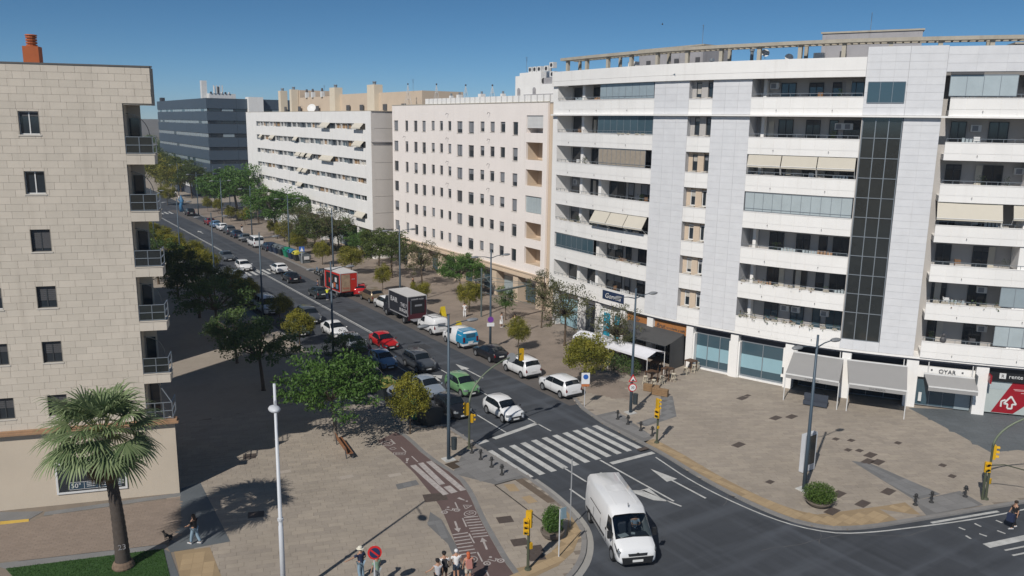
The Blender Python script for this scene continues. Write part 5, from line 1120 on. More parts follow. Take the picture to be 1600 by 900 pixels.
put(car('compact_car','grey car in shade behind the white minivan','car',LG,'sedan',4.3,1.75,1.46,grp=gl),28.7,108.2,INB)
put(car('hatchback','white hatchback driving in just past the far zebra crossing','car',WP,'hatch',4.2,1.78,1.5,grp=gi),34.6,133.0,INB)
put(car('sedan_car','grey saloon behind the oncoming white hatchback at the far crossing','car',MG,'sedan',4.4,1.78,1.46,grp=gi),34.7,144.2,INB)
put(car('hatchback','silver grey car waiting at the far crossing behind the tree','car',LG,'hatch',4.1,1.75,1.5,grp=gi),31.6,124.6,INB)
put(car('hatchback','dark green-grey hatchback driving away beside the red lorry','car',mat('car_paint_green_grey',(.025,.033,.035),.28,coat=.6,var=.02),'hatch',3.95,1.7,1.45,grp='cars driving up the avenue'),37.9,107.2,OUT)
put(car('sedan_car','black saloon driving away before the red lorry','car',BK,'sedan',4.4,1.78,1.45,grp='cars driving up the avenue'),38.2,120.0,OUT)
put(car('hatchback','white hatchback driving away over the far crossing','car',WP,'hatch',4.2,1.78,1.48,grp='cars driving up the avenue'),38.9,128.2,OUT)
put(car('crossover','white rounded crossover parked nearest the zebra crossing','car',WP,'suv',4.35,1.8,1.6,grp=gp_),42.55,56.9,OUT)
put(car('suv_car','white boxy SUV with roof rails parked behind the rounded crossover','car',WP,'suv',4.3,1.82,1.68,grp=gp_,rails=True),42.75,63.5,OUT)
put(car('sedan_car','black saloon parked between the white SUV and the blue-backed van','car',BK,'sedan',4.5,1.8,1.42,grp=gp_),42.9,69.6,OUT)
PB=mat('van_blue_paint',(.015,.24,.43),.3,coat=.5,var=.02)
t=car('delivery_van','white van with a bright blue rear end parked behind the black saloon','van',WP,'van',4.75,1.88,1.85,glass_rear=False,grp=gp_)
b=MB(); st=ST_['van']; hw=.94
b.box(-2.385,-.9,-hw-.006,hw+.006,.6,1.12); b.hexa([(-2.37,-hw-.004,1.12),(-.9,-hw-.004,1.12),(-.9,hw+.004,1.12),(-2.37,hw+.004,1.12)],[(-2.23,-hw*.85,1.80),(-1.0,-hw*.85,1.80),(-1.0,hw*.85,1.80),(-2.23,hw*.85,1.80)]); b.box(-2.2,-1.0,-.72,.72,1.80,1.885); b.build('blue_rear_body',PB,t)
for z in (1.2,1.35): MB().box(-2.0,-1.3,hw*.93,hw*.97,z,z+.05).build('painted_stripe',WFRAME,t)
for sgn in (1,-1): MB().box(-2.42,-2.36,sgn*.78-.09,sgn*.78+.09,.75,1.25).build('tail_light',TAIL,t)
MB().box(-2.40,-2.3,-.5,.5,1.2,1.55).build('rear_window',mat('blue_rear_window',(.03,.12,.2),.15),t); MB().box(-2.41,-2.37,-.35,.25,.72,.8).build('painted_lettering',WFRAME,t); MB().box(-2.42,-2.36,-.26,.26,.5,.61).build('number_plate',PLATE,t)
put(t,42.85,76.0,OUT)
t=car('delivery_van','small white panel van with grey ladder rack parked behind the black lorry','van',WP,'van',4.4,1.84,1.8,glass_rear=False,grp=gp_,rails=True)
for z,w_ in ((1.25,.9),(1.12,.8),(.99,.85)): MB().box(-2.215,-2.17,-w_/2,w_/2,z,z+.07).build('printed_lettering',SHUT,t)
for k in range(3): MB().tube([(.3-.8*k,-.75,1.84),(.3-.8*k,.75,1.84)],.025,5).build('rack_bar',SHUT,t)
put(t,42.8,82.4,OUT)
def lorry(label,c1,roof,L,W_,Hb,zb,cabm,Lc,grp=gp_):
    T=thing('box_lorry',label,'lorry',(0,0,0),0,grp); hw=W_/2; xb0,xb1=-L/2,L/2-Lc-.1
    MB().box(xb0,xb1,-hw,hw,zb,Hb-.05).build('cargo_box',c1,T); MB().box(xb0-.02,xb1+.02,-hw-.02,hw+.02,Hb-.05,Hb+.03).build('cargo_roof',roof,T)
    for x in (xb0,xb1):
        for s in (hw,-hw): MB().box(x-.05,x+.05,s-.04,s+.04,zb,Hb-.02).build('corner_post',mat('post_grey',(.3,.3,.32),.5),T)
    MB().box(xb0+.1,L/2-.4,-.45,.45,.45,zb-.01).build('chassis',PLAS,T)
    for s in (1,-1): MB().box(xb0+.3,xb1-.2,s*hw-.03,s*hw+.03,zb-.12,zb-.02).build('side_rail',mat('post_grey',(.3,.3,.32)),T); MB().box(-.3,.9,s*(hw-.25),s*(hw-.05),.5,zb-.13).build('side_guard',PLAS,T)
    x0,x1=xb1+.08,L/2; cw=hw*.94; Hc=2.25; c=MB(); c.hexa([(x0,-cw,.5),(x1,-cw,.45),(x1,cw,.45),(x0,cw,.5)],[(x0,-cw,1.35),(x1,-cw,1.25),(x1,cw,1.25),(x0,cw,1.35)]); c.hexa([(x0,-cw,1.35),(x1,-cw,1.25),(x1,cw,1.25),(x0,cw,1.35)],[(x0,-cw*.93,Hc),(x1-.45,-cw*.9,Hc),(x1-.45,cw*.9,Hc),(x0,cw*.93,Hc)]); c.build('cab',cabm,T)
    MB().face([(x1+.0,-cw*.9,1.33),(x1+.0,cw*.9,1.33),(x1-.38,cw*.84,2.15),(x1-.38,-cw*.84,2.15)]).build('windscreen',CGL,T)
    for s in (1,-1):
        MB().face([(x0+.2,s*(cw+.012),1.4),(x1-.25,s*(cw+.012),1.38),(x1-.5,s*(cw*.93+.02),2.05),(x0+.2,s*(cw*.94+.02),2.05)]).build('side_window',CGL,T); MB().box(x1-.3,x1-.2,s*(cw+.1)-.04,s*(cw+.1)+.04,1.4,1.85).build('mirror',PLAS,T); MB().box(x1-.02,x1+.03,s*cw*.75-.15,s*cw*.75+.15,.7,.88).build('headlight',LAMP,T)
        for x in (xb0+1.15,x1-.95):
            w_=MB().tube([(x,s*(hw-.28),.42),(x,s*(hw+.01),.42)],.42,14).build('wheel',TYRE,T); MB().tube([(x,s*(hw+.0),.42),(x,s*(hw+.03),.42)],.22,10).build('rim',RIM,w_)
    return T,xb0,xb1,hw
BX=mat('black_box_paint',(.022,.023,.03),.4,var=.08,nscale=1); RF=mat('lorry_roof_white',(.55,.54,.53),.6,var=.08)
t,x0,x1,hw=lorry('black box lorry with white lettering and its tail shutter raised','',RF,7.0,2.35,3.25,1.05,BX,1.75) if False else lorry('black box lorry with white lettering parked behind the small white panel van',BX,RF,7.2,2.35,3.2,1.0,BX,1.75)
MAR=mat('maroon_paint',(.07,.012,.018),.5); MB().box(x0-.04,x0-.001,-hw,hw,.55,1.25).build('tail_sill',MAR,t)
for s in (1,-1): MB().box(x0-.05,x0-.001,s*hw-.22 if s>0 else -hw,hw if s>0 else -hw+.22,1.25,2.7).build('tail_post',MAR,t)
MB().box(x0-.03,x0-.002,-.95,.75,1.3,2.6).build('tail_opening',mat('dark_interior',(.012,.012,.014),.7),t); MB().box(x0-.05,x0-.031,-.6,.3,2.05,2.25).build('grey_load',SHUT,t); MB().tube([(x0-.06,.8,1.2),(x0-.06,.8,2.7)],.03,5).build('tail_bar',STEEL,t); MB().box(x0-1.1,x0-.05,-.9,.9,.62,.68).build('tail_lift',SHUT,t)
WL=mat('white_print',(.6,.6,.62),.6,var=.15)
Ms=frame_on((x0+1.3,hw+.012,2.1),(0,1,0)); text('THE 7',.62,WL,'printed_lettering',t,frame_on((x0+1.15,hw+.012,2.05),(0,1,0)),.004,width=1.7); text('BURGER',.55,WL,'printed_lettering',t,frame_on((x0+1.25,hw+.012,1.45),(0,1,0)),.004,width=2.1)
text('BAR',.8,WL,'printed_lettering',t,frame_on((x0+3.9,hw+.012,2.3),(0,1,0)),.004,width=1.9); text('GOURMET FOOD',.22,WL,'printed_lettering',t,frame_on((x0-.06,0,2.85),(-1,0,0)),.004,width=1.6)
put(t,42.75,89.9,OUT)
RB=mat('red_box_paint',(.50,.022,.012),.45,var=.06,nscale=1)
t,x0,x1,hw=lorry('red box lorry with pale roof and a worker unloading beside it',RB,RF,6.3,2.3,3.1,.75,mat('dark_cab',(.02,.012,.014),.3),1.5,grp='lorries')
PNL=mat('tan_print',(.42,.30,.2),.7,var=.45,nscale=2.5)
MB().box(x0-.03,x0-.002,-.15,1.0,.85,2.95).build('tan_print_panel',PNL,t); text('FOOD',.3,RB,'printed_lettering',t,frame_on((x0-.036,.4,1.2),(-1,0,0)),.004); text('fresh',.22,WL,'printed_lettering',t,frame_on((x0-.036,-.6,2.3),(-1,0,0)),.004)
MB().box(x0+.4,x1-.5,hw+.002,hw+.03,.9,2.8).build('side_opening',mat('dark_interior',(.012,.012,.014)),t)
for k,(x,z,m) in enumerate(((x0+.9,1.1,BL),(x0+1.6,1.2,ORANGE),(x0+2.3,1.0,WL),(x0+3.0,1.6,RB),(x0+1.2,1.9,WL),(x0+2.5,2.0,ORANGE))): MB().box(x-.25,x+.25,hw+.03,hw+.09,z,z+.55).build('stacked_crate',m,t)
put(t,41.2,108.2,OUT+.06); t.scale=(1.12,1.1,1.12)
put(car('hatchback','red hatchback parked right behind the tan car, beside the red lorry','car',RD,'hatch',4.2,1.76,1.5,grp=gp_),43.6,106.2,OUT-.35)
put(car('mpv_car','tan SUV parked between the red hatchback and a white SUV','car',TN,'suv',4.4,1.8,1.66,grp=gp_),43.3,101.3,OUT)
put(car('suv_car','white SUV parked in front of the black lorry','car',WP,'suv',4.45,1.84,1.66,grp=gp_),43.1,96.0,OUT)
far=[('black SUV parked alone at the far corner by the blue sculpture',BK,'suv',43.9,216.5,'car'),('dark red hatchback parked farthest up the row',DR,'hatch',43.9,195.5,'car'),('slate blue hatchback parked beside the dark red one',BL,'hatch',43.9,190.0,'car'),('white hatchback parked between the blue and charcoal cars',WP,'hatch',44.0,184.3,'car'),('charcoal estate parked after the far white hatchback',DG,'suv',43.9,177.8,'car'),('near-black car parked before the grey saloon up the avenue',DB,'sedan',43.8,171.5,'car'),('grey saloon parked in front of the white people carrier',MG,'sedan',43.8,165.2,'car')]
for lb,c,s,x,y,ct in far: put(car('parked_car',lb,ct,c,s,4.3,1.78,1.5 if s!='suv' else 1.68,grp=gp_),x-.3,y,OUT)
put(car('people_carrier','white people carrier parked beside the row of recycling bins','van',WP,'van',4.95,1.92,1.98,glass_rear='all',grp=gp_),43.5,157.6,OUT)
put(car('parked_car','navy car tucked between the people carrier and the first bin','car',DB,'hatch',4.0,1.74,1.48,grp=gp_),44.2,151.6,OUT)
put(car('parked_car','white-roofed black car at the far left beyond the junction','car',BK,'hatch',3.9,1.7,1.5,roofcol=WP,grp='vehicles beyond the far junction'),41.5,262,0,-.11)
# big white van turning at the corner
t=thing('cargo_van','large white high-roof cargo van turning at the round corner','van'); L,hw,H=5.99,1.025,2.52
sec=[(3.0,.35,.66,.72,.80,.66),(2.96,.3,.84,.98,.91,.78),(2.78,.28,1.0,1.14,.985,.88),(2.38,.28,1.18,1.30,1.,.88),(2.30,.28,1.2,1.34,1.,.885),(1.52,.28,1.25,2.22,1.,.86),(1.15,.28,1.3,2.44,1.,.88),(.8,.28,1.3,2.50,1.,.89),(-2.8,.28,1.3,2.50,1.,.89),(-2.94,.3,1.3,2.42,.985,.87),(-2.985,.34,1.2,2.3,.97,.86)]
rg_=[]
for x,zb,zm,zt,w,wr in sec:
    W_=hw*w
    rg_.append([Vector((x,y,z)) for y,z in ([(0,zb),(W_*.85,zb),(W_*.985,zb+.12),(W_,zb+(zm-zb)*.5),(W_*.985,zm),(hw*wr*1.03 if zt-zm>.5 else W_*.92,zt-(.16 if zt-zm>.5 else .05)),(hw*wr*.9 if zt-zm>.5 else W_*.7,zt-.02),(0,zt+.02)])])
b=MB(); fl=[[*r,*[Vector((p.x,-p.y,p.z)) for p in r[-2:0:-1]]] for r in rg_]; m_=len(fl[0])
for r in fl: b.v+=[tuple(p) for p in r]
for i in range(len(fl)-1):
    for j in range(m_): a,c=i*m_+j,i*m_+(j+1)%m_; b.f.append((a,c,c+m_,a+m_)); b.m.append(0); b.t.append(0)
b.f+= [tuple(range(m_))[::-1],tuple((len(fl)-1)*m_+k for k in range(m_))]; b.m+=[0,0]; b.t+=[0,0]
drop_={4*m_+j for j in (5,6,7,8)}; b.f=[f for k,f in enumerate(b.f) if k not in drop_]; b.m=b.m[:len(b.f)]; b.t=b.t[:len(b.f)]
bo=b.build('body',WP,t,smooth=True)
for p in bo.data.polygons: p.use_smooth=len(p.vertices)==4
r4,r5=rg_[4],rg_[5]; q=[]; lp=lambda a,c,s:a+(c-a)*s; mr=lambda p:Vector((p.x,-p.y,p.z)); up_=Vector((.012,0,.012))
for ja,jb in ((5,6),(6,7)):
    s_=.0; f=[lp(r4[ja],r5[ja],.06)+up_,lp(r4[jb],r5[jb],.02)+up_,lp(r4[jb],r5[jb],.97)+up_,lp(r4[ja],r5[ja],.93)+up_]; q+=[f,[mr(p) for p in f]]
w_=MB(); [w_.face(f) for f in q]; CLR=bpy.data.materials.new('clear_windscreen'); CLR.use_nodes=True; n_=CLR.node_tree; tr_=n_.nodes.new('ShaderNodeBsdfTransparent'); tr_.inputs[0].default_value=(.5,.56,.58,1); gl_=n_.nodes.new('ShaderNodeBsdfGlossy'); gl_.inputs['Roughness'].default_value=.04; mx_=n_.nodes.new('ShaderNodeMixShader'); mx_.inputs[0].default_value=.1; n_.links.new(tr_.outputs[0],mx_.inputs[1]); n_.links.new(gl_.outputs[0],mx_.inputs[2]); n_.links.new(mx_.outputs[0],n_.nodes['Material Output'].inputs[0])
ws=w_.build('windscreen',CLR,t)
cab=MB().box(.55,.6,-.85,.85,.5,2.3).build('cab_bulkhead',PLAS,t); MB().hexa([(1.5,-.88,.9),(2.3,-.88,.9),(2.3,.88,.9),(1.5,.88,.9)],[(1.62,-.86,1.25),(2.22,-.86,1.3),(2.22,.86,1.3),(1.62,.86,1.25)]).build('dashboard',mat('dashboard_grey',(.05,.05,.055),.7),t)
for y_ in (.5,-.15,-.6): MB().hexa([(.7,y_-.22,.8),(.95,y_-.22,.8),(.95,y_+.22,.8),(.7,y_+.22,.8)],[(.65,y_-.2,1.65),(.82,y_-.2,1.65),(.82,y_+.2,1.65),(.65,y_+.2,1.65)]).build('seat',mat('seat_fabric',(.06,.065,.08),.9),t)
MB().tube([(1.45+.2*math.cos(a),.5+.2*math.sin(a),1.32+.09*math.cos(a)*-1) for a in [k*PI/6 for k in range(13)]],.018,5).build('steering_wheel',PLAS,t)
MB().rbox((2.0,-.45),.3,.16,.24,1.31,1.33).build('dashboard_paper',WFRAME,t); MB().rbox((1.9,.1),-.2,.07,.1,1.31,1.36).build('dashboard_cup',WFRAME,t)
for s in (1,-1):
    f=[Vector((2.05,s*(hw+.004),1.28)),Vector((1.02,s*(hw+.008),1.32)),Vector((1.02,s*hw*.93,2.02)),Vector((1.5,s*hw*.92,2.02))]; MB().face(f).build('side_window',CGL,t)
    MB().box(1.95,2.1,s*(hw+.16)-.1,s*(hw+.16)+.1,1.25,1.62).build('mirror',PLAS,t); MB().face([(2.86,s*.58,.98),(2.97,s*.64,.80),(2.78,s*.99,.86),(2.5,s*.985,1.14)]).data if False else None
    Sv=lambda a_,j_,u_,v_:lp(lp(rg_[a_][j_],rg_[a_+1][j_],u_),lp(rg_[a_][j_+1],rg_[a_+1][j_+1],u_),v_)
    for nm_,m2_,sh_,of_ in (('headlight_surround',PLAS,0,.015),('headlight',LAMP,.3,.028)):
        hb=MB()
        for q_ in ([Sv(1,3,0,.25),Sv(1,3,1,.45),Sv(1,3,1,1),Sv(1,3,0,1)],[Sv(2,3,0,.45),Sv(2,3,1,.75),Sv(2,3,1,1),Sv(2,3,0,1)],[Sv(1,4,0,0),Sv(1,4,1,0),Sv(1,4,1,.9),Sv(1,4,0,1)]):
            cc=sum(q_,Vector((0,0,0)))/4; nn=(q_[1]-q_[0]).cross(q_[3]-q_[0]).normalized(); nn=nn if nn.dot(cc-Vector((1.5,0,.9)))>0 else -nn; hb.face([((p+(cc-p)*sh_)+nn*of_).x if 0 else tuple(Vector(((p+(cc-p)*sh_)+nn*of_))*1.0) if s>0 else tuple(mr((p+(cc-p)*sh_)+nn*of_)) for p in q_])
        hb.build(nm_,m2_,t)
    MB().box(-2.6,.7,s*(hw+.003),s*(hw+.02),.62,.72).build('side_moulding',PLAS,t); MB().box(-1.9,.0,s*(hw+.001),s*(hw+.014),1.52,1.56).build('door_runner',SEAM,t); MB().box(.85,.95,s*(hw+.001),s*(hw+.02),1.12,1.24).build('door_handle',PLAS,t)
    for x in (.98,-.05,-1.3,2.1): MB().box(x-.014,x+.014,s*(hw+.0),s*(hw+.006),.5,1.28).build('door_gap',SEAM,t)
    for x in (2.02,-2.02):
        ar=MB(); ar.face([(x+.42*math.cos(PI*k/12),s*hw*1.004,.36+.42*math.sin(PI*k/12)) for k in range(13)]); ar.build('wheel_arch',PLAS,t)
        wl=MB().tube([(x,s*(hw-.25),.35),(x,s*(hw+.015),.35)],.35,18).build('wheel',TYRE,t); MB().tube([(x,s*hw,.35),(x,s*(hw+.025),.35)],.22,12).build('rim',RIM,wl)
MB().hexa([(2.5,-1.0,.28),(3.02,-.74,.3),(3.02,.74,.3),(2.5,1.0,.28)],[(2.5,-1.03,.66),(3.045,-.80,.66),(3.045,.80,.66),(2.5,1.03,.66)]).build('bumper',PLAS,t); MB().hexa([(2.96,-.45,.66),(3.045,-.45,.66),(3.045,.45,.66),(2.96,.45,.66)],[(2.93,-.5,.84),(3.0,-.5,.84),(3.0,.5,.84),(2.93,.5,.84)]).build('grille',PLAS,t); MB().bar((3.05,-.7,.70),(3.05,.7,.70),.02,.03).build('chrome_strip',WFRAME,t)
MB().box(3.0,3.06,-.27,.27,.42,.53).build('number_plate',PLATE,t); MB().tube([(3.0,0,.80),(3.035,0,.80)],.09,12).build('badge',PLAS,t); MB().tube([(1.3,0,2.5),(1.25,0,2.68)],.02,5).build('aerial',PLAS,t)
for k in range(6): MB().box(-1.2+k*.12,-1.15+k*.12,-.5,.5,2.52,2.53).build('roof_rib',WP,t)
for s in (1,-1): MB().box(-2.7,1.0,s*.55-.015,s*.55+.015,2.515,2.53).build('roof_rib',WP,t)
# rider inside (driver's arm and shirt behind the glass are suggested by the pale paper only)
put(t,29.7,33.5,math.atan2(31.5-36.05,27.67-29.53))

t.scale=(1.12,1.12,1.12)
# ================================================================== TREES AND PLANTS
BARK=mat('tree_bark',(.11,.08,.055),.95,var=.3,nscale=6,bump=.4,bscale=20); BARKG=mat('pale_bark',(.19,.16,.13),.95,var=.3,nscale=6)
LF_G=leafmat('leaves_fresh_green',(.04,.095,.018),(.12,.22,.045)); LF_D=leafmat('leaves_dark_green',(.045,.09,.025),(.12,.18,.05)); LF_O=leafmat('leaves_orange_tree',(.08,.10,.012),(.33,.30,.04),(.45,.34,.05)); LF_S=leafmat('leaves_dry_green',(.05,.065,.025),(.13,.13,.05),(.22,.17,.09)); LF_C=leafmat('leaves_mid_green',(.04,.07,.015),(.12,.15,.03)); LF_P=leafmat('leaves_shrub',(.045,.09,.015),(.13,.21,.04))
def leaf(b,rg,p,s,up=.5):
    n=Vector((rg.gauss(0,1),rg.gauss(0,1),rg.gauss(up,1))).normalized(); u=n.orthogonal().normalized(); a=rg.uniform(0,2*PI); u=(Matrix.Rotation(a,3,n)@u); w=n.cross(u)
    b.face([p-u*s,p-w*s*.42,p+u*s,p+w*s*.42])
def crown(seed,rx,rz,ncl,per,ls,dense=.5,flat=.55,clr=.26,low=-.5):
    """leaf clumps spread through the volume; returns (mesh builder, clump centres)"""
    rg=random.Random(seed); b=MB(); cs=[]
    for k in range(ncl):
        for _ in range(40):
            v=Vector((rg.uniform(-1,1),rg.uniform(-1,1),rg.uniform(low,1)))
            r=v.length
            if r<1 and r>dense*rg.random()**.5: break
        j=.82+.36*rg.random(); c=Vector((v.x*rx*j,v.y*rx*j,v.z*rz*j)); cs.append(c); cr=clr*rx*rg.uniform(.6,1.25); t0=rg.random()
        for _ in range(int(per*rg.uniform(.6,1.3))):
            d_=Vector((rg.gauss(0,1),rg.gauss(0,1),rg.gauss(0,1))).normalized()*cr*rg.random()**.45; d_.z*=flat
            b.ct=min(.99,max(0,.55*t0+.45*rg.random())); leaf(b,rg,c+d_,ls*rg.uniform(.7,1.35))
    return b,cs
def trunkmesh(seed,h0,r0,cs,nl,fork=.75,lean=.25):
    rg=random.Random(seed); b=MB(); top=Vector((rg.uniform(-lean,lean),rg.uniform(-lean,lean),h0*fork)); mid=Vector((top.x*.35+rg.uniform(-.06,.06),top.y*.4,h0*fork*.5))
    b.tube([(0,0,-.05),(0,0,.12),mid,top],[r0*1.45,r0*1.05,r0*.88,r0*.72],8)
    for k,c in enumerate(rg.sample(cs,min(nl,len(cs)))):
        e=Vector((c.x,c.y,c.z)); m=top.lerp(e,.5)+Vector((rg.uniform(-.2,.2),rg.uniform(-.2,.2),.12*(e-top).length))
        b.tube([top-Vector((0,0,.1)),m,e],[r0*.42,r0*.24,r0*.07],5)
    return b
CR={}
def make_kind(key,seed,rx,rz,hc,ncl,per,ls,lm,bark,r0,nl,**kw):
    b,cs=crown(seed,rx,rz,ncl,per,ls,**kw); cs=[c+Vector((0,0,hc)) for c in cs]; b.v=[(x,y,z+hc) for x,y,z in b.v]
    t=trunkmesh(seed,hc,r0,cs,nl); CR[key]=(b.mesh('crown',lm),t.mesh('trunk',bark,smooth=True),t)
for s in (1,2,3): make_kind('broad%d'%s,s,4.0,2.4,4.4,95,95,.15,LF_G,BARKG,.16,26,dense=.55,clr=.24)
for s in (4,5): make_kind('dark%d'%s,s,3.9,2.4,4.5,70,70,.14,LF_D,BARK,.17,26,dense=.45,clr=.22)
for s in (6,7): make_kind('mid%d'%s,s,3.4,2.4,4.3,85,80,.14,LF_C,BARK,.15,22,dense=.5,clr=.24)
for s in (8,9): make_kind('sparse%d'%s,s,3.2,2.4,4.2,75,42,.11,LF_S,BARK,.14,45,dense=.4,clr=.25,low=-.8)
for s in (10,11,12): make_kind('round%d'%s,s,1.75,1.45,2.75,75,130,.085,LF_O,BARK,.075,12,dense=.85,clr=.33,flat=.9,low=-.7)
for s in (13,): make_kind('young%d'%s,s,1.3,1.1,2.3,36,70,.08,LF_G,BARK,.06,10,dense=.6,clr=.36,flat=.9,low=-.6)
GRID=mat('tree_pit_soil',(.07,.05,.035),1,var=.3,nscale=3)
def tree(key,x,y,sc,label,sz=None,rz=None,grp=None,name='tree',pit=True,dx=0,dy=0):
    T=thing(name,label,'tree',(x,y,0),rz if rz is not None else random.uniform(0,6),grp); c,t,_=CR[key]
    o=shared('trunk',t,T); o=shared('crown',c,T); T.scale=(sc,sc,sz or sc)
    if pit: q=MB().box(-.55/sc,.55/sc,-.55/sc,.55/sc,.003,.014).build('tree_pit',GRID,T)
    return T
go='orange trees along the kerbs'; gb='broad trees on the shaded promenade'; gpz='trees on the plaza side'
tree('broad1',20.9,56.3,1.0,'large bright green tree in sun beside the wooden bench',1.0,.7,gb)
for i,(k,x,y,s,l) in enumerate([('dark4',19.6,70.8,.98,'dark tree directly behind the big bright green one, in full shade'),('dark5',20.3,90.2,1.05,'dark shaded tree over the person in white on the promenade'),('dark4',19.8,80.5,.8,'smaller shaded tree with a thin trunk left of the lit path'),('mid6',20.9,102,1.1,'shaded green tree next up the promenade from the lit path'),('mid7',20.9,114.6,1.1,'green tree half lit beside the second balcony of the limestone block'),('dark5',20.5,126.5,1.0,'dark tree at the far end of the shade on the promenade'),('mid6',20.5,139,1.0,'green tree at the promenade beside the far zebra crossing'),('dark4',20.5,152,.95,'dark green tree farther up the promenade'),('mid7',20.5,166,.95,'green tree far up the left promenade near the third balcony')]): tree(k,x,y,s,l,grp=gb)
tree('round10',26.32,54.55,.86,'small yellow-green orange tree in front of the green bin',1.1,1.0,go)
tree('dark4',27.6,71.3,.56,'low round dark olive tree over the roof of the silver hatchback',.62,2,go,pit=False)
for i,(x,y,s,l) in enumerate([(27.4,84,.9,'orange tree in deep shade beside the grey-green old car'),(28.7,95.0,.8,'orange tree with yellow sunlit leaves in front of the white minivan'),(27.2,111,1.0,'orange tree in half shade behind the white minivan'),(27.4,104.5,.9,'shaded orange tree beside the parked grey car'),(27.3,127,1.05,'yellowish orange tree left of the silver car at the far crossing'),(27.3,137,1.1,'orange tree beside the oncoming cars at the far crossing'),(27.2,148,1.05,'orange tree with golden leaves left of the avenue line'),(27.2,159,1.0,'golden orange tree next to the fourth balcony'),(27.2,171,1.0,'farthest golden orange tree on the left kerb')]): tree('round%d'%(10+i%3),x,y,s,l,grp=go)
Rt=[((45.49, 56.79),1.12,1.15,'largest yellow-green orange tree, between the white crossover and the terrace'),((46.76, 70.10),.66,.85,'small round orange tree behind the white boxy SUV'),((51.18, 88.34),.86,.95,'orange tree with a pale wrapped trunk behind the blue-backed van'),((47.69, 95.47),.75,.72,'low orange bush standing behind the black lorry'),((47.01, 105.95),.66,.9,'small green orange tree behind the white SUV parked in front of the lorry'),((48.23, 120.79),1.15,1.05,'wide amber orange tree behind the red lorry'),((47.14, 130.84),.8,.95,'round amber orange tree by the motorcycles'),((47.07, 143.16),.9,1.0,'amber orange tree next to the blue crossing sign'),((49.80, 159.89),1.0,1.0,'wide golden orange tree behind the recycling bins'),((50.22, 168.02),.7,.8,'small golden orange tree beside the wide golden one'),((50.15, 189.66),.85,.9,'golden orange tree behind the white people carrier'),((49.19, 198.37),.75,.9,'dull orange tree beyond the people carrier with a dark trunk'),((50.49, 216.15),.7,.9,'small orange tree by the dark red hatchback'),((49.24, 221.80),.7,.9,'orange tree by the black SUV at the far corner')]
for i,(q,s,z,l) in enumerate(Rt): tree('round%d'%(10+i%3),q[0],q[1],s,l,z,grp=go)
Pt=[('sparse8',(53.68, 106.55),.98,1.08,'airy tree with brownish leaves before the middle of the cream block'),('broad2',(55.09, 97.43),.84,.9,'bright green tree before the right half of the cream block'),('sparse9',(52.31, 69.26),.95,1.12,'bare-looking tree with thin dark branches left of the white canopy'),('sparse8',(54.70, 77.11),.62,1.15,'tall narrow dry green tree at the corner between the cream and curved blocks'),('young13',(53.04, 82.50),1.0,1.2,'young green tree with stakes behind the women in white'),('mid6',(52.47, 114.75),1.12,1.1,'green tree before the left end of the cream block'),('mid7',(55.20, 125.80),.95,.95,'green tree at the gap between the cream and ribbon window blocks'),('sparse9',(52.23, 140.43),1.4,1.35,'tall leaning airy tree before the right end of the ribbon window block'),('mid6',(50.19, 143.17),1.15,1.05,'rounded green tree left of the tall leaning airy tree'),('sparse8',(50.48, 151.84),1.4,1.3,'greyish airy tree in the middle of the ribbon window block'),('broad3',(49.83, 165.01),1.6,1.5,'deep green tree before the left half of the ribbon window block'),('sparse8',(54.21, 193.10),1.3,1.3,'thin brownish tree between the two deep green ones'),('broad2',(51.53, 201.58),2.1,1.9,'biggest deep green tree by the left end of the ribbon window block'),('mid7',(52.55, 221.98),1.5,1.4,'green tree in front of the slate office ground floor'),('sparse9',(52.2,60.6),.72,1.0,'wispy green tree growing through the terrace beside the white canopy'),('broad1',(55.20, 143.98),1.0,.9,'low green tree by the glass shop front of the ribbon window block'),('broad1',(56.10, 135.13),.7,.7,'low tree near the corner pier of the ribbon window block')]
for i,(k,q,s,z,l) in enumerate(Pt): tree(k,q[0],q[1],s,l,z,i*1.3,gpz)
Ft=[('mid6',(53.66, 261.77),1.6,'green tree with a clear trunk past the far junction'),('round10',(49.56, 268.29),2.4,'golden bush-like tree past the far junction beside the scooters'),('mid7',(55.37, 286.22),1.7,'green tree behind the golden one past the far junction'),('round11',(49.65, 288.66),2.8,'wide golden tree at the left past the far junction'),('mid6',(55.49, 309.59),1.8,'green tree farthest left by the office podium'),('mid7',(55.48, 333.00),2.0,'green tree peeping out beside the second balcony'),('mid6',(59.70, 276.36),1.2,'small green tree by the office columns'),('dark5',(66.43, 401.57),2.4,'dark tall tree behind the top balcony'),('round12',(43.55, 244.80),1.3,'golden shrub on the far corner')]
for i,(k,q,s,l) in enumerate(Ft): tree(k,q[0],q[1],s,l,grp='trees past the far junction',pit=False)
# hedge by the terrace and dry planting before the ribbon block
def bushes(name,label,pts,r,h,lm,seed,cat='shrub'):
    T=thing(name,label,cat,(*pts[0],0)); rg=random.Random(seed); b=MB()
    for x,y in pts:
        for _ in range(int(650*r)):
            d_=Vector((rg.gauss(0,1),rg.gauss(0,1),rg.gauss(0,1))).normalized(); d_*=rg.random()**.35; b.ct=rg.random()*.99; leaf(b,rg,Vector((x+d_.x*r,y+d_.y*r,h*.5+d_.z*h*.5)),.085)
    b.build('foliage',lm,T); s=MB(); [s.tube([(x,y,0),(x+.1,y,h*.5)],[.05,.02],5) for x,y in pts]; s.build('stems',BARK,T,kind='stuff'); return T
bushes('hedge','dark green hedge in planters along the terrace below the white canopy',[(50.6,64.2),(50.7,63.0),(50.8,61.8),(51.0,60.6),(51.1,59.4),(51.3,58.2),(51.5,57.0)],.85,1.9,LF_D,5,'hedge')
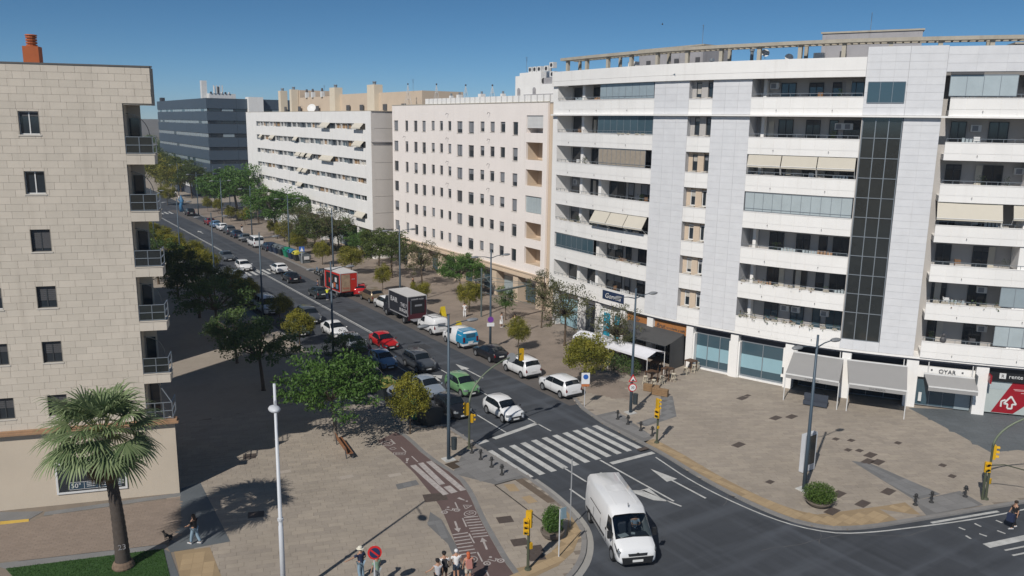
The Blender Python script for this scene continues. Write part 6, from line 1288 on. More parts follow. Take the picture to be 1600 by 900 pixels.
bushes('shrub_bed','low grey-green shrubs before the ribbon window block',[((51.02, 149.73)[0]+((61.24, 130.81)[0]-(51.02, 149.73)[0])*i/13+(i%3)*.8,(51.02, 149.73)[1]+((61.24, 130.81)[1]-(51.02, 149.73)[1])*i/13) for i in range(14)],1.6,1.3,LF_S,6,'shrubs')
# palm
PB_=mat('palm_trunk',(.085,.07,.06),.95,var=.25,nscale=5,bump=.5,bscale=14); PBASE=mat('palm_foot',(.2,.14,.1),.95,var=.4,nscale=6)
LP_=leafmat('palm_leaf',(.07,.12,.045),(.31,.38,.19)); LPD=leafmat('palm_dead_leaf',(.12,.07,.03),(.28,.17,.08)); PET=mat('palm_stalk',(.20,.22,.07),.6)
T=thing('palm_tree','fan palm with thick dark trunk and brown skirt, on the turf at the lower left','palm',(4.49,45.12,0))
lx,ly,Hc_=-.5,.0,7.95
path=[(4.49+lx*t*t,45.12,Hc_*t) for t in [k/10 for k in range(11)]]
tr=MB(); n_=46; pp=[]; rr_=[]
for k in range(n_+1):
    t=k/n_; pp.append((4.49+lx*t*t,45.12,Hc_*t)); rr_.append((.385-.11*min(1,t*1.6)+(.1 if t>.93 else 0))*(1+.06*(k%2)))
tr.tube(pp,rr_,16).build('trunk',PB_,T,smooth=True); ft=MB().lathe((4.49,45.12,0),[(.56,-.02),(.58,.12),(.50,.32),(.41,.42)],18).build('trunk_foot',PBASE,T)
text('23',.42,mat('chalk_number',(.3,.29,.3),.9),'painted_number',T,frame_on((4.46,45.12-.375,1.35),(-.12,-1,0.04)),.004)
rgp=random.Random(21); C0=Vector((4.49+lx,45.12,Hc_))
def frond(az,el,lp_,fr,m,dead=False):
    h=Vector((math.cos(az),math.sin(az),0)); d0=(h*math.cos(el)+Vector((0,0,math.sin(el)))).normalized(); b=MB()
    P_=C0+h*.2; pts=[P_]; d_=d0.copy()
    for _ in range(4): P_=P_+d_*lp_/4; d_=(d_+Vector((0,0,-.07 if not dead else -.3))).normalized(); pts.append(P_)
    st_=MB().tube(pts,[.035,.03,.025,.02,.015],4); s_=st_.build('leaf_stalk',PET if not dead else LPD,T)
    side=d_.cross(Vector((0,0,1))); side=side.normalized() if side.length>.1 else Vector((1,0,0)); nn=side.cross(d_).normalized()
    N=26
    for k in range(N):
        a=(k/(N-1)-.5)*R(215 if not dead else 100); L=fr*(1-.25*abs(a)/2)*rgp.uniform(.85,1.1); u=(d_*math.cos(a)+side*math.sin(a)).normalized(); v=side*math.cos(a)-d_*math.sin(a); w=.05; q=pts[-1]; b.ct=min(.99,max(0,rgp.gauss(.5,.25))); dr=0
        prev=(q-v*w*.3,q+v*w*.3)
        for sgi in range(4):
            dr+=.03+.05*sgi+(.28 if sgi==3 else 0)+(.3 if dead else 0)+.1*rgp.random(); uu=(u+Vector((0,0,-dr))).normalized(); q=q+uu*L/4; ww=w*(1.0,1.05,.7,.1)[sgi]; nx=(q-v*ww,q+v*ww); b.face([prev[0],nx[0],nx[1],prev[1]]); prev=nx
    b.build('palm_leaf',m,T)
for k in range(46):
    t=k/46; frond(k*2.39996+rgp.uniform(-.2,.2),R(80-112*t+rgp.uniform(-8,8)),rgp.uniform(1.3,2.0)*(1 if t>.15 else .7),rgp.uniform(1.4,1.85),LP_)
C0=C0-Vector((0,0,.35))
for k in range(22): frond(k*2.39996,R(-66+rgp.uniform(-12,8)),.75,rgp.uniform(1.3,1.9),LPD,True)
# second palm outside the frame, whose shadow falls on the turf at the lower left
T2=thing('palm_tree','second fan palm just out of view at the lower left','palm',(-11.2,33.2,0)) if False else None
# ================================================================== STREET FURNITURE
LP=mat('lamp_post_blue_grey',(.07,.10,.13),.5,metal=.2,var=.08,nscale=1); LPW=mat('lamp_post_white',(.55,.57,.6),.45,var=.06,nscale=1.5); LHEAD=mat('lamp_head',(.22,.23,.24),.4); BIN=mat('bin_plastic',(.035,.045,.05),.6)
def lamp(x,y,label,bin_=False,signs=None):
    T=thing('street_lamp',label,'street lamp',(x,y,0),0,'double-arm street lamps'); MB().tube([(x,y,.0),(x,y,3.2),(x,y,10.8)],[.14,.12,.075],10).build('post',LP,T,smooth=True)
    MB().box(x-.4,x+.4,y-.4,y+.4,-.005,.05).build('footing',WPAINT,T)
    for s in (1,-1):
        a=MB().tube([(x,y,9.95),(x+s*.8,y+.02,10.15),(x+s*1.6,y+.03,10.22)],[.05,.04,.035],6).build('arm',LP,T); MB().ball((x+s*1.95,y+.03,10.2),.48,.26,.13,12,6).build('lamp_head',LHEAD,a,smooth=True)
    if bin_:
        b=MB(); b.lathe((x+.38,y-.12,.75),[(.01,0),(.2,0),(.22,.85),(.24,.9),(.01,.92)],10); b.build('litter_bin',BIN,T); MB().tube([(x,y,1.0),(x+.3,y-.1,1.0)],.03,5).build('bracket',LP,T)
    return T
REDM=mat('sign_red',(.55,.02,.02),.5,var=0); WHM=mat('sign_white',(.72,.72,.72),.5,var=0); BLM=mat('sign_blue',(.03,.12,.42),.5,var=0); GBK=mat('sign_back',(.3,.31,.32),.5)
def disc(par,c,n,r,m,name,d=.02,k=20,poly=None):
    M=frame_on(c,n); b=MB(); P_=poly or [(r*math.cos(2*PI*i/k),r*math.sin(2*PI*i/k)) for i in range(k)]; b.prism(P_,0,d); b.v=[tuple(M@Vector(v)) for v in b.v]; return b.build(name,m,par)
toC=lambda x,y:(-x,-y,0)
l=lamp(44.66,31.89,'street lamp beside the advertising panel on the plaza corner')
l=lamp(44.43,49.28,'street lamp carrying a warning triangle and round sign beside the terrace',True); n_=(-.45,-1,0)
tri_=[(0,.42),(-.38,-.25),(.38,-.25)]; o=disc(l,(44.40,49.14,3.05),n_,0,REDM,'warning_sign',poly=tri_); disc(o,(44.39,49.11,3.05),n_,0,WHM,'sign_face',poly=[(0,.26),(-.24,-.17),(.24,-.17)]); disc(o,(44.38,49.08,3.0),n_,0,SEAM,'sign_symbol',poly=[(-.13,-.08),(.13,-.08),(0,.06)])
o=disc(l,(44.40,49.14,2.3),n_,.36,REDM,'speed_sign'); o2=disc(o,(44.39,49.11,2.3),n_,.28,WHM,'sign_face'); text('30',.3,SEAM,'sign_number',o,frame_on((44.38,49.08,2.3),n_),.004)
l=lamp(44.53,72.27,'street lamp with purple and white plates behind the black saloon'); PUR=mat('purple_plate',(.18,.05,.3),.5); disc(l,(44.45,72.1,3.3),n_,.33,PUR,'purple_plate'); disc(l,(44.45,72.1,2.75),n_,0,WHM,'white_plate',poly=[(-.4,-.2),(.4,-.2),(.4,.2),(-.4,.2)])
for y,lb in ((95.6,'street lamp behind the cab of the black lorry'),(119.8,'street lamp beside the motorcycles'),(143.5,'street lamp beside the yellow-lidded bin'),(167.5,'street lamp behind the grey saloon parked up the avenue'),(191.5,'street lamp by the dark red hatchback'),(216,'street lamp by the black SUV at the far corner')): lamp(44.9 if y<140 else 45.6,y,lb,y<120)
lamp(26.53,48.66,'tall street lamp with a litter bin beside the bicycle lane',True)
for y,lb in ((73.3,'dark street lamp rising before the white taxi'),(96.9,'dark street lamp rising before the white minivan'),(120.8,'dark street lamp left of the oncoming white hatchback'),(144.8,'dark street lamp near the fourth balcony'),(169,'far street lamp left of the avenue')): lamp(27.2,y,lb)
for x,y,lb in ((56,243,'taller pale twin lamp by the office corner'),(58,234,'shorter pale twin lamp by the office corner'),(50,262,'pale lamp beyond the junction'),(43,300,'pale lamp far beyond the junction')): lamp(x,y,lb)
x,y=10.85,37.3; T=thing('street_lamp','white single lamp post in front of the promenade at the lower left','street lamp',(x,y,0)); MB().tube([(x,y,0),(x,y,4.2),(x,y,4.22),(x,y,11.6)],[.14,.12,.10,.065],12).build('post',LPW,T,smooth=True); a=MB().tube([(x,y,10.75),(x-.35,y-1.1,10.9)],.04,6).build('arm',LPW,T); MB().ball((x-.5,y-1.55,10.9),.27,.42,.16,12,6).build('lamp_head',LPW,a,smooth=True); MB().tube([(x,y,4.5),(x,y,4.62)],.15,10).build('collar',LPW,T)
# traffic lights
YEL=mat('signal_yellow',(.62,.36,.012),.45,var=.06); OLV=mat('signal_post_olive',(.075,.085,.055),.6,var=.1); LENS=mat('signal_lens_dark',(.03,.012,.01),.3); LENSG=mat('lens_green_dark',(.01,.04,.03),.3)
def head(par,c,n,k=3,s=.30,hood=True,name='signal_head'):
    M=frame_on(c,n); b=MB(); h=k*s*1.05; b.box(-s*.55,s*.55,-h/2,h/2,-.16,.0); b.v=[tuple(M@Vector(v)) for v in b.v]; o=b.build(name,YEL,par)
    for i in range(k):
        y_=h/2-s*(.55+i*1.05); l_=MB().lathe((0,y_,.0),[(.001,.01),(s*.38,.012)],12); l_.v=[tuple(M@Vector(v)) for v in l_.v]; l_.build('lens',LENS if i<k-1 else LENSG,o)
        if hood: 
            q=MB()
            for t in range(6):
                a0,a1=PI*t/6,PI*(t+1)/6; r_=s*.42; q.face([(r_*math.cos(a0),y_+r_*math.sin(a0),0),(r_*math.cos(a1),y_+r_*math.sin(a1),0),(r_*math.cos(a1),y_+r_*math.sin(a1),.2),(r_*math.cos(a0),y_+r_*math.sin(a0),.2)])
            q.v=[tuple(M@Vector(v)) for v in q.v]; q.build('hood',YEL,o)
    return o
def tpost(x,y,h,label): 
    T=thing('traffic_light',label,'traffic light',(x,y,0),0,'traffic lights at the junction'); MB().tube([(x,y,0),(x,y,h)],[.085,.075],8).build('post',OLV,T); MB().tube([(x,y,0),(x,y,.12)],[.2,.16],8).build('foot',OLV,T); return T
x,y=28.87,49.74; T=tpost(x,y,3.6,'tall traffic light whose curved arm reaches over the avenue')
arc=[(x+5.2*(1-math.cos(t)),y+.9*(1-math.cos(t)),3.5+2.9*math.sin(t)) for t in [PI/2*k/12 for k in range(13)]]; MB().tube(arc,[.075-.003*k for k in range(13)],7).build('curved_arm',mat('signal_arm_green',(.16,.19,.13),.5),T,smooth=True)
e=arc[-1]; head(T,(e[0]+.05,e[1]+.12,e[2]-.1),(.1,1,0)); o=MB().box(e[0]-.2,e[0]+.2,e[1]+.125,e[1]+.15,e[2]-.68,e[2]+.5).build('back_board',OLV,T); disc(T,(e[0]-1.1,e[1]-.25,e[2]-.1),(-.2,-1,.0),.38,GBK,'round_sign')
head(T,(x-.22,y+.12,3.1),(0,1,0)); head(T,(x+.25,y-.05,2.35),(1,-.15,0),2,.3)
x,y=41.75,43.17; T=tpost(x,y,3.0,'short yellow traffic light on the plaza side of the zebra crossing'); head(T,(x,y+.02,3.1),(1,-.4,0)); head(T,(x-.25,y-.12,2.45),(-.9,-.5,0),2,.34); MB().box(x-.09,x+.09,y-.14,y-.06,1.2,1.4).build('push_button',YEL,T)
x,y=23.12,33.36; T=tpost(x,y,3.1,'short yellow traffic light on the round corner in front of the planter'); head(T,(x+.08,y+.05,3.0),(.9,.6,0)); head(T,(x-.2,y-.05,2.6),(-.75,-.7,0),3,.29); MB().box(x+.04,x+.2,y-.12,y+.06,1.25,1.6).build('push_button',YEL,T)
x,y=53.87,24.61; T=tpost(x,y,3.8,'traffic light with long curved arm at the right edge of the plaza'); arc=[(x+4.6*(1-math.cos(t)),y-3.4*(1-math.cos(t)),3.7+2.8*math.sin(t)) for t in [PI/2*k/12 for k in range(13)]]; MB().tube(arc,[.08-.003*k for k in range(13)],7).build('curved_arm',mat('signal_arm_green',(.16,.19,.13),.5),T,smooth=True)
head(T,(x+.25,y-.1,3.3),(.6,-.8,0)); head(T,(x-.25,y,2.3),(-.7,-.7,0),2,.34); MB().box(x+.06,x+.24,y-.1,y+.08,1.1,1.45).build('push_button',YEL,T); MB().tube([(x-.25,y+.1,0),(x-.25,y+.1,2.0),(x-.1,y,2.25)],.08,7).build('side_post',OLV,T)
MB().tube([(x,y,2.4),(x+.8,y-.5,2.45),(x+1.9,y-1.2,2.1),(x+3.2,y-2.0,1.5)],.04,6).build('lower_arm',OLV,T)
# signs
x,y=14.9,35.2; T=thing('no_parking_sign','round red and blue no-parking sign in front of the man in green','road sign',(x,y,0)); MB().tube([(x,y,0),(x,y,2.95)],.035,6).build('post',LPW,T); n_=(-.39,-.92,.12)
o=disc(T,(x,y-.06,2.6),n_,.36,REDM,'sign_rim'); disc(o,(x-.01,y-.09,2.6),n_,.26,mat('sign_blue_dark',(.015,.03,.09),.5),'sign_face'); disc(o,(x-.02,y-.12,2.603),n_,0,REDM,'sign_bar',poly=[(-.22,.14),(-.16,.2),(.22,-.14),(.16,-.2)])
x,y=42.03,52.56; T=thing('parking_sign','white and blue parking panel on a thin post by the white crossover','road sign',(x,y,0)); MB().tube([(x,y,0),(x,y,2.9)],.03,6).build('post',LPW,T); n_=(-.5,-.86,0); o=disc(T,(x,y-.05,2.55),n_,0,WHM,'sign_panel',poly=[(-.36,-.5),(.36,-.5),(.36,.5),(-.36,.5)]); disc(o,(x-.01,y-.08,2.7),n_,.22,BLM,'sign_disc'); disc(T,(x,y-.05,1.93),n_,0,mat('orange_plate',(.5,.16,.05)),'orange_plate',poly=[(-.34,-.1),(.34,-.1),(.34,.1),(-.34,.1)])
x,y=25.36,33.56; T=thing('road_sign','thin white post with a small pale blue sign on the round corner','road sign',(x,y,0)); MB().tube([(x,y,0),(x,y,2.9)],.035,6).build('post',LPW,T); disc(T,(x+.25,y,2.6),(.3,-1,0.05),0,mat('pale_blue_plate',(.35,.5,.55),.4),'sign_plate',poly=[(-.25,-.28),(.25,-.38),(.25,.3),(-.25,.38)])
x,y=28.0,36.0; T=thing('signpost','tall plain grey post behind the round planter','post',(x,y,0)); MB().tube([(x,y,0),(x,y,4.4)],.04,6).build('post',GBK,T)
x,y=(44.55, 133.67); T=thing('crossing_sign','square blue pedestrian crossing sign past the recycling bins','road sign',(x,y,0)); MB().tube([(x,y,0),(x,y,2.6)],.04,6).build('post',LPW,T); o=disc(T,(x,y-.1,2.5),(-.3,-1,0),0,BLM,'sign_panel',poly=[(-.45,-.45),(.45,-.45),(.45,.45),(-.45,.45)]); disc(o,(x-.01,y-.14,2.5),(-.3,-1,0),0,WHM,'sign_symbol',poly=[(-.3,-.35),(.3,-.35),(0,.35)])
for q,l in (((47.25, 88.13),'yellow folding notice board behind the black lorry'),((45.23, 80.43),'yellow folding notice board behind the white and blue van')):
    T=thing('notice_board',l,'notice board',(q[0],q[1],0)); b=MB(); b.hexa([(q[0]-.38,q[1]-.3,0),(q[0]+.38,q[1]-.3,0),(q[0]+.38,q[1]-.26,0),(q[0]-.38,q[1]-.26,0)],[(q[0]-.3,q[1]-.03,1.0),(q[0]+.3,q[1]-.03,1.0),(q[0]+.3,q[1]+.0,1.25),(q[0]-.3,q[1]+.0,1.25)]); b.build('front_board',mat('board_yellow',(.65,.5,.02),.5),T); b=MB(); b.hexa([(q[0]-.38,q[1]+.3,0),(q[0]+.38,q[1]+.3,0),(q[0]+.38,q[1]+.34,0),(q[0]-.38,q[1]+.34,0)],[(q[0]-.3,q[1]+.01,1.0),(q[0]+.3,q[1]+.01,1.0),(q[0]+.3,q[1]+.04,1.25),(q[0]-.3,q[1]+.04,1.25)]); b.build('rear_board',mat('board_yellow',(.65,.5,.02)),T); MB().box(q[0]-.2,q[0]+.2,q[1]-.26,q[1]-.2,.5,.8).build('notice',WHM,T) if False else None
# planters
def planter_pot(q,r,h,br,bh,label,lm,seed,dx=0):
    T=thing('planter',label,'planter',(q[0],q[1],0)); MB().lathe((q[0],q[1],0),[(.01,.0),(r*.6,.0),(r*.85,h*.35),(r,h*.8),(r,h),(r*.9,h),(r*.86,h*.8),(.01,h*.8)],22).build('bowl',mat('planter_stone',(.16,.135,.11),.85,var=.2,nscale=4),T,smooth=False)
    rg=random.Random(seed); b=MB()
    for _ in range(5200):
        d_=Vector((rg.gauss(0,1),rg.gauss(0,1),rg.gauss(0,1))).normalized()*(rg.random()**.3)*(1+.12*math.sin(7*rg.random())); d_.z=max(d_.z,-.75); b.ct=rg.random()*.99; leaf(b,rg,Vector((q[0]+d_.x*br,q[1]+d_.y*br,h+bh*.42+d_.z*bh*.55)),.055)
    b.build('bush',lm,T); MB().tube([(q[0],q[1],h*.7),(q[0],q[1],h+bh*.4)],[.07,.04],6).build('stem',BARK,T)
planter_pot((26.35,35.55),.72,.5,.62,1.5,'round stone planter with an upright clipped bush on the round corner',LF_G,31); planter_pot((43.57, 29.91),.85,.38,1.02,1.1,'low dark bowl planter with a wide leafy bush by the plaza kerb',LF_P,32)
# advertising panel
a0,a1=(46.48, 33.77),(48.34, 33.79); v=Vector((a1[0]-a0[0],a1[1]-a0[1],0)).normalized(); nv=Vector((v.y,-v.x,0)); c=Vector(((a0[0]+a1[0])/2,(a0[1]+a1[1])/2,0)); ang=math.atan2(v.y,v.x)
T=thing('advertising_panel','white framed street advertising panel with a dark display beside the lamp post','advertising panel',(c.x,c.y,0)); AW=mat('panel_frame_white',(.55,.57,.6),.4)
MB().rbox((c.x,c.y),ang,.66,.17,0.05,2.85).build('casing',AW,T); MB().rbox((c.x,c.y),ang,.55,.14,0,.05).build('foot',SHUTD,T)
for s in (1,-1): p=c+nv*(.175*s); MB().rbox((p.x,p.y),ang,.52,.012,.55,2.7).build('display',mat('display_dark',(.02,.03,.035),.12,spec=.7),T)
# bench, bollards, bins
b0,b1=Vector((*(20.91, 55.67),0)),Vector((*(20.48, 52.30),0)); T=thing('park_bench','wooden slatted bench beside the big bright green tree','bench',(*((b0+b1)/2)[:2],0)); dv=(b1-b0).normalized(); sv=Vector((-dv.y,dv.x,0)); WD=mat('bench_wood',(.25,.11,.05),.7,var=.2,nscale=6)
for k in range(4): MB().bar(b0+sv*(.12*k-.2)+Vector((0,0,.45)),b1+sv*(.12*k-.2)+Vector((0,0,.45)),.10,.035).build('seat_slat',WD,T)
for k in range(3): MB().bar(b0-sv*(.25+.03*k)+Vector((0,0,.6+.13*k)),b1-sv*(.25+.03*k)+Vector((0,0,.6+.13*k)),.03,.10).build('back_slat',WD,T)
for t in (.08,.92): p=b0.lerp(b1,t); MB().bar(p+sv*.2,p+sv*.2+Vector((0,0,.43)),.06,.3).build('leg',SHUTD,T); MB().bar(p-sv*.24,p-sv*.32+Vector((0,0,.9)),.06,.08).build('leg',SHUTD,T)
BO=mat('bollard_iron',(.04,.04,.04),.6,var=.1)
def bollard_mesh():
    b=MB(); b.lathe((0,0,0),[(.16,0),(.16,.06),(.07,.12),(.06,.45),(.10,.5),(.06,.55),(.12,.66),(.10,.76),(.01,.82)],10)
    for a in (0,PI/2): b.tube([(-.2*math.cos(a),-.2*math.sin(a),.55),(.2*math.cos(a),.2*math.sin(a),.55)],.035,5)
    return b.mesh('bollard',BO)
bm_=bollard_mesh()
for i,(q,l) in enumerate([((28.55, 48.80),'first bollard from the curved-arm traffic light at the left ramp'),((28.52, 47.46),'second bollard from the traffic light at the left ramp'),((28.49, 45.91),'third bollard from the traffic light at the left ramp'),((28.43, 44.44),'last bollard at the left ramp, nearest the brown strip'),((42.49, 48.67),'bollard at the plaza ramp nearest the lamp with signs'),((42.45, 47.33),'second bollard at the plaza ramp'),((42.40, 45.72),'third bollard at the plaza ramp'),((42.44, 44.43),'bollard at the plaza ramp nearest the short traffic light'),((49.02, 26.60),'left bollard at the right-hand ramp'),((50.28, 26.25),'middle bollard at the right-hand ramp'),((53.08, 25.54),'right bollard, nearest the traffic light at the right edge')]):
    o=bpy.data.objects.new('bollard',bm_); COL.objects.link(o); o.location=(q[0],q[1],0); o.rotation_euler=(0,0,i*.6); tag(o,l,'bollard','iron bollards at the crossing ramps')
def container(x,y,body,lid,label,h=1.55,ang=0,grp='recycling bins at the kerb'):
    T=thing('recycling_bin',label,'recycling bin',(0,0,0),0,grp); b=MB(); b.hexa([(-.6,-.75,.1),(.6,-.75,.1),(.6,.75,.1),(-.6,.75,.1)],[(-.8,-.88,h*.72),(.8,-.88,h*.72),(.8,.88,h*.72),(-.8,.88,h*.72)]); b.build('tub',body,T)
    l_=MB(); N2=8
    for k in range(N2):
        a0,a1=PI*k/N2,PI*(k+1)/N2; f=lambda a,y_:(-.84*math.cos(a),y_,h*.72+h*.30*math.sin(a)); l_.face([f(a0,-.92),f(a1,-.92),f(a1,.92),f(a0,.92)])
    for y_ in (-.92,.92): l_.face([(-.84*math.cos(PI*k/N2),y_,h*.72+h*.30*math.sin(PI*k/N2)) for k in range(N2+1)])
    o=l_.build('lid',lid,T); MB().box(-.86,-.80,-.35,.35,h*.80,h*.95).build('slot',SEAM,T); MB().tube([(.82,-.9,h*.74),(.82,.9,h*.74)],.04,6).build('rim_bar',body,T)
    for sx in (-.5,.5): MB().tube([(sx,-.7,.09),(sx,-.62,.09)],.09,8).build('wheel',TYRE,T)
    return settle(T,(x,y,RZ),ang)
cb=lambda n,c:mat('bin_'+n,c,.5,var=.08,nscale=2)
NV,GR,GY,YL,BLU,DKB=cb('navy',(.02,.035,.07)),cb('green',(.01,.22,.12)),cb('grey',(.13,.15,.16)),cb('yellow',(.55,.5,.06)),cb('blue',(.05,.17,.32)),cb('dark',(.022,.028,.032))
for x,y,b_,l_,lb in ((44.3,149.0,NV,NV,'navy bin farthest in the row by the people carrier'),(44.5,146.7,NV,GY,'navy bin with a grey-blue lid, second from the people carrier'),(44.7,144.4,DKB,GY,'dark bin with a pale grey lid in the middle of the row'),(44.9,142.0,GR,GR,'bright green bin in the far row'),(45.0,139.7,NV,BLU,'bin with a blue lid beside the yellow-lidded one'),(45.1,137.3,DKB,YL,'dark bin with a yellow lid in the far row'),(45.4,134.6,GY,GY,'grey bin with a white notice nearest us in the far row')): container(x,y,b_,l_,lb,1.75)
g_=[o for o in bpy.data.objects if o.get('label')=='grey bin with a white notice nearest us in the far row'][0]
o=bpy.data.objects.new('white_notice',MB().box(-.45,.45,-.95,-.90,.75,1.3).mesh('white_notice',WHM)); COL.objects.link(o); o.parent=g_
container(28.5,63.6,DKB,cb('olive_yellow',(.30,.27,.07)),'dark bin with a dull yellow lid in shade beside the navy car',1.75); container(28.5,61.0,NV,LG,'blue bin with a pale lid half behind the small yellow-green tree',1.7); container(28.6,58.0,GR,GR,'bright green bin behind the trunk of the small yellow-green tree',1.7); container(28.7,55.9,DKB,DKB,'near-black bin beside the black small hatchback',1.7,.1)
# motorcycles
def moto(x,y,a,c,label):
    T=thing('motorcycle',label,'motorcycle',(0,0,0),0,'motorcycles parked at the kerb')
    for xx in (.68,-.62): w_=MB().tube([(xx,-.07,.31),(xx,.07,.31)],.31,12).build('wheel',TYRE,T); MB().tube([(xx,-.08,.31),(xx,.08,.31)],.16,8).build('rim',RIM,w_)
    MB().hexa([(-.7,-.14,.5),(.25,-.16,.45),(.25,.16,.45),(-.7,.14,.5)],[(-.75,-.12,.8),(.3,-.14,.85),(.3,.14,.85),(-.75,.12,.8)]).build('body',c,T); MB().hexa([(-.7,-.13,.8),(.1,-.13,.8),(.1,.13,.8),(-.7,.13,.8)],[(-.72,-.12,.92),(.0,-.12,.88),(.0,.12,.88),(-.72,.12,.92)]).build('seat',PLAS,T)
    MB().tube([(.68,0,.31),(.45,0,1.02)],.05,6).build('fork',PLAS,T); MB().tube([(.42,-.34,1.05),(.45,0,1.02),(.42,.34,1.05)],.025,6).build('handlebar',PLAS,T); MB().hexa([(.45,-.2,.55),(.6,-.16,.6),(.6,.16,.6),(.45,.2,.55)],[(.36,-.2,1.0),(.5,-.14,1.25),(.5,.14,1.25),(.36,.2,1.0)]).build('front_fairing',c,T); MB().ball((.6,0,.92),.09,n=8,k=4).build('headlight',LAMP,T)
    return settle(T,(x,y,0),a)
for i,(x,y,c,l) in enumerate([(43.9,117.9,BK,'black motorcycle nearest the red lorry'),(43.9,119.2,WP,'white scooter second from the red lorry'),(43.9,120.5,MG,'grey motorcycle in the middle of the row'),(43.9,121.8,BK,'black scooter fourth from the red lorry'),(43.9,123.1,BL,'blue grey motorcycle farthest in the row')]): moto(x,y,2.6+.1*i,c,l)
for q,l in (((49.88, 273.01),'dark scooter beyond the far junction'),((50.94, 272.55),'white scooter beyond the far junction')): moto(q[0],q[1],1.,DG if 'dark' in l else WP,l)
# blue figure sculpture at the far corner
T=thing('sculpture','tall pale blue sculpture on the far corner behind the black SUV','sculpture',(43.6,226,0)); MB().tube([(43.6,226,0),(43.4,226,1.5),(43.8,226,2.8),(43.5,226,4.2)],[.6,.4,.5,.06],10).build('column',BLU,T,smooth=True); MB().tube([(43.5,226,2.4),(42.8,226,3.2)],[.25,.1],6).build('side_arm',BLU,T)
# steel cable frame on the plaza
T=thing('steel_canopy_frame','grey steel mast with thin beams and cables standing before the cream block','steel frame',(50.9,84.5,0)); GS=mat('steel_grey',(.13,.16,.16),.5,metal=.2)
m0,m1=(51.28, 85.45),(50.9,74.5); MB().tube([(m0[0],m0[1],0),(m0[0],m0[1],6.2)],.11,8).build('mast',GS,T)
A1,A2,B1,B2=(*(50.71, 86.27),4.6),(*(53.53, 87.19),4.6),(*(50.71, 80.80),4.2),(*(56.89, 82.35),4.2); MB().bar(A1,A2,.3,.18).build('beam',GS,T); MB().bar(B1,B2,.3,.18).build('beam',GS,T)
for p,q in ((A1,B1),(A2,B2),((m0[0],m0[1],6.0),A2),((m0[0],m0[1],5.6),B1),(A1,B2),((m0[0],m0[1],3.2),(*(54.37, 78.88),2.6))): MB().tube([p,q],.035,4).build('cable',GS,T)
# terrace furniture
WDD=mat('dark_wood',(.10,.055,.03),.7,var=.2,nscale=4); IV=mat('ivory_plastic',(.62,.56,.44),.5,var=.05)
def table(q,label,a=0):
    T=thing('bar_table',label,'table',(0,0,0),0,'terrace tables'); MB().box(-.5,.5,-.5,.5,1.02,1.08).build('table_top',WDD,T)
    for sx in (-.4,.4):
        for sy in (-.4,.4): MB().box(sx-.04,sx+.04,sy-.04,sy+.04,0,1.02).build('leg',WDD,T)
    MB().box(-.38,.38,-.02,.02,.3,.36).build('cross_bar',WDD,T); return settle(T,(q[0],q[1],0),a)
def stool(q,label,a=0):
    T=thing('bar_stool',label,'stool',(0,0,0),0,'ivory terrace stools'); MB().lathe((0,0,0),[(.01,.80),(.2,.80),(.21,.77),(.19,.74),(.01,.74)],12).build('seat',IV,T)
    for k in range(4): t=k*PI/2+.78; MB().tube([(.15*math.cos(t),.15*math.sin(t),.75),(.26*math.cos(t),.26*math.sin(t),0)],.03,5).build('leg',IV,T)
    MB().tube([(.21*math.cos(t*.785),.21*math.sin(t*.785),.35) for t in range(9)],.02,4).build('foot_ring',IV,T); return settle(T,(q[0],q[1],0),a)
def TT(q): return q
table((51.76, 54.65),'dark bar table nearest the lamp with signs',.1); table((53.79, 54.60),'dark bar table in the middle of the terrace edge',.2); table((57.71, 55.43),'bar table standing by the white pier',.1)
for q,l in (((50.84, 54.52),'stool left of the table nearest the lamp'),((50.73, 53.27),'stool in front of the table nearest the lamp'),((52.21, 53.72),'stool left of the middle table'),((53.71, 53.73),'stool right of the middle table'),((56.19, 54.61),'stool left of the table by the pier'),((58.43, 55.25),'stool right of the table by the pier'),((57.52, 54.80),'stool between the table by the pier and the glass shop')): stool((q[0],q[1]),l,.3)
for i,(q,l) in enumerate((((49.82, 52.53),'pallet wood planter box left at the terrace edge'),((49.73, 51.33),'pallet wood planter box right at the terrace edge'))):
    T=thing('wooden_planter',l,'planter box',(q[0],q[1],0)); 
    for k in range(4): MB().rbox(q,-1.1,.75,.2,.05+.16*k,.19+.16*k).build('plank',mat('pallet_wood',(.27,.17,.09),.8,var=.25,nscale=4),T)
for i in range(5):
    x,y=52.6+.45*i,64.5-1.9*i; table((x,y),'dark table under the white canopy, number %s from the left'%('one','two','three','four','five')[i],.4)
a=(59.71, 42.26); T=thing('sofa','low dark blue-grey sofa under the left grey awning','sofa',(a[0],a[1],0)); sf=mat('sofa_fabric',(.05,.06,.08),.9,var=.1); MB().rbox((a[0],a[1]),-1.1,1.0,.4,.1,.45).build('seat',sf,T); MB().rbox((a[0]+.3,a[1]+.2),-1.1,1.0,.12,.45,.95).build('backrest',sf,T)
# swift in the sky
bx,by=(53.36, 57.29); T=thing('bird','dark small bird gliding in the sky above the curved block','bird',(bx,by,33)); MB().ball((bx,by,33),.10,.05,.05,8,5).build('body',SHUTD,T)
for s in (1,-1): MB().face([(bx+.08,by,33),(bx-.08,by,33),(bx-.28,by+s*.32,33.1)]).build('wing',SHUTD,T)
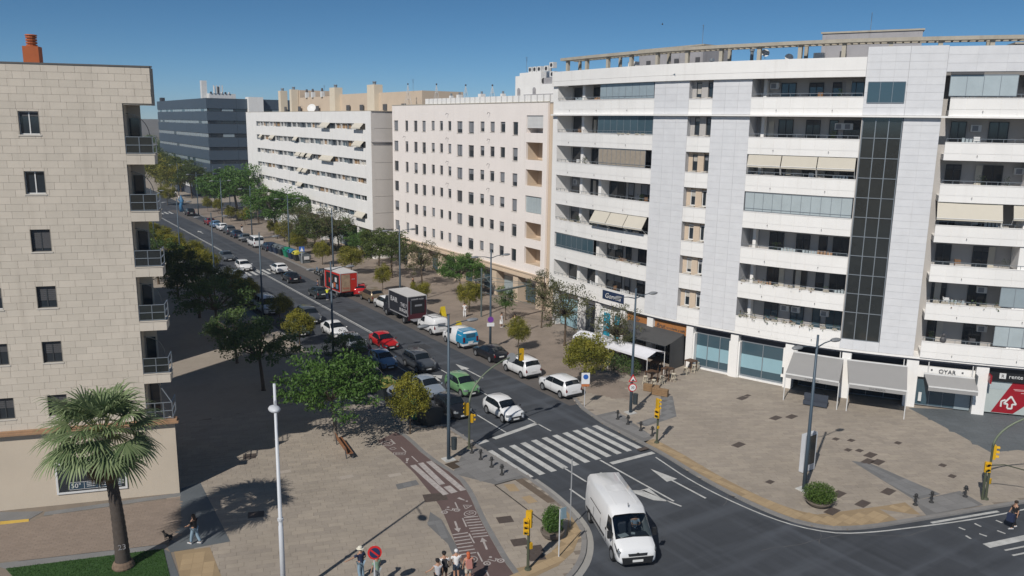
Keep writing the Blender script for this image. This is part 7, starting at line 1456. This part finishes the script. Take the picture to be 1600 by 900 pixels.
# ================================================================== PEOPLE
def skin_obj(name,verts,edges,radii,m,par,root=0,sub=1):
    me=bpy.data.meshes.new(name); me.from_pydata(verts,edges,[]); o=bpy.data.objects.new(name,me); COL.objects.link(o); o.parent=par; me.materials.append(m)
    sk=o.modifiers.new('skin','SKIN'); sk.use_smooth_shade=True
    for i,r in enumerate(radii): v=me.skin_vertices[0].data[i]; v.radius=(r,r) if not isinstance(r,tuple) else r; v.use_root=(i==root)
    s=o.modifiers.new('subsurf','SUBSURF'); s.levels=sub; s.render_levels=sub; return o
SK=mat('skin',(.42,.24,.16),.6,var=0)
def cloth(n,c): return mat('cloth_'+n,c,.9,var=.08,nscale=6)
def person(label,x,y,face,top,legs,z=0,stride=.0,armL=None,armR=None,hair=(.03,.02,.015),hat=None,shorts=False,skirt=False,sc=1.06,bag=None,bend=0,sleeve=True,long_hair=False,group=None):
    T=thing('person',label,'person',(0,0,0),0,group)
    # skeleton facing +X
    V_=[];E_=[];R_=[]
    def add(p,r,par=None):
        V_.append(Vector(p)); R_.append(r); 
        if par is not None: E_.append((par,len(V_)-1))
        return len(V_)-1
    pe=add((0,0,.95),.13); ch=add((.02+bend*.3,0,1.25-bend*.1),.135,pe); sh=add((.0+bend*.5,0,1.44-bend*.2),.10,ch); nk=add((.01+bend*.6,0,1.52-bend*.25),.05,sh); hd=add((.03+bend*.68,0,1.61-bend*.3),.085,nk); tp=add((.02+bend*.72,0,1.70-bend*.32),.075,hd); ns=add((.125+bend*.68,0,1.60-bend*.3),.018,hd)
    J={}
    for s,k in ((1,'L'),(-1,'R')):
        f=stride*s
        h=add((0,s*.09,.90),.095,pe); kn=add((f*.45+.02,s*.10,.50),.062,h); an=add((f*.95-.02 if f>0 else f*1.0-.06,s*.10,.09+(.05 if f<0 else 0)),.042,kn); to=add((V_[an].x+.17,s*.11,.04),.035,an); J['leg'+k]=(h,kn,an,to)
        arm=(armL if s>0 else armR) or ((.03-f*.25,s*.25,1.17),(.10-f*.45,s*.26,.93))
        so=add((V_[sh].x,s*.18,V_[sh].z-.03),.055,sh); el=add(arm[0],.04,so); wr=add(arm[1],.028,el); d_=(Vector(arm[1])-Vector(arm[0])).normalized(); pm=add(Vector(arm[1])+d_*.07,.03,wr); J['arm'+k]=(so,el,wr)
        sd=Vector((0,1,0)) if abs(d_.y)<.7 else Vector((1,0,0)); sd=d_.cross(sd.cross(d_)).normalized(); up_=d_.cross(sd)
        for i,(o_,l_) in enumerate(((-.03,.06),(-.01,.075),(.01,.07),(.03,.055))):
            a_=add(V_[pm]+d_*l_*.55+sd*o_,.009,pm); add(V_[pm]+d_*l_+sd*o_-up_*.015,.008,a_)
        a_=add(V_[wr]+d_*.04+sd*.045*-s,.010,pm)
    skin_obj('body',V_,E_,R_,SK,T,pe)
    def sub_(names,rs,m,name,root=0): 
        vs=[];es=[]
        for c_ in names:
            prev=None
            for i in c_:
                if i in vs: k=vs.index(i)
                else: vs.append(i); k=len(vs)-1
                if prev is not None: es.append((prev,k))
                prev=k
        return skin_obj(name,[V_[i] if not isinstance(i,tuple) else Vector(i) for i in vs],es,[rs.get(i,R_[i] if not isinstance(i,tuple) else .06)+.018 for i in vs],m,T,root)
    aL,aR=J['armL'],J['armR']; lL,lR=J['legL'],J['legR']
    eL=tuple(V_[aL[0]].lerp(V_[aL[1]],.75 if sleeve else .1)); eR=tuple(V_[aR[0]].lerp(V_[aR[1]],.75 if sleeve else .1))
    wp=(0.0,0.0,.84); sub_([(wp,pe,ch,sh),(sh,aL[0],eL),(sh,aR[0],eR)],{eL:.05,eR:.05,pe:.135,wp:.135},top,'shirt')
    kL,kR=(tuple(V_[lL[0]].lerp(V_[lL[1]],.8)),tuple(V_[lR[0]].lerp(V_[lR[1]],.8))) if shorts else (lL[1],lR[1])
    if skirt: MB().lathe((0,0,.45),[(.22,0),(.2,.3),(.15,.6)],12).build('skirt',legs,T)
    else: sub_([(pe,lL[0],kL)+(() if shorts else (lL[2],)),(pe,lR[0],kR)+(() if shorts else (lR[2],))],{kL:.075,kR:.075,lL[2]:.055,lR[2]:.055},legs,'trousers')
    for l_ in (lL,lR): a_,t_=V_[l_[2]],V_[l_[3]]; MB().tube([(a_.x-.06,a_.y,a_.z-.04),(t_.x+.06,t_.y,t_.z)],[.055,.045],7).build('shoe',cloth('shoe',(.5,.5,.5)) if not shorts else cloth('dark_shoe',(.05,.05,.05)),T)
    h_=V_[hd]; hr=mat('hair_%.2f'%hair[0],hair,.8,var=.1); b=MB(); b.ball((h_.x-.015,0,h_.z+.055),.115,.105,.10,12,6); 
    if long_hair: b.ball((h_.x-.07,0,h_.z-.07),.07,.10,.17,10,6)
    b.build('hair',hr,T,smooth=True)
    for s in (1,-1): MB().ball((h_.x+.088,s*.033,h_.z+.01),.012,n=6,k=4).build('eye',SEAM,T); MB().ball((h_.x,s*.09,h_.z),.02,.012,.03,6,4).build('ear',SK,T)
    MB().box(h_.x+.085,h_.x+.095,-.025,.025,h_.z-.05,h_.z-.042).build('mouth',mat('lips',(.25,.08,.07)),T)
    if hat: q=MB(); q.lathe((h_.x,0,h_.z+.08),[(.19,-.005),(.12,.01),(.11,.09),(.06,.12),(.01,.125)],14) if hat[1] else q.lathe((h_.x,0,h_.z+.06),[(.118,0),(.11,.06),(.05,.10),(.01,.105)],12).box(h_.x+.08,h_.x+.2,-.07,.07,h_.z+.06,h_.z+.075); q.build('hat',hat[0],T)
    if bag=='backpack': MB().hexa([(-.30,-.14,1.0),(-.12,-.14,1.0),(-.12,.14,1.0),(-.30,.14,1.0)],[(-.26,-.12,1.42),(-.1,-.12,1.42),(-.1,.12,1.42),(-.26,.12,1.42)]).build('backpack',cloth('dark_bag',(.03,.03,.035)) if 'salmon' not in label else cloth('pink_bag',(.45,.2,.17)),T)
    T.scale=(sc,sc,sc); T.location=(x,y,z); T.rotation_euler=(0,0,face); return T
C=cloth; JEAN=C('pale_denim',(.24,.34,.42)); NAVYC=C('navy',(.02,.03,.07)); BLKC=C('black',(.015,.015,.017)); WHC=C('white',(.7,.7,.7)); GRNC=C('sage_green',(.22,.33,.24)); GRT=C('grey_trousers',(.30,.32,.33)); SAL=C('salmon',(.55,.24,.18)); CRM=C('cream',(.6,.54,.45)); HV=C('hi_vis_yellow',(.6,.65,.02)); STRH=C('straw_hat',(.65,.62,.52)); WHH=C('white_hat',(.72,.72,.72)); ORH=mat('red_hair_scarf',(.5,.12,.05),.8)
w=person('woman in black top and pale jeans walking a small dog by the palm shadow',8.33,45.66,2.2,BLKC,JEAN,stride=.22,long_hair=True,armL=((.1,.27,1.2),(.3,.25,1.1)))
# dog
def dog():
    x,y=7.1,46.95; T=thing('dog','small black dog on a lead beside the woman in jeans','dog',(0,0,0)); V_=[(-.18,0,.26),(-.05,0,.25),(.1,0,.26),(.2,0,.33),(.28,0,.40),(.37,0,.38)]; E_=[(0,1),(1,2),(2,3),(3,4),(4,5)]; R_=[.065,.06,.08,.05,.055,.025]
    for sx,pr in ((.12,2),(-.17,0)):
        for s in (1,-1):
            a=len(V_); V_+=[(sx,s*.06,.18),(sx+(-.04 if sx<0 else .01),s*.06,.10),(sx+.01,s*.06,.02),(sx+.05,s*.06,.015)]; E_+=[(pr,a),(a,a+1),(a+1,a+2),(a+2,a+3)]; R_+=[.04,.022,.016,.016]
    a=len(V_); V_+=[(-.27,0,.33),(-.32,0,.42)]; E_+=[(0,a),(a,a+1)]; R_+=[.018,.01]
    for s in (1,-1): a=len(V_); V_.append((.25,s*.05,.48)); E_.append((4,a)); R_.append(.018)
    skin_obj('body',[Vector(v) for v in V_],E_,R_,mat('black_fur',(.012,.011,.01),.8,var=0),T); T.location=(x,y,0); T.rotation_euler=(0,0,2.2); T.scale=(1.15,1.15,1.15); MB().tube([(.22,0,.38),(-.2,-.6,.9),(-.55,-1.1,1.05)],.01,4).build('lead',SHUTD,T)
dog()
person('man in a white sun hat and navy shirt with one arm out',*(14.99, 37.25),1.9,NAVYC,JEAN,hat=(STRH,True),armL=((.05,.5,1.35),(.1,.8,1.32)),armR=((-.05,-.3,1.15),(.1,-.2,.98)))
person('man in a sage green shirt and white cap behind the round sign',*(15.42, 36.15),1.9,GRNC,GRT,hat=(WHH,False))
gq='group of four people waiting beside the bicycle lane'
person('person in a grey vest and dark cap, leftmost of the waiting group',*(17.92, 34.05),1.3,C('grey_vest',(.45,.45,.47)),BLKC,hat=(BLKC,False),shorts=True,sleeve=False,armL=((.0,.32,1.25),(.12,.5,1.1)),group=gq)
person('man in a white T-shirt and black cap with a dark backpack',*(18.55, 34.53),1.2,WHC,BLKC,hat=(BLKC,False),shorts=True,bag='backpack',group=gq)
person('white-haired person in a white T-shirt beside the woman with red-orange hair',*(19.22, 34.42),1.25,WHC,C('dark_shorts',(.03,.045,.07)),hair=(.7,.7,.7),shorts=True,group=gq)
t=person('woman with red-orange hair and salmon top, rightmost of the waiting group',*(19.62, 33.83),1.3,SAL,CRM,hair=(.5,.12,.05),shorts=True,bag='backpack',long_hair=True,sleeve=False,group=gq)
person('man in black clothes with a dark bag crossing at the right edge',51.45,21.7,2.6,BLKC,BLKC,z=RZ,stride=.15)
bg_=thing('shoulder_bag','dark bag held by the man crossing at the right edge','bag',(51.1,21.75,0)); MB().box(50.98,51.22,21.55,21.95,.45,.95).build('bag_body',NAVYC,bg_); MB().tube([(51.1,21.6,.94),(51.15,21.7,1.1),(51.1,21.9,.94)],.015,5).build('handle',SHUTD,bg_)
gw='women in white under the trees'
person('woman in a white dress, left of the pair under the trees',50.6,79.6,-1.2,WHC,WHC,skirt=True,group=gw,long_hair=True); person('woman in cream clothes, right of the pair under the trees',50.9,77.6,1.8,CRM,WHC,group=gw,long_hair=True); person('woman in a pinkish top beside the pair in white',51.6,78.2,2.5,C('pink',(.55,.4,.38)),CRM,group=gw,long_hair=True)
person('person in black walking behind the black lorry',51.4,105.1,-1,BLKC,BLKC,stride=.15); person('person in a white top behind the roof of the black lorry',46.6,97.6,.5,WHC,BLKC); person('person in white beside the lamp behind the black lorry',45.6,98.9,.5,WHC,GRT)
person('worker in a yellow hi-vis vest bending beside the red lorry',38.2,104.6,1.1,HV,NAVYC,z=RZ,bend=.35,stride=.1,armL=((.35,.22,1.05),(.6,.15,.95)),armR=((.35,-.22,1.05),(.6,-.15,.95))); person('worker in dark blue clothes at the open side of the red lorry',39.0,110.6,-.3,C('work_blue',(.05,.08,.16)),NAVYC,z=RZ)
person('person in a white shirt standing in the shade of the promenade',20.7,87.3,0,WHC,BLKC); person('person in a dark top on the pavement up the avenue',46.2,177.5,1.5,BLKC,WHC)
person('person in white standing by the pale tree trunk behind the van',49.4,86.4,1.2,WHC,WHC)
person('person far off beyond the junction in pale clothes',48.6,255,1.2,WHC,JEAN)

d_=person('driver in a pale shirt seen through the windscreen of the white cargo van',29.9,33.8,math.atan2(31.5-36.05,27.67-29.53),C('pale_blue',(.35,.42,.5)),BLKC,z=-.25,armL=((.22,.24,1.22),(.42,.12,1.3)),armR=((.22,-.24,1.22),(.42,-.12,1.3)))
hv=math.atan2(31.5-36.05,27.67-29.53); d_.location=(29.7+1.12*(.98*math.cos(hv)-.5*math.sin(hv)),33.5+1.12*(.98*math.sin(hv)+.5*math.cos(hv)),RZ+.32); d_.rotation_euler=(0,0,hv)
for o in list(d_.children):
    if o.name.split('.')[0] in ('shoe',): bpy.data.objects.remove(o)

# ------------------------------------------------------------------ air
h=MB().box(-700,900,-70,1500,-1.5,45); m=bpy.data.materials.new('haze_air'); m.use_nodes=True; n=m.node_tree; n.nodes.remove(n.nodes['Principled BSDF'])
v=n.nodes.new('ShaderNodeVolumePrincipled'); v.inputs['Color'].default_value=(.78,.87,1,1); v.inputs['Density'].default_value=.00032; v.inputs['Anisotropy'].default_value=.2
n.links.new(v.outputs[0],n.nodes['Material Output'].inputs['Volume']); h.build('haze',m,kind='stuff')
